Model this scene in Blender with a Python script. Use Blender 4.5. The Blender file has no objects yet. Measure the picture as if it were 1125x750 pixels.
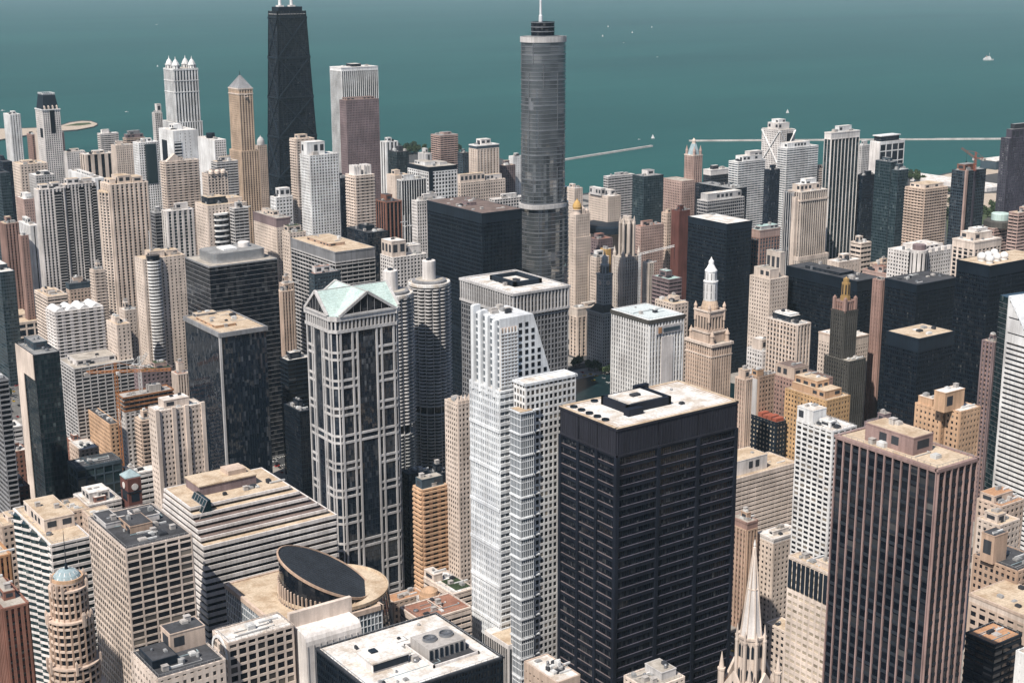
import bpy, math, random
from mathutils import Vector, Matrix
random.seed(11)
sc = bpy.context.scene
COL = sc.collection
R_ = math.radians

# ---------------------------------------------------------------- camera, sky, sun, exposure
cam_d = bpy.data.cameras.new("camera"); cam = bpy.data.objects.new("camera", cam_d); COL.objects.link(cam)
AZ, PITCH, ROLL, F, CAM = 0.612087, 0.254050, -0.003281, 1580.4, (-18.8, 20.0, 412.2)
_fw = Vector((math.sin(AZ)*math.cos(PITCH), math.cos(AZ)*math.cos(PITCH), -math.sin(PITCH)))
_rt = Vector((math.cos(AZ), -math.sin(AZ), 0)); _up = _rt.cross(_fw)
_r2 = _rt*math.cos(ROLL)+_up*math.sin(ROLL); _u2 = -_rt*math.sin(ROLL)+_up*math.cos(ROLL)
mw = Matrix((_r2, _u2, -_fw)).transposed().to_4x4(); mw.translation = Vector(CAM)
cam.matrix_world = mw
cam_d.sensor_width = 36.0; cam_d.lens = 36.0*F/1125.0
cam_d.clip_start = 1.0; cam_d.clip_end = 120000.0
sc.camera = cam

SUN_AZ, SUN_EL = R_(247), R_(53)
wd = bpy.data.worlds.new("World"); sc.world = wd; wd.use_nodes = True
nt = wd.node_tree
bg = nt.nodes.get("Background") or nt.nodes.new("ShaderNodeBackground")
sky = nt.nodes.new("ShaderNodeTexSky"); sky.sky_type = 'NISHITA'; sky.sun_disc = False
sky.sun_elevation = SUN_EL; sky.sun_rotation = SUN_AZ; sky.altitude = 180; sky.air_density = 1.0; sky.dust_density = 0.8; sky.ozone_density = 1.6
nt.links.new(sky.outputs[0], bg.inputs[0]); bg.inputs[1].default_value = 0.08
sun_d = bpy.data.lights.new("sun", 'SUN'); sun = bpy.data.objects.new("sun", sun_d); COL.objects.link(sun)
sun_d.energy = 5.0; sun_d.angle = R_(0.53); sun_d.color = (1.0, 0.935, 0.85)
_sd = Vector((math.sin(SUN_AZ)*math.cos(SUN_EL), math.cos(SUN_AZ)*math.cos(SUN_EL), math.sin(SUN_EL)))
sun.rotation_euler = _sd.to_track_quat('Z', 'Y').to_euler()
vs = sc.view_settings
vs.view_transform = 'Standard'; vs.look = 'None'; vs.gamma = 1.0; vs.use_curve_mapping = False; vs.exposure = 0.34
sc.render.engine = 'CYCLES'
cy = sc.cycles
cy.max_bounces = 5; cy.diffuse_bounces = 2; cy.glossy_bounces = 3; cy.transmission_bounces = 2; cy.volume_bounces = 0
cy.caustics_reflective = False; cy.caustics_refractive = False

# ---------------------------------------------------------------- materials
MATS = {}
def nmat(name):
    m = bpy.data.materials.new(name); m.use_nodes = True
    t = m.node_tree; b = t.nodes['Principled BSDF']
    return m, t, b
def ramp(t, fac, stops):
    r = t.nodes.new('ShaderNodeValToRGB'); e = r.color_ramp.elements
    while len(e) < len(stops): e.new(0.5)
    for k, (p, c) in enumerate(stops): e[k].position = p; e[k].color = (*c, 1)
    t.links.new(fac, r.inputs[0]); return r.outputs[0]
def noise(t, scale, detail=3, vec=None, rough=.55):
    n = t.nodes.new('ShaderNodeTexNoise'); n.inputs['Scale'].default_value = scale; n.inputs['Detail'].default_value = detail
    n.inputs['Roughness'].default_value = rough
    if vec is None:
        g = t.nodes.new('ShaderNodeNewGeometry'); vec = g.outputs['Position']
    t.links.new(vec, n.inputs['Vector']); return n.outputs['Fac']
def mixc(t, fac, a, b, mode='MIX'):
    m = t.nodes.new('ShaderNodeMix'); m.data_type = 'RGBA'; m.blend_type = mode
    for i, v in ((0, fac), (6, a), (7, b)):
        if hasattr(v, 'links') or hasattr(v, 'is_linked'): t.links.new(v, m.inputs[i])
        elif i == 0: m.inputs[0].default_value = v
        else: m.inputs[i].default_value = (*v, 1)
    return m.outputs[2]
def math_(t, op, a, b=None):
    m = t.nodes.new('ShaderNodeMath'); m.operation = op
    for i, v in ((0, a), (1, b)):
        if v is None: continue
        if hasattr(v, 'is_linked'): t.links.new(v, m.inputs[i])
        else: m.inputs[i].default_value = v
    return m.outputs[0]
def stretch(t, v):
    g = t.nodes.new('ShaderNodeNewGeometry'); k = t.nodes.new('ShaderNodeVectorMath'); k.operation = 'MULTIPLY'
    t.links.new(g.outputs['Position'], k.inputs[0]); k.inputs[1].default_value = v; return k.outputs[0]
def wall(name, col, rough=.85, var=.27, spec=.3):
    """masonry, concrete or painted metal: soft large patches plus rain streaks that run down the wall"""
    m, t, b = nmat(name)
    lo = tuple(c*(1-var) for c in col); hi = tuple(min(.9, c*(1+var*.45)) for c in col)
    a = ramp(t, noise(t, .045, 4), [(.3, lo), (.68, hi)])
    s = ramp(t, noise(t, 1.0, 3, stretch(t, (.55, .55, .035))), [(.33, (.70, .69, .68)), (.62, (1, 1, 1))])
    c = mixc(t, .8, a, s, 'MULTIPLY')
    c = mixc(t, .6, c, ramp(t, noise(t, 1.3, 2), [(.35, (.84, .84, .84)), (.65, (1, 1, 1))]), 'MULTIPLY')
    t.links.new(c, b.inputs['Base Color']); b.inputs['Roughness'].default_value = rough
    b.inputs['Specular IOR Level'].default_value = spec
    MATS[name] = m; return m
def roofm(name, col, col2, rough=.9):
    m, t, b = nmat(name)
    a = ramp(t, noise(t, .11, 5, None, .62), [(.36, col2), (.58, col)])
    s = ramp(t, noise(t, .9, 3), [(.33, (.74, .73, .71)), (.6, (1, 1, 1))])
    c = mixc(t, .8, a, s, 'MULTIPLY')
    br = t.nodes.new('ShaderNodeTexBrick'); g = t.nodes.new('ShaderNodeNewGeometry'); t.links.new(g.outputs['Position'], br.inputs['Vector'])
    br.inputs['Scale'].default_value = .16; br.inputs['Mortar Size'].default_value = .012; br.inputs['Color1'].default_value = (1,1,1,1); br.inputs['Color2'].default_value = (.93,.92,.91,1); br.inputs['Mortar'].default_value = (.72,.70,.68,1)
    c = mixc(t, .7, c, br.outputs['Color'], 'MULTIPLY')
    t.links.new(c, b.inputs['Base Color']); b.inputs['Roughness'].default_value = rough
    b.inputs['Specular IOR Level'].default_value = .2
    MATS[name] = m; return m
def glass(name, col, blind, share=.16, rough=.1, spec=.5, tilt=.02, byobj=False, island=False):
    """window glass: every pane (one UV cell) has its own blind, tint and tiny tilt"""
    m, t, b = nmat(name)
    if island:
        o = t.nodes.new('ShaderNodeNewGeometry'); rnd = o.outputs['Random Per Island']
        w = t.nodes.new('ShaderNodeTexWhiteNoise'); w.noise_dimensions = '1D'; t.links.new(rnd, w.inputs['W'])
    elif byobj:
        o = t.nodes.new('ShaderNodeObjectInfo'); rnd = o.outputs['Random']
        w = t.nodes.new('ShaderNodeTexWhiteNoise'); w.noise_dimensions = '1D'; t.links.new(rnd, w.inputs['W']); 
    else:
        u = t.nodes.new('ShaderNodeUVMap'); f = t.nodes.new('ShaderNodeVectorMath'); f.operation = 'FLOOR'
        t.links.new(u.outputs[0], f.inputs[0])
        o = t.nodes.new('ShaderNodeObjectInfo')
        ad = t.nodes.new('ShaderNodeVectorMath'); ad.operation = 'ADD'; t.links.new(f.outputs[0], ad.inputs[0]); t.links.new(o.outputs['Location'], ad.inputs[1])
        w = t.nodes.new('ShaderNodeTexWhiteNoise'); w.noise_dimensions = '3D'; t.links.new(ad.outputs[0], w.inputs['Vector']); rnd = w.outputs['Value']
    k = 1-share
    d2 = tuple(c*1.5+.002 for c in col)
    c = ramp(t, rnd, [(0, col), (k*.7, d2), (k, tuple(.35*x+.65*y for x, y in zip(blind, d2))), (1, blind)])
    t.links.new(c, b.inputs['Base Color'])
    b.inputs['Roughness'].default_value = rough; b.inputs['Specular IOR Level'].default_value = spec
    g = t.nodes.new('ShaderNodeNewGeometry')
    sub = t.nodes.new('ShaderNodeVectorMath'); sub.operation = 'SUBTRACT'; t.links.new(w.outputs['Color'], sub.inputs[0]); sub.inputs[1].default_value = (.5, .5, .5)
    scl = t.nodes.new('ShaderNodeVectorMath'); scl.operation = 'SCALE'; t.links.new(sub.outputs[0], scl.inputs[0]); scl.inputs['Scale'].default_value = tilt*2
    add = t.nodes.new('ShaderNodeVectorMath'); add.operation = 'ADD'; t.links.new(g.outputs['Normal'], add.inputs[0]); t.links.new(scl.outputs[0], add.inputs[1])
    nz = t.nodes.new('ShaderNodeVectorMath'); nz.operation = 'NORMALIZE'; t.links.new(add.outputs[0], nz.inputs[0])
    t.links.new(nz.outputs[0], b.inputs['Normal'])
    MATS[name] = m; return m
def metal(name, col, rough=.35, met=.8):
    m, t, b = nmat(name)
    a = ramp(t, noise(t, .3, 3), [(.3, tuple(c*.8 for c in col)), (.7, col)])
    t.links.new(a, b.inputs['Base Color']); b.inputs['Roughness'].default_value = rough; b.inputs['Metallic'].default_value = met
    MATS[name] = m; return m
for n_, c_ in dict(white=(.82,.80,.79), offwhite=(.76,.715,.685), cream=(.73,.615,.53), sand=(.62,.485,.395), tan=(.50,.355,.265), buff=(.62,.405,.26), yellowbrick=(.58,.375,.20), edge=(.17,.14,.145), attic=(.028,.029,.04), peach=(.64,.485,.36), spandrelblue=(.024,.030,.040),
        gold=(.60,.41,.22), orange=(.50,.27,.14), brick=(.28,.14,.105), redbrick=(.155,.065,.055), rust=(.36,.235,.20), pink=(.50,.36,.315), mauve=(.25,.19,.195),
        grey=(.27,.27,.28), lightgrey=(.56,.54,.53), darkgrey=(.05,.055,.065), charcoal=(.015,.024,.036), black=(.010,.017,.027), bronze=(.014,.018,.029),
        purple=(.085,.08,.105), teal=(.05,.10,.11), greenstone=(.085,.082,.075), palegreen=(.50,.62,.58), limestone=(.62,.54,.475), bluegrey=(.06,.085,.105),
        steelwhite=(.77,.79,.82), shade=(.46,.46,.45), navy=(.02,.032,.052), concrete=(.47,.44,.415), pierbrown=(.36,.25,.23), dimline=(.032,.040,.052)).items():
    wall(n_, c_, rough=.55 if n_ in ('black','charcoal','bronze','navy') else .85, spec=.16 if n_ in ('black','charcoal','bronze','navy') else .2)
roofm('r_white', (.76,.75,.735), (.52,.45,.38)); roofm('r_tan', (.60,.49,.37), (.43,.32,.22)); roofm('r_gravel', (.47,.43,.38), (.30,.27,.235))
roofm('r_tar', (.075,.077,.085), (.045,.046,.05)); roofm('r_red', (.33,.17,.12), (.23,.11,.08)); roofm('r_brown', (.20,.15,.135), (.13,.10,.09))
roofm('r_grey', (.30,.30,.30), (.2,.2,.2)); roofm('r_orange', (.50,.285,.165), (.40,.22,.13)); roofm('r_green', (.05,.075,.04), (.025,.04,.02))
roofm('r_copper', (.42,.56,.53), (.33,.46,.44)); roofm('r_gable', (.50,.61,.58), (.41,.52,.50)); roofm('r_paleblue', (.62,.68,.69), (.52,.58,.59))
glass('glz', (.005,.008,.013), (.15,.14,.13), .15, spec=.32)
glass('glz_black', (.004,.006,.010), (.09,.09,.09), .02, rough=.07, spec=.28, tilt=.012)
glass('glz_navy', (.005,.010,.018), (.09,.10,.115), .05, rough=.03, spec=.85, tilt=.014)
glass('glz_teal', (.006,.017,.021), (.10,.13,.13), .05, rough=.06, spec=.42, tilt=.012)
glass('glz_mirror', (.17,.19,.205), (.40,.41,.42), .10, rough=.06, spec=.9, tilt=.012)
MATS['glz_mirror'].node_tree.nodes['Principled BSDF'].inputs['Metallic'].default_value = .75
glass('glz_blue', (.03,.05,.068), (.24,.26,.27), .2, spec=.6)
glass('glz_warm', (.010,.011,.014), (.26,.21,.165), .14)
glass('glz_silver', (.03,.038,.046), (.26,.27,.28), .14, rough=.16, spec=.7, tilt=.035)
glass('glz_pale', (.10,.115,.13), (.46,.46,.46), .4, rough=.2, spec=.7)
glass('pane', (.008,.010,.014), (.26,.225,.185), .14, byobj=True)
glass('pane_rest', (.008,.010,.014), (.26,.225,.185), .14, island=True)
glass('pane_pale_rest', (.20,.17,.13), (.55,.46,.36), .6, island=True)
glass('pane_pale', (.20,.17,.13), (.55,.46,.36), .6, byobj=True)
metal('steel', (.62,.63,.65), .32, .85); metal('dullsteel', (.30,.31,.33), .45, .7); metal('goldleaf', (.50,.32,.13), .45, .4)
wall('golddome', (.60,.38,.14)); wall('cranered', (.38,.11,.07)); wall('craneorange', (.50,.21,.08)); wall('netting', (.42,.19,.09))
wall('unit', (.36,.36,.36)); wall('unitwhite', (.68,.68,.67)); wall('copperblue', (.36,.46,.49))

# ---------------------------------------------------------------- mesh helpers
class MB:
    def __init__(s): s.v = []; s.f = []; s.uv = {}
    def face(s, pts, uv=None):
        b = len(s.v); s.v += [tuple(p) for p in pts]; s.f.append(tuple(range(b, b+len(pts))))
        if uv: s.uv[len(s.f)-1] = uv
    def hexa(s, p):       # 8 points: bottom ring CCW then top ring
        b = len(s.v); s.v += [tuple(q) for q in p]
        s.f += [(b+3,b+2,b+1,b), (b+4,b+5,b+6,b+7), (b,b+1,b+5,b+4), (b+1,b+2,b+6,b+5), (b+2,b+3,b+7,b+6), (b+3,b,b+4,b+7)]
    def box(s, x0, y0, z0, x1, y1, z1):
        s.hexa([(x0,y0,z0),(x1,y0,z0),(x1,y1,z0),(x0,y1,z0),(x0,y0,z1),(x1,y0,z1),(x1,y1,z1),(x0,y1,z1)])
    def ob(s, p, u, n, a0, a1, o0, o1, z0, z1):   # box along an edge: a along, o outward
        q = lambda a, o: (p[0]+u[0]*a+n[0]*o, p[1]+u[1]*a+n[1]*o)
        c = [q(a0,o1), q(a1,o1), q(a1,o0), q(a0,o0)]
        s.hexa([(x,y,z0) for x,y in c]+[(x,y,z1) for x,y in c])
    def prism(s, poly, z0, z1, bay=3.5, flr=3.7, poly1=None, top=True):
        p1 = poly1 or poly; n = len(poly); h = max(1, round((z1-z0)/flr)); b = len(s.v)
        s.v += [(x,y,z0) for x,y in poly]+[(x,y,z1) for x,y in p1]
        u0 = 0
        for i in range(n):
            j = (i+1) % n; L = math.dist(poly[i], poly[j]); k = max(1, round(L/bay)) if L > bay*.7 else L/bay
            s.f.append((b+i, b+j, b+n+j, b+n+i)); s.uv[len(s.f)-1] = [(u0,0),(u0+k,0),(u0+k,h),(u0,h)]
            u0 += k
        if top: s.f.append(tuple(b+n+i for i in range(n)))
    def lathe(s, x, y, prof, n=24, a0=0.0, a1=2*math.pi):
        full = abs(a1-a0-2*math.pi) < 1e-6; m = n if full else n+1; b = len(s.v)
        for r, z in prof:
            for i in range(m):
                a = a0+(a1-a0)*i/n; s.v.append((x+r*math.cos(a), y+r*math.sin(a), z))
        for k in range(len(prof)-1):
            for i in range(n):
                j = (i+1) % m
                s.f.append((b+k*m+i, b+k*m+j, b+(k+1)*m+j, b+(k+1)*m+i))
                s.uv[len(s.f)-1] = [(i/2,k),(i/2+.5,k),(i/2+.5,k+1),(i/2,k+1)]
        if full:
            if prof[-1][0] > .01: s.f.append(tuple(b+(len(prof)-1)*m+i for i in range(m)))
    def bar(s, p, q, w, h=None):
        p, q = Vector(p), Vector(q); d = (q-p).normalized(); a = d.cross(Vector((0,0,1)))
        if a.length < 1e-3: a = Vector((1,0,0))
        a = a.normalized()*w/2; c = d.cross(a).normalized()*(h or w)/2
        s.hexa([p-a-c, p+a-c, q+a-c, q-a-c, p-a+c, p+a+c, q+a+c, q-a+c])
    def build(s, name, mat, parent=None, loc=None):
        off = Vector(parent.location) if parent is not None else Vector(loc or (0,0,0))
        me = bpy.data.meshes.new(name); me.from_pydata([(x-off.x, y-off.y, z-off.z) for x,y,z in s.v], [], s.f)
        if s.uv:
            l = me.uv_layers.new(name="UVMap").data
            for fi, uvs in s.uv.items():
                p = me.polygons[fi]
                for k, li in enumerate(p.loop_indices): l[li].uv = uvs[k]
        me.materials.append(MATS[mat] if isinstance(mat, str) else mat)
        o = bpy.data.objects.new(name, me); COL.objects.link(o)
        if parent is not None: o.parent = parent
        else: o.location = off
        return o
def tag(o, label, cat, group=None, kind=None):
    if label: o['label'] = label
    if cat: o['category'] = cat
    if group: o['group'] = group
    if kind: o['kind'] = kind
    return o
def thing(name, label, cat, loc, group=None):
    o = bpy.data.objects.new(name, None); COL.objects.link(o); o.location = loc; o.empty_display_size = 1
    return tag(o, label, cat, group)
def sub(child, part):      # move a built object one level deeper, keeping its place
    child.parent = part; return child
def rect(x, y, w, d, i=0): return [(x+i,y+i),(x+w-i,y+i),(x+w-i,y+d-i),(x+i,y+d-i)]
def inset(poly, k):
    cx = sum(p[0] for p in poly)/len(poly); cy = sum(p[1] for p in poly)/len(poly)
    r = max(math.dist(p, (cx,cy)) for p in poly); f = 1-k/r
    return [(cx+(x-cx)*f, cy+(y-cy)*f) for x,y in poly]
def edges(poly):
    for i in range(len(poly)):
        p, q = poly[i], poly[(i+1) % len(poly)]; L = math.dist(p, q)
        u = ((q[0]-p[0])/L, (q[1]-p[1])/L); yield p, u, (u[1], -u[0]), L
def ring(mb, poly, t0, t1, z0, z1):     # a closed band round a polygon, t0 inward .. t1 outward
    for p, u, n, L in edges(poly): mb.ob(p, u, n, -max(t1,0), L-max(t1,0)*0, -t0, t1, z0, z1)

def facade(root, poly, z0, z1, st, frame, second, names='facade_frame', sides=None, base=0):
    """the frame of a curtain or masonry wall, one part per side: piers, spandrels, slabs in relief over the glass core"""
    for ei, (p, u, nn, L) in enumerate(edges(poly)):
        if sides is not None and ei not in sides: continue
        kind, bay, flr, pf, sf = st[ei % 2] if isinstance(st[0], tuple) else st
        m = max(1, round((z1-z0)/flr)); fh = (z1-z0)/m
        n = max(1, round(L/bay)); bw = L/n; A = MB(); B = MB(); pw = bw*pf; sh = fh*sf
        dp, ds, sec = dict(g=(.42,.30,0), w=(.34,.36,0), p=(.75,.18,1), b=(.22,.55,0), c=(.16,.12,0), y=(.30,1.15,0), h=(.1,.5,0), t=(.45,.16,1)).get(kind, (.4,.3,0))
        if pf > 0:
            for i in range(n+1):
                c = i*bw; a0 = max(0, c-pw/2); a1 = min(L, c+pw/2)
                if i == 0: a1 = max(a1, pw*.7); 
                if i == n: a0 = min(a0, L-pw*.7)
                A.ob(p, u, nn, a0, a1, -.1, dp, z0, z1-.05)
        if sf > 0:
            T = B if sec else A
            for k in range(m):
                T.ob(p, u, nn, 0.02, L-.02, -.1, ds, z0+k*fh, z0+k*fh+sh)
        A.ob(p, u, nn, -.02, L+.02, -.45, max(dp, min(ds,.6))+.03, z1-max(.9, fh*.3), z1)
        A.build(names, frame, root)
        if B.v: B.build('spandrels', second, root)
def panes(root, poly, z0, z1, st, mat='pane', limit=100):
    """punched windows: the 100 that show largest (top storeys, south and west) are parts, the rest one mesh"""
    E = list(edges(poly)); rest = MB(); cells = []; S = [st[i % 2] if isinstance(st[0], tuple) else st for i in range(len(E))]
    for ei, (p, u, nn, L) in enumerate(E):
        kind, bay, flr, pf, sf = S[ei]; m = max(1, round((z1-z0)/flr))
        n = max(1, round(L/bay)); bw = L/n
        for k in range(m):
            for i in range(n): cells.append((0 if ei in (0, len(E)-1) else 1, -k, i, ei, bw))
    cells.sort(); mesh = {}
    for c, (far, k, i, ei, bw) in enumerate(cells):
        kind, bay, flr, pf, sf = S[ei]; m = max(1, round((z1-z0)/flr)); fh = (z1-z0)/m
        p, u, nn, L = E[ei]; k = -k; w = bw*(1-pf)+.3; h = fh*(1-sf)+.15
        a = (i+.5)*bw; z = z0+k*fh+fh*sf+h/2-.07; ctr = (p[0]+u[0]*a+nn[0]*.07, p[1]+u[1]*a+nn[1]*.07, z)
        if c < limit and not far:
            if ei not in mesh:
                b = MB(); b.ob((0,0), u, nn, -w/2, w/2, -.06, .06, -h/2, h/2)
                me = bpy.data.meshes.new('window'); me.from_pydata(b.v, [], b.f); me.materials.append(MATS[mat]); mesh[ei] = me
            o = bpy.data.objects.new('window', mesh[ei]); COL.objects.link(o); o.parent = root
            o.location = Vector(ctr)-Vector(root.location)
        else: rest.ob((ctr[0], ctr[1]), u, nn, -w/2, w/2, -.06, .06, z-h/2, z+h/2)
    if rest.v: rest.build('window', mat+'_rest', root)['kind'] = 'stuff'
def core(root, poly, z0, z1, st, mat, name='glazing'):
    st = st[0] if isinstance(st[0], tuple) else st; b = MB(); b.prism(poly, z0, z1, st[1], st[2]); return b.build(name, mat, root)
def units(root, x, y, w, d, z, n, rng, big=1.0):
    """small plant on a roof, each unit a part"""
    for k in range(int(n*1.3)):
        a, b_, h = rng.uniform(1.5,4.5)*big, rng.uniform(1.5,4.0)*big, rng.uniform(.9,2.6)*big
        ux, uy = x+rng.uniform(.05,.95)*max(.1,w-a), y+rng.uniform(.05,.95)*max(.1,d-b_)
        mb = MB(); t = rng.random()
        if t < .55:
            mb.box(ux, uy, z, ux+a, uy+b_, z+h); mb.box(ux+.15*a, uy+.15*b_, z+h, ux+.85*a, uy+.85*b_, z+h+.3); mb.build('roof_unit', rng.choice(('unit','unitwhite','darkgrey','concrete')), root)
        elif t < .75:
            r = min(a,b_)*.42; mb.lathe(ux+r, uy+r, [(r,z),(r,z+h),(r*.8,z+h+.2),(r*.8,z+h-.1),(.01,z+h-.1)], 12); mb.build('fan_housing', rng.choice(('unit','dullsteel')), root)
        elif t < .9:
            mb.box(ux, uy, z+.3, ux+a*2.4, uy+.8, z+1.1)
            for q in range(3): mb.box(ux+q*a+.1, uy+.2, z, ux+q*a+.3, uy+.6, z+.3)
            mb.build('duct', 'unitwhite', root)
        else:
            mb.box(ux, uy, z, ux+2.6, uy+2.2, z+2.4); mb.box(ux-.15, uy-.15, z+2.4, ux+2.75, uy+2.35, z+2.6); mb.build('stair_hut', 'concrete', root)
def roofing(root, poly, z, mat, name='roof', drop=.3):
    b = MB(); q = inset(poly, .5); b.prism(q, z-1.6, z-drop); return b.build(name, mat, root)
def pent(root, x, y, w, d, z, u, frame, roof, rng, nu=1):
    """a rooftop plant house: walls with louvres, own little roof"""
    u0, v0, u1, v1, h = u[:5]; fm = u[5] if len(u) > 5 else frame
    a, b_, c, e = x+w*u0, y+d*v0, x+w*u1, y+d*v1; zb = z-.6
    mb = MB(); mb.box(a, b_, zb, c, e, z+h); o = mb.build('penthouse', fm, root)
    for p, uu, nn, L in edges(rect(a, b_, c-a, e-b_)):
        k = max(1, int(L/6))
        for i in range(k):
            if rng.random() < .6: lv = MB(); lv.ob(p, uu, nn, (i+.2)*L/k, (i+.8)*L/k, -.05, .06, z+h*.28, z+h*.8); sub(lv.build('louvre', 'darkgrey', root), o)
    rf = MB(); rf.box(a-.15, b_-.15, z+h, c+.15, e+.15, z+h+.45); rf2 = MB(); rf2.box(a+.3, b_+.3, z+h+.45, c-.3, e-.3, z+h+.5)
    sub(rf.build('coping', fm, root), o); sub(rf2.build('penthouse_roof', roof, root), o)
    if nu: units(root, a+.5, b_+.5, c-a-1, e-b_-1, z+h+.45, nu, rng, .8)
NAMES = {}
def block(root, x, y, w, d, z0, z1, st, frame, glz, roof, second=None, win=False, sides=None, poly=None):
    """one rectangular (or polygonal) storeyed body: glass core, frame on every side, roof"""
    poly = poly or rect(x, y, w, d)
    core(root, poly, z0, z1-.9, st, 'charcoal' if win else glz, 'core_wall' if win else 'glazing')
    facade(root, poly, z0, z1, st, frame, second or 'charcoal', sides=sides)
    if win: panes(root, poly, z0, z1, st, win if isinstance(win, str) else 'pane')
    roofing(root, poly, z1, roof)
GROUPS = dict(office_tower='office towers of the downtown', glass_tower='dark glass towers of the downtown', apartment_tower='apartment towers of the downtown',
    low_building='low buildings between the towers', hotel_tower='hotels of the downtown', stone_tower='old stone towers of the downtown')
def B(name, label, P, st, frame, glz='glz', roof='r_gravel', second=None, pents=None, nu=None, win=False, top=None, mech=None, z0=0, cat='building', g=True):
    """an ordinary building from its site box P = (x, y, width, depth, height)"""
    x, y, w, d, h = P; rng = random.Random(hash((round(x), round(y))) & 0xffff)
    t = thing(name, label, cat, (x+w/2, y+d/2, z0), GROUPS.get(name))
    D = math.hypot(x-CAM[0], y-CAM[1])
    if top:                                      # blank or columned attic band of its own colour: (height, material)
        hb = h-top[0]
        block(t, x, y, w, d, z0, hb, st, frame, glz, roof, second, win)
        a = MB(); a.box(x-.3, y-.3, hb, x+w+.3, y+d+.3, h-.05); a.build('attic', top[1], t)
        c = MB(); ring(c, rect(x, y, w, d), .3, .55, h-1.3, h+.1); c.build('cornice', top[1] if len(top) < 3 else top[2], t)
        rf = MB(); rf.box(x+.4, y+.4, h-.3, x+w-.4, y+d-.4, h+.02); rf.build('roof', roof, t)
    else: block(t, x, y, w, d, z0, h, st, frame, glz, roof, second, win)
    if mech:
        for f in mech:
            mm = MB(); zz = z0+(h-z0)*f; mm.box(x-.6, y-.6, zz, x+w+.6, y+d+.6, zz+4.2); mm.build('plant_floor', 'darkgrey' if frame not in ('black','bronze','charcoal') else 'charcoal', t)
    if pents is None:
        a, b_ = rng.uniform(.12,.4), rng.uniform(.15,.4)
        pents = [(a, b_, a+rng.uniform(.3,.5), b_+rng.uniform(.3,.5), rng.uniform(3,6))] if min(w, d) > 8 else []
    for u in pents: pent(t, x, y, w, d, h, u, frame if frame not in ('black','bronze') else 'charcoal', roof, rng, 2 if D < 1500 else 0)
    if nu is None: nu = 18 if D < 900 else 12 if D < 1300 else 7 if D < 1700 else 4
    if D < 1150 and not top and min(w, d) > 14:      # roof rail and pipe runs on the roofs one looks down on
        rl = MB()
        for p, u, n, L in edges(rect(x+.9, y+.9, w-1.8, d-1.8)):
            rl.ob(p, u, n, 0, L, -.05, .05, h+.95, h+1.05)
            for q in range(int(L/3)+1): rl.ob(p, u, n, min(L-.05,q*3), min(L,q*3+.1), -.05, .05, h-.1, h+.95)
        rl.build('roof_rail_frame', 'unit', t)
        for q in range(3):
            pp = MB(); yy = y+d*rng.uniform(.12,.88); x0 = x+w*rng.uniform(.05,.3); x1 = x+w*rng.uniform(.55,.95); pp.box(x0, yy, h-.15, x1, yy+.28, h+.15); pp.box(x1-.28, yy, h-.15, x1, yy+d*.08, h+.15); pp.build('pipe_run', rng.choice(('unitwhite','unit','copperblue')), t)
    units(t, x+1.2, y+1.2, max(1,w-2.4), max(1,d-2.4), h-.6, nu, rng, 1.0 if D < 1300 else 1.4)
    t['_b'] = 1
    return t

# ---------------------------------------------------------------- lake, land, streets
def lake_mat():
    m, t, b = nmat('lake_water')
    big = noise(t, 1.0, 4, stretch(t, (.00022, .00065, 1)), .6); fine = noise(t, 1.0, 5, stretch(t, (.0016, .006, 1)), .65)
    c = ramp(t, big, [(.30, (.0115, .062, .057)), (.52, (.0155, .079, .071)), (.72, (.019, .092, .080))])
    c2 = mixc(t, .55, c, ramp(t, fine, [(.35, (.78, .81, .84)), (.65, (1.0, 1.0, 1.0))]), 'MULTIPLY')
    t.links.new(c2, b.inputs['Base Color']); b.inputs['Roughness'].default_value = .55; b.inputs['Specular IOR Level'].default_value = .12
    bp = t.nodes.new('ShaderNodeBump'); bp.inputs['Strength'].default_value = .5; bp.inputs['Distance'].default_value = 1.0
    t.links.new(noise(t, 1.0, 4, stretch(t, (.03, .06, 1))), bp.inputs['Height']); t.links.new(bp.outputs[0], b.inputs['Normal'])
    MATS['lake'] = m
lake_mat()
roofm('asphalt', (.062,.063,.066), (.042,.043,.046)); roofm('pave', (.33,.31,.285), (.22,.205,.19)); roofm('sandbeach', (.50,.42,.34), (.40,.33,.26)); roofm('lawn', (.085,.105,.05), (.05,.07,.035))
roofm('land', (.085,.084,.083), (.05,.05,.052)); roofm('riverwater', (.02,.06,.055), (.015,.045,.045), rough=.2); roofm('paint', (.75,.74,.7), (.6,.59,.55)); roofm('lot', (.17,.165,.16), (.11,.108,.106))
w_ = MB(); w_.face([(-30000,-20000,-2),(60000,-20000,-2),(60000,60000,-2),(-30000,60000,-2)]); tag(w_.build('lake', 'lake'), None, None, kind='structure')
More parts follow.
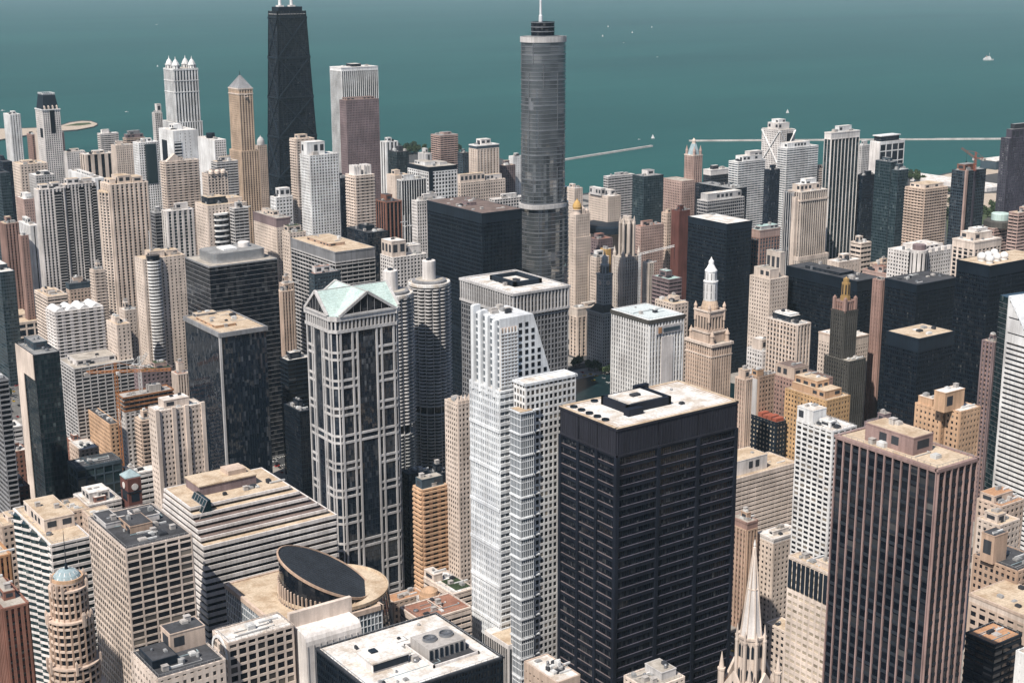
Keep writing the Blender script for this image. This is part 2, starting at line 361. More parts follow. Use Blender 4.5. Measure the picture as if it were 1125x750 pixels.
coast = [(-349.8, 5815.0, 0.0), (860.4, 4548.1, 0.0), (1087.2, 3981.0, 0.0), (1149.9, 3948.2, 0.0), (1224.4, 3935.3, 0.0), (1292.1, 4033.0, -0.0), (1336.0, 4055.7, 0.0), (1353.2, 4030.3, 0.0), (1345.4, 3956.6, -0.0), (1331.4, 3913.4, -0.0), (1302.1, 3862.7, 0.0), (1239.7, 3811.2, 0.0), (1191.9, 3806.0, 0.0), (1092.6, 3761.3, 0.0),
    (1006.1, 3700.4, 0.0), (918.9, 3623.4, 0.0), (843.6, 3420.3, 0.0), (887.3, 3288.8, 0.0), (965.3, 3280.0, 0.0), (1061.9, 3258.5, 0.0), (1176.1, 3277.7, 0.0), (1306.1, 3160.0, 0.0), (1412.5, 2998.6, 0.0), (1645.2, 2908.3, 0.0), (1738.6, 2860.1, 0.0), (1808.7, 2665.0, 0.0), (1756.8, 2515.1, 0.0), (1636.2, 2260.2, 0.0), (1629.2, 2135.8, 0.0), (1609.3, 2056.1, 0.0), (1695.6, 1966.8, 0.0),
    (1863.9, 2092.7, 0.0), (2007.2, 2142.5, 0.0), (2184.2, 2061.2, 0.0), (2257.1, 1910.4, 0.0), (2296.2, 1897.3, 0.0), (2451.9, 1931.3, 0.0), (2614.4, 1917.2, 0.0), (2774.9, 1872.4, 0.0), (3473.4, 1593.3, 0.0)]
c2 = [(x, y) for x, y, z in coast]+[(9000,-300),(9000,-20000),(-30000,-20000),(-30000,30000),(-4000,30000)]
g_ = MB(); b0 = len(c2)
g_.v = [(x,y,0) for x,y in c2]+[(x,y,-4) for x,y in c2]; g_.f = [tuple(reversed(range(b0)))]+[(i,(i+1)%b0,b0+(i+1)%b0,b0+i) for i in range(b0)]
tag(g_.build('ground', 'land'), None, None, kind='structure')
# streets run north-south and east-west; every block between them is a raised pavement
XS = [-700,-560,-420,-290,-160,-40,95,245,378,497,635,780,915,1050,1185,1320,1455,1590,1725]
YS = [-500,-360,-220,-80,60,200,338,478,622,752,876,1005,1100,1190,1280,1372,1462,1552,1642,1732,1822,1912,2030,2140]
pv = MB(); rd = MB(); mk_ = MB()
for i in range(len(XS)-1):
    for j in range(len(YS)-1):
        x0, x1, y0, y1 = XS[i]+9, XS[i+1]-9, YS[j]+8.5, YS[j+1]-8.5
        pv.box(x0, y0, -.2, x1, y1, .15)
tag(pv.build('pavement', 'pave'), None, None, kind='structure')
for x in XS: rd.face([(x-9,YS[0],.005),(x+9,YS[0],.005),(x+9,YS[-1],.005),(x-9,YS[-1],.005)])
tag(rd.build('road', 'asphalt'), None, None, kind='structure')
rd = MB()
for y in YS:
    for i in range(len(XS)-1): rd.face([(XS[i]+9,y-8.5,.005),(XS[i+1]-9,y-8.5,.005),(XS[i+1]-9,y+8.5,.005),(XS[i]+9,y+8.5,.005)])
tag(rd.build('road', 'asphalt'), None, None, kind='structure')
for x in XS[3:15]:
    for y in range(220, 2100, 9):
        if min(abs(y+2-q) for q in YS) > 12: mk_.face([(x-.1,y,.012),(x+.1,y,.012),(x+.1,y+4,.012),(x-.1,y+4,.012)])
    for y in YS[5:]:
        for s in (-1, 1):
            for k in range(-8, 9, 2): mk_.face([(x+k-.35,y+s*10.2-1,.012),(x+k+.35,y+s*10.2-1,.012),(x+k+.35,y+s*10.2+1,.012),(x+k-.35,y+s*10.2+1,.012)])
for y in YS[5:]:
    for x in range(-280, 1700, 9):
        if min(abs(x+2-q) for q in XS) > 12: mk_.face([(x,y-.1,.012),(x+4,y-.1,.012),(x+4,y+.1,.012),(x,y+.1,.012)])
tag(mk_.build('road_marking', 'paint'), None, None, kind='structure')
def sheet(name, mat, pts, z):
    b = MB(); q = [(p[0],p[1],z) for p in pts]
    ar = sum(q[i][0]*q[(i+1)%len(q)][1]-q[(i+1)%len(q)][0]*q[i][1] for i in range(len(q)))
    b.face(q if ar > 0 else q[::-1]); return tag(b.build(name, mat), None, None, kind='structure')
sheet('beach', 'sandbeach', [(848.8, 4491.5, 0.0), (1083.1, 3967.1, -0.0), (1145.7, 3934.4, 0.0), (1219.1, 3919.1, 0.0), (1287.6, 4012.0, 0.0), (1328.3, 4033.5, 0.0), (1345.5, 4008.2, 0.0), (1340.6, 3948.2, 0.0), (1331.2, 3919.5, 0.0), (1305.3, 3874.7, 0.0), (1244.9, 3826.6, 0.0), (1196.9, 3821.2, 0.0), (1097.8, 3778.1, 0.0), (1010.8, 3716.5, 0.0), (924.1, 3642.6, 0.0)], .1)
sheet('lawn', 'lawn', [(1244.2, 3934.9, 0.0), (1298.2, 3983.0, 0.0), (1330.4, 3979.9, 0.0), (1322.4, 3935.0, 0.0), (1282.5, 3914.9, 0.0)], .2)
sheet('beach', 'sandbeach', [(2289.0, 1886.8, 0.0), (2443.7, 1920.2, 0.0), (2582.4, 1904.9, 0.0), (2650.1, 1909.0, 0.0), (2589.0, 1864.8, 0.0), (2459.7, 1858.0, 0.0), (2323.6, 1830.1, 0.0), (2222.2, 1814.2, 0.0)], .3)
sheet('sand_lot', 'sandbeach', [(2175.9, 1734.3, 0.0), (2284.4, 1682.3, 0.0), (2166.3, 1583.6, 0.0), (2024.8, 1613.7, 0.0)], .3)
sheet('lawn', 'lawn', [(2072.9, 1652.1, 0.0), (2236.0, 1609.4, 0.0), (1910.7, 1374.1, 0.0), (1813.4, 1445.1, 0.0)], .25)
sheet('lawn', 'lawn', [(537.5, 2077.0, -0.0), (576.8, 2017.4, 0.0), (522.5, 1845.4, 0.0), (479.6, 1876.5, 0.0)], .25)
sheet('parking_lot', 'lot', [(373.3, 1508.2, 0.0), (415.3, 1521.3, 0.0), (394.7, 1392.4, 0.0), (323.6, 1336.2, 0.0)], .25)
roofm('river_and_shade', (.009,.026,.030), (.006,.018,.022), rough=.3)
sheet('river_and_bank_shade', 'river_and_shade', [(-200,889,0),(690,889,0),(800,975,0),(985,1000,0),(975,1070,0),(925,1152,0),(840,1152,0),(770,1092,0),(650,960,0),(445,958,0),(415,917,0),(-200,917,0)], .22)  # river, stretched over the north bank so its dark colour paints shade there
def breakwater(label, p, q, w):
    b = MB(); p, q = Vector(p), Vector(q); n = max(2, int((q-p).length/60)); d = (q-p)/n
    for k in range(n):
        a = p+d*k; c = p+d*(k+1); s = (q-p).normalized().cross(Vector((0,0,1)))*w/2; hh = 1.2+.5*random.random()
        b.hexa([a-s*1.4+Vector((0,0,-4)), c-s*1.4+Vector((0,0,-4)), c+s*1.4+Vector((0,0,-4)), a+s*1.4+Vector((0,0,-4)), a-s+Vector((0,0,hh)), c-s+Vector((0,0,hh)), c+s+Vector((0,0,hh)), a+s+Vector((0,0,hh))])
    return tag(b.build('breakwater', 'concrete', None, tuple(p)), label, 'breakwater', 'breakwaters in the lake')
breakwater('short slanting pale breakwater ending in open water right of the round steel tower', (1848.9, 2548.3, 0.0), (2231.5, 2642.6, 0.0), 7)
breakwater('long level pale breakwater across the lake behind the right-hand towers', (2374.1, 2669.0, 0.0), (3083.3, 2196.1, 0.0), 7)
# thin air: far things lose a little contrast
hz = MB(); hz.box(-31000, -21000, -5, 61000, 61000, 470)
hm = bpy.data.materials.new('haze'); hm.use_nodes = True; t = hm.node_tree
t.nodes.remove(t.nodes['Principled BSDF']); v = t.nodes.new('ShaderNodeVolumePrincipled'); v.inputs['Color'].default_value = (.70,.90,1.0,1); v.inputs['Density'].default_value = 2.1e-5; v.inputs['Anisotropy'].default_value = 0.0
t.links.new(v.outputs[0], t.nodes['Material Output'].inputs['Volume']); MATS['haze'] = hm
if 2.1e-5 > 0: tag(hz.build('haze', 'haze'), None, None, kind='stuff')

# ---------------------------------------------------------------- towers with shapes of their own
def ell(cx, cy, a, b, n=40, p=2.0):
    out = []
    for i in range(n):
        t = 2*math.pi*i/n; c, s = math.cos(t), math.sin(t)
        out.append((cx+a*math.copysign(abs(c)**(2/p), c), cy+b*math.copysign(abs(s)**(2/p), s)))
    return out
def band(poly, grow, z0, z1, mb):
    c = inset(poly, -grow); n = len(poly); b = len(mb.v)
    mb.v += [(x,y,z0) for x,y in c]+[(x,y,z1) for x,y in c]
    for i in range(n): mb.f.append((b+i, b+(i+1)%n, b+n+(i+1)%n, b+n+i))
    mb.f.append(tuple(b+n+i for i in range(n))); mb.f.append(tuple(b+i for i in reversed(range(n))))

def tapered_tower():
    x, y, w, d, h = (1061.0, 2227.0, 51.7, 32.2, 347.7); h = 344
    cx, cy = x+w/2, y+d/2
    t = thing('braced_tower', 'tall black tapering tower with crossed bracing and two white masts', 'tower', (cx,cy,0))
    W0, D0, W1, D1 = 80/2, 50/2, w/2, d/2
    at = lambda k: [(cx+sx*(W0+(W1-W0)*k), cy+sy*(D0+(D1-D0)*k)) for sx,sy in ((-1,-1),(1,-1),(1,1),(-1,1))]
    c = MB(); c.prism(at(0), 0, h, 3.4, 3.5, at(1)); c.build('glazing', 'glz_black', t)
    s = MB(); N = 92
    for k in range(N): 
        q = at(k/N); ring(s, q, .1, .25, h*k/N, h*k/N+1.3)
    s.build('spandrels', 'black', t)
    pl = MB(); q0, q1 = at(0), at(1)
    for e in range(4):
        a0, b0, a1, b1 = Vector((*q0[e],0)), Vector((*q0[(e+1)%4],0)), Vector((*q1[e],h)), Vector((*q1[(e+1)%4],h))
        n = 9 if e % 2 == 0 else 5
        for i in range(n+1): pl.bar(a0.lerp(b0,i/n), a1.lerp(b1,i/n), 1.7 if i in (0,n) else 1.0)
    pl.build('column_frame', 'black', t)
    x_ = MB(); P_ = lambda e, k, u: Vector((*at(k)[e],h*k)).lerp(Vector((*at(k)[(e+1)%4],h*k)), u)
    for e in range(4):
        n = 5
        for i in range(n):
            k0, k1 = .02+.19*i, .02+.19*(i+1)
            nn = (Vector((0,-.8,0)), Vector((.8,0,0)), Vector((0,.8,0)), Vector((-.8,0,0)))[e]
            x_.bar(P_(e,k0,0)+nn, P_(e,k1,1)+nn, 1.8); x_.bar(P_(e,k0,1)+nn*1.2, P_(e,k1,0)+nn*1.2, 1.8)
            x_.bar(P_(e,k1,0)+nn*.9, P_(e,k1,1)+nn*.9, 2.2)
    x_.build('cross_bracing', 'charcoal', t)
    b = MB(); b.box(cx-W1-.6, cy-D1-.6, h-5.4, cx+W1+.6, cy+D1+.6, h-4.6); b.build('pale_band', 'lightgrey', t)  # plain light grey band just below the roof
    r = MB(); r.box(cx-W1+4, cy-D1+4, h, cx+W1-4, cy+D1-4, h+6.5); r.build('penthouse', 'black', t)
    for px in (304, 323.3):
        k = (px-295)/40.5; ax = x+w*(.06+k*.86)
        m = MB(); m.lathe(ax, cy, [(2.6,h+6.5),(2.6,h+30),(1.7,h+31),(1.7,h+62),(.9,h+63),(.9,h+92),(.1,h+104)], 10); mo = m.build('mast', 'white', t)
        p_ = MB(); p_.box(ax-5, cy-5, h+6.5, ax+5, cy+5, h+9); sub(p_.build('mast_base', 'offwhite', t), mo)
tapered_tower()

def round_tower():
    X, Y, Z = (792.9, 1123.6, 349.4); X += 9.5
    t = thing('steel_tower', 'tall round-cornered silver and glass tower with a thin white spire', 'tower', (X,Y,0))
    body = ell(X, Y+13, 21.6, 16.5, 44, 2.5); zb = (793.2, 1123.4, 191.9)[2]
    low = ell(X+2.6, Y+14, 24, 18, 44, 2.5); z2 = (793.2, 1123.4, 206.8)[2]-1
    for nm, pl, z0, z1 in (('upper', body, zb, Z), ('lower', low, 0, zb)):
        c = MB(); c.prism(pl, z0, z1, 9.0, 7.8); c.build('glazing', 'glz_mirror', t)
        s = MB(); n = int((z1-z0)/3.9)
        for k in range(n): band(pl, .35, z0+k*3.9, z0+k*3.9+(.55 if k % 6 else 1.5), s)
        s.build('spandrels', 'dullsteel', t)
        m = MB(); q = inset(pl, -.42)
        rng = random.Random(5)
        for i in range(0, 44, 2):
            k = 0
            while k < n:
                L = rng.randint(4, 14)
                if rng.random() < .16: m.lathe(q[i][0], q[i][1], [(.34, z0+k*3.9), (.34, z0+min(n,k+L)*3.9)], 5)
                k += L
        m.build('mullion_frame', 'dullsteel', t)
        for q2 in range(20):
            k = rng.randint(1, n-5); i = rng.randint(0, 43); j = (i+1) % 44; qq = inset(pl, -.2)
            zz = z0+k*3.9; hh = 3.9*rng.randint(1,3)
            pn = MB(); pn.face([(*qq[i],zz),(*qq[j],zz),(*qq[j],zz+hh),(*qq[i],zz+hh)]); pn.build('louvre_panel', 'dullsteel', t)
    for z, hh in ((Z-5, 5), (zb-4, 4)):
        b = MB(); band(inset(body, -.4 if z > 300 else -2.2), .5, z, z+hh, b); b.build('steel_band', 'lightgrey', t)
    for f in (.18, .5, .74):
        b = MB(); z = zb+(Z-zb)*f; band(body, -.1, z, z+4.4, b); b.build('plant_floor', 'dullsteel', t)
    r = MB(); band(body, -1.2, Z, Z+.3, r); r.build('roof', 'r_grey', t)
    e_ = MB(); e_.prism(ell(X-1.5, Y+12, 11, 9, 28, 2.6), Z, Z+13.5, 2.4, 3.4); cr = e_.build('crown', 'glz_black', t)
    s = MB()
    for k in range(4): band(ell(X-1.5, Y+12, 11, 9, 28, 2.6), .35, Z+k*4.2, Z+k*4.2+.9, s)
    sub(s.build('crown_band', 'dullsteel', t), cr)
    s = MB(); s.lathe(X-4, Y+12, [(1.9,Z+13.5),(1.7,Z+19),(1.1,Z+20),(.9,Z+45),(.25,Z+68)], 10); s.build('spire', 'steelwhite', t)
    # lower east shoulder
    sh = ell(X+9.5, Y+20, 19.0, 18, 32, 2.6); c = MB(); c.prism(sh, 0, z2, 3, 3.9); c.build('shoulder', 'glz_navy', t)
    s = MB()
    for k in range(int(z2/3.9)): band(sh, .3, k*3.9, k*3.9+.9, s)
    s.build('spandrels', 'dullsteel', t)
round_tower()

def lantern_tower():
    x, y, w, d, h = (906.8, 2304.6, 42.2, 41.0, 252.7)
    t = thing('lantern_tower', 'pale stone tower crowned by four pointed corner lanterns', 'tower', (x+w/2,y+d/2,0))
    st = ('p', 5.2, 3.4, .46, .35)
    zl = h-52
    block(t, x-4, y-2, w+6, d+10, 0, zl-35, ('p',4.4,3.4,.5,.35), 'white', 'glz', 'r_gravel')
    block(t, x, y, w, d, zl-35, h, st, 'white', 'glz_navy', 'r_gravel', 'bluegrey')
    for f in (.25, .62, .97):
        b = MB(); ring(b, rect(x,y,w,d), .3, 1.1, h-50*(1-f)-1.4, h-50*(1-f)); b.build('cornice', 'white', t)
    r = min(w, d)*.16
    for sx, sy in ((0,0),(1,0),(1,1),(0,1)):
        lx, ly = x+r+.3+sx*(w-2*r-.6), y+r+.3+sy*(d-2*r-.6)
        l = MB(); l.lathe(lx, ly, [(r,h-9),(r,h+5),(r*1.12,h+5),(r*1.12,h+6.3),(r*.92,h+6.3),(r*.85,h+8.5),(r*.5,h+12.5),(r*.16,h+15),(.12,h+20)], 8); lo = l.build('lantern', 'white', t)
        s = MB()
        for q in range(8):
            a = 2*math.pi*(q+.5)/8; s.bar((lx+r*.95*math.cos(a), ly+r*.95*math.sin(a), h-5), (lx+r*.95*math.cos(a), ly+r*.95*math.sin(a), h+4), .9)
        sub(s.build('window_strip', 'darkgrey', t), lo)
lantern_tower()

def pyramid_tower():
    x, y, w, d, h = (883.9, 2004.3, 21.9, 34.2, 241.2)
    t = thing('pyramid_tower', 'slender golden stone tower with a grey pyramid roof', 'tower', (x+w/2,y+d/2,0))
    zl = h-92
    block(t, x-1.5, y-1.5, w+7, d+6, 0, zl, ('p',4.2,3.3,.42,.45), 'peach', 'glz', 'r_gravel', 'tan')
    block(t, x, y, w, d, zl, h, ('p',4.2,3.3,.42,.45), 'peach', 'glz', 'r_gravel', 'tan')
    for z in (h-9, h-1.5):
        b = MB(); ring(b, rect(x,y,w,d), .2, 1.1, z, z+1.6); b.build('cornice', 'cream', t)
    p = MB(); cx, cy = x+w/2, y+d/2
    b = len(p.v); p.v += [(x-.5,y-.5,h+.2),(x+w+.5,y-.5,h+.2),(x+w+.5,y+d+.5,h+.2),(x-.5,y+d+.5,h+.2),(cx-1,cy-1,h+18),(cx+1,cy-1,h+18),(cx+1,cy+1,h+18),(cx-1,cy+1,h+18)]
    p.f += [(0,1,5,4),(1,2,6,5),(2,3,7,6),(3,0,4,7),(4,5,6,7)]; po = p.build('pyramid_roof', 'grey', t)
    f = MB(); f.lathe(cx, cy, [(.8,h+18),(.5,h+20),(.1,h+25)], 8); sub(f.build('finial', 'darkgrey', t), po)
    e = MB(); e.lathe(cx, y-.9, [(2.6,h-13),(2.6,h-12.4)], 16); 
    for q in range(12):
        a = 2*math.pi*q/12; e.bar((cx+3*math.cos(a), y-.9, h-12+3*math.sin(a)), (cx+3*math.cos(a+.53), y-.9, h-12+3*math.sin(a+.53)), .8)
    e.build('round_window_frame', 'cream', t)
pyramid_tower()

def mansard_tower():
    x, y, w, d, h = (704.0, 2360.9, 28.0, 36.0, 193.2)
    t = thing('mansard_tower', 'cream tower with a steep dark mansard roof and white rail on top', 'tower', (x+w/2,y+d/2,0))
    block(t, x, y, w, d, 0, h, ('g',3.6,3.4,.44,.38), 'offwhite', 'glz', 'r_tar')
    b = MB(); b.box(x+w*.40, y-.7, h-38, x+w*.66, y+.2, h-1); b.build('glass_bay', 'glz_black', t)
    b = MB(); b.box(x-.7, y+d*.15, h-45, x+.2, y+d*.5, h-30); b.build('glass_bay', 'glz_black', t)
    b = MB(); ring(b, rect(x,y,w,d), .3, 1.2, h-1, h+.8); b.build('cornice', 'white', t)
    m = MB(); i = 1.2; k = 6.0; H = 23
    m.prism(rect(x,y,w,d,i), h, h+H, 3, 3, rect(x,y,w,d,k*.75)); mo = m.build('mansard_roof', 'charcoal', t)
    r = MB()
    for p, u, n, L in edges(rect(x,y,w,d,k*.75)):
        r.ob(p, u, n, 0, L, -.2, .2, h+H+2.4, h+H+3.2)
        for q in range(7): r.ob(p, u, n, L*q/6-.35 if q else 0, L*q/6+.35 if q < 6 else L, -.2, .2, h+H, h+H+2.4)
    sub(r.build('rail', 'white', t), mo)
    for q in range(4):
        c = MB(); cx = x+w*(.14+.24*q); c.box(cx-1.3, y+.4, h+.4, cx+1.3, y+4, h+5); c.lathe(cx, y+2.2, [(1.9,h+5),(.1,h+7)], 4); c.build('dormer', 'cream', t)
mansard_tower()

def corncob(label, top):
    X, Y, Z = top; R = 16.3
    n, pet = 96, 16
    prof = [(R+1.9*abs(math.sin(pet/2*2*math.pi*i/n)), 2*math.pi*i/n) for i in range(n)]
    t = thing('corncob_tower', label, 'tower', (X,Y,0), 'twin round corncob towers')
    def slab(mb, z, hgt, k=1.0):
        b = len(mb.v); q = [(X+r*k*math.cos(a), Y+r*k*math.sin(a)) for r, a in prof]; c = [(X+11*math.cos(a), Y+11*math.sin(a)) for r, a in prof]
        mb.v += [(x,y,z) for x,y in q]+[(x,y,z+hgt) for x,y in q]+[(x,y,z+hgt) for x,y in c]+[(x,y,z) for x,y in c]
        for i in range(n):
            j = (i+1) % n; mb.f += [(b+i,b+j,b+n+j,b+n+i), (b+n+i,b+n+j,b+2*n+j,b+2*n+i), (b+3*n+i,b+3*n+j,b+j,b+i)]
    split = Z*.36; c = MB(); c.lathe(X, Y, [(13.6,0),(13.6,Z-2)], 48); c.build('glazing', 'glz_black', t)
    s = MB(); k = 4.0
    while k < split-7: slab(s, k, .75, .97); k += 2.9
    s.build('parking_deck', 'shade', t)
    s = MB(); k = split
    while k < Z-2: slab(s, k, .95); k += 2.92
    s.build('balcony_ring', 'lightgrey', t)
    p = MB()
    for q in range(pet):
        a = 2*math.pi*q/pet; p.bar((X+R*.985*math.cos(a), Y+R*.985*math.sin(a), 0), (X+R*.985*math.cos(a), Y+R*.985*math.sin(a), Z-1), .5)
    p.build('column_frame', 'lightgrey', t)
    r = MB(); r.lathe(X, Y, [(17.6,Z-2),(17.6,Z),(17.2,Z+.6),(16.4,Z+.6),(16.4,Z-.1)], 48); r.build('roof', 'r_white', t)
    w2 = MB(); w2.lathe(X, Y, [(14.2,Z-.1),(14.2,Z+1.8),(13,Z+2.2)], 32); w2.build('plant_ring', 'grey', t)
    w3 = MB(); w3.lathe(X, Y, [(11.5,Z+2.1),(11.5,Z+2.3)], 32); w3.build('roof', 'r_gravel', t)
    co = MB(); co.lathe(X, Y, [(5.6,Z),(5.6,Z+17.5),(5.2,Z+17.9)], 28); o = co.build('lift_core', 'offwhite', t)
    a_ = MB(); a_.box(X-1.8, Y-1.5, Z+17.9, X+1.4, Y+1.5, Z+19.3); a_.lathe(X+2.6, Y, [(.25,Z+17.9),(.1,Z+22)], 6); sub(a_.build('roof_unit', 'charcoal', t), o)
corncob('nearer round corncob balcony tower with a white lift core, right of the gabled tower', (593.5, 1011.1, 161.7))
corncob('farther round corncob tower half hidden behind the gabled tower', (539.7, 981.5, 164.9))

def gabled_tower():
    x, y, w, d, h = (386.3, 790.0, 48.6, 38.4, 203.6)
    t = thing('gabled_tower', 'grey stone and glass tower with classical pediments and a pale green roof', 'tower', (x+w/2,y+d/2,0))
    c = 3.6; poly = [(x+c,y),(x+w-c,y),(x+w,y+c),(x+w,y+d-c),(x+w-c,y+d),(x+c,y+d),(x,y+d-c),(x,y+c)]
    g = MB(); g.prism(poly, 0, h-.5, 1.6, 3.6); g.build('glazing', 'glz_navy', t)
    V = (0, .075, .235, .31, .66, .735, .90, .965, 1); zt = h-9.5
    for i, (p, u, n, L) in enumerate(edges(poly)):
        F_ = MB()
        if i % 2 == 0:
            for v in (.035, .235, .32, .655, .74, .955): F_.ob(p, u, n, L*v-.62, L*v+.62, -.1, .75, 0, zt)
            k = 0
            z = zt-18.2
            while z > 0:
                if k == 3: segs = ((0,1),)
                else: segs = ((0,.325),(.65,1)) if k % 4 != 3 else ((0,1),)
                for z_ in (z, z+4.6):
                    for a, b in segs: F_.ob(p, u, n, L*a, L*b, -.1, .55, z_-.75, z_+.75)
                z -= 18.2; k += 1
            m = MB()
            for q in range(1, int(L/1.6)): m.ob(p, u, n, q*1.6-.06, q*1.6+.06, -.05, .1, 0, zt)
            for q in range(int(zt/3.64)): m.ob(p, u, n, 0, L, -.05, .13, q*3.64, q*3.64+.22)
            m.build('mullion_grid', 'dimline', t)
        else:
            for v in (.12, .88): F_.ob(p, u, n, L*v-.45, L*v+.45, -.1, .45, 0, zt)
            z = zt-18.2
            while z > 0:
                for z_ in (z, z+4.6): F_.ob(p, u, n, 0, L, -.1, .38, z_-.75, z_+.75)
                z -= 18.2
        F_.build('stone_frame', 'lightgrey', t)
        col = MB(); nn = max(2, int(L/2.7))
        for q in range(nn): col.ob(p, u, n, (q+.5)*L/nn-.55, (q+.5)*L/nn+.55, -.1, .9, zt, h-3)
        col.build('column_frame', 'lightgrey', t)
    b = MB(); ring(b, poly, .3, 1.0, zt-1.1, zt+.9); b.build('belt_course', 'lightgrey', t)
    b = MB(); ring(b, poly, .3, 1.3, h-3, h); b.build('cornice', 'lightgrey', t)
    e = .9; X0, X1, Y0, Y1 = x-e, x+w+e, y-e, y+d+e; cx, cy = x+w/2, y+d/2; H = h+13.5
    # two crossing gable roofs
    rf = MB(); gx, gy = c+1.5, c+1.5
    S0, S1, W0, W1 = (X0+gx, Y0), (X1-gx, Y0), (X0, Y0+gy), (X0, Y1-gy)
    A_, Bq = (cx, Y0, H), (cx, Y1, H); Cq, Dq = (X0, cy, H), (X1, cy, H); O = (cx, cy, H)
    cs = {'sw': (X0+.4, Y0+.4), 'se': (X1-.4, Y0+.4), 'ne': (X1-.4, Y1-.4), 'nw': (X0+.4, Y1-.4)}
    ez = h+.1
    for sx, sy in ((-1,-1),(1,-1),(1,1),(-1,1)):
        xe, ye = (X0 if sx < 0 else X1), (Y0 if sy < 0 else Y1); xg, yg = (X0+gx if sx < 0 else X1-gx), (Y0+gy if sy < 0 else Y1-gy)
        south, west = (cx, ye, H), (xe, cy, H); p1, p2 = (xg, ye, ez), (xe, yg, ez); v = (xg+sx*gx*.0, yg, ez)
        f1 = [south, O, v, p1]; f2 = [O, west, p2, v]; f3 = [p1, v, p2]
        flip = sx*sy > 0
        for f in (f1, f2, f3): rf.face(f if flip else f[::-1])
    ro = rf.build('roof', 'r_gable', t)
    for ax, (p, q, top) in enumerate((((X0+gx,Y0),(X1-gx,Y0),A_), ((X1,Y0+gy),(X1,Y1-gy),Dq), ((X1-gx,Y1),(X0+gx,Y1),Bq), ((X0,Y1-gy),(X0,Y0+gy),Cq))):
        pg = MB(); pg.face([(*p,ez-.1),(*q,ez-.1),top], [(0,0),(12,0),(6,4)]); po = pg.build('pediment', 'glz_black', t)
        fr = MB(); nrm = ((0,-.35,0),(.35,0,0),(0,.35,0),(-.35,0,0))[ax]; sh = lambda v: (v[0]+nrm[0], v[1]+nrm[1], v[2])
        fr.bar(sh((*p,ez+.3)), sh(top), 1.5, 1.7); fr.bar(sh((*q,ez+.3)), sh(top), 1.5, 1.7); fr.bar(sh((*p,ez+.3)), sh((*q,ez+.3)), 1.2, 1.4); sub(fr.build('pediment_frame', 'lightgrey', t), po)
        m = MB()
        for k in range(1, 8):
            pp = Vector((*p,ez)).lerp(Vector((*q,ez)), k/8); hh = (H-ez)*(1-abs(k/8-.5)*2); m.bar(sh(pp), sh(pp+Vector((0,0,hh))), .25)
        sub(m.build('mullion_grid', 'grey', t), po)
    s = MB()
    for a, b in ((A_, Bq), (Cq, Dq)): s.bar((a[0],a[1],a[2]+.1), (b[0],b[1],b[2]+.1), .7, .4)
    sub(s.build('ridge_cap', 'lightgrey', t), ro)
gabled_tower()

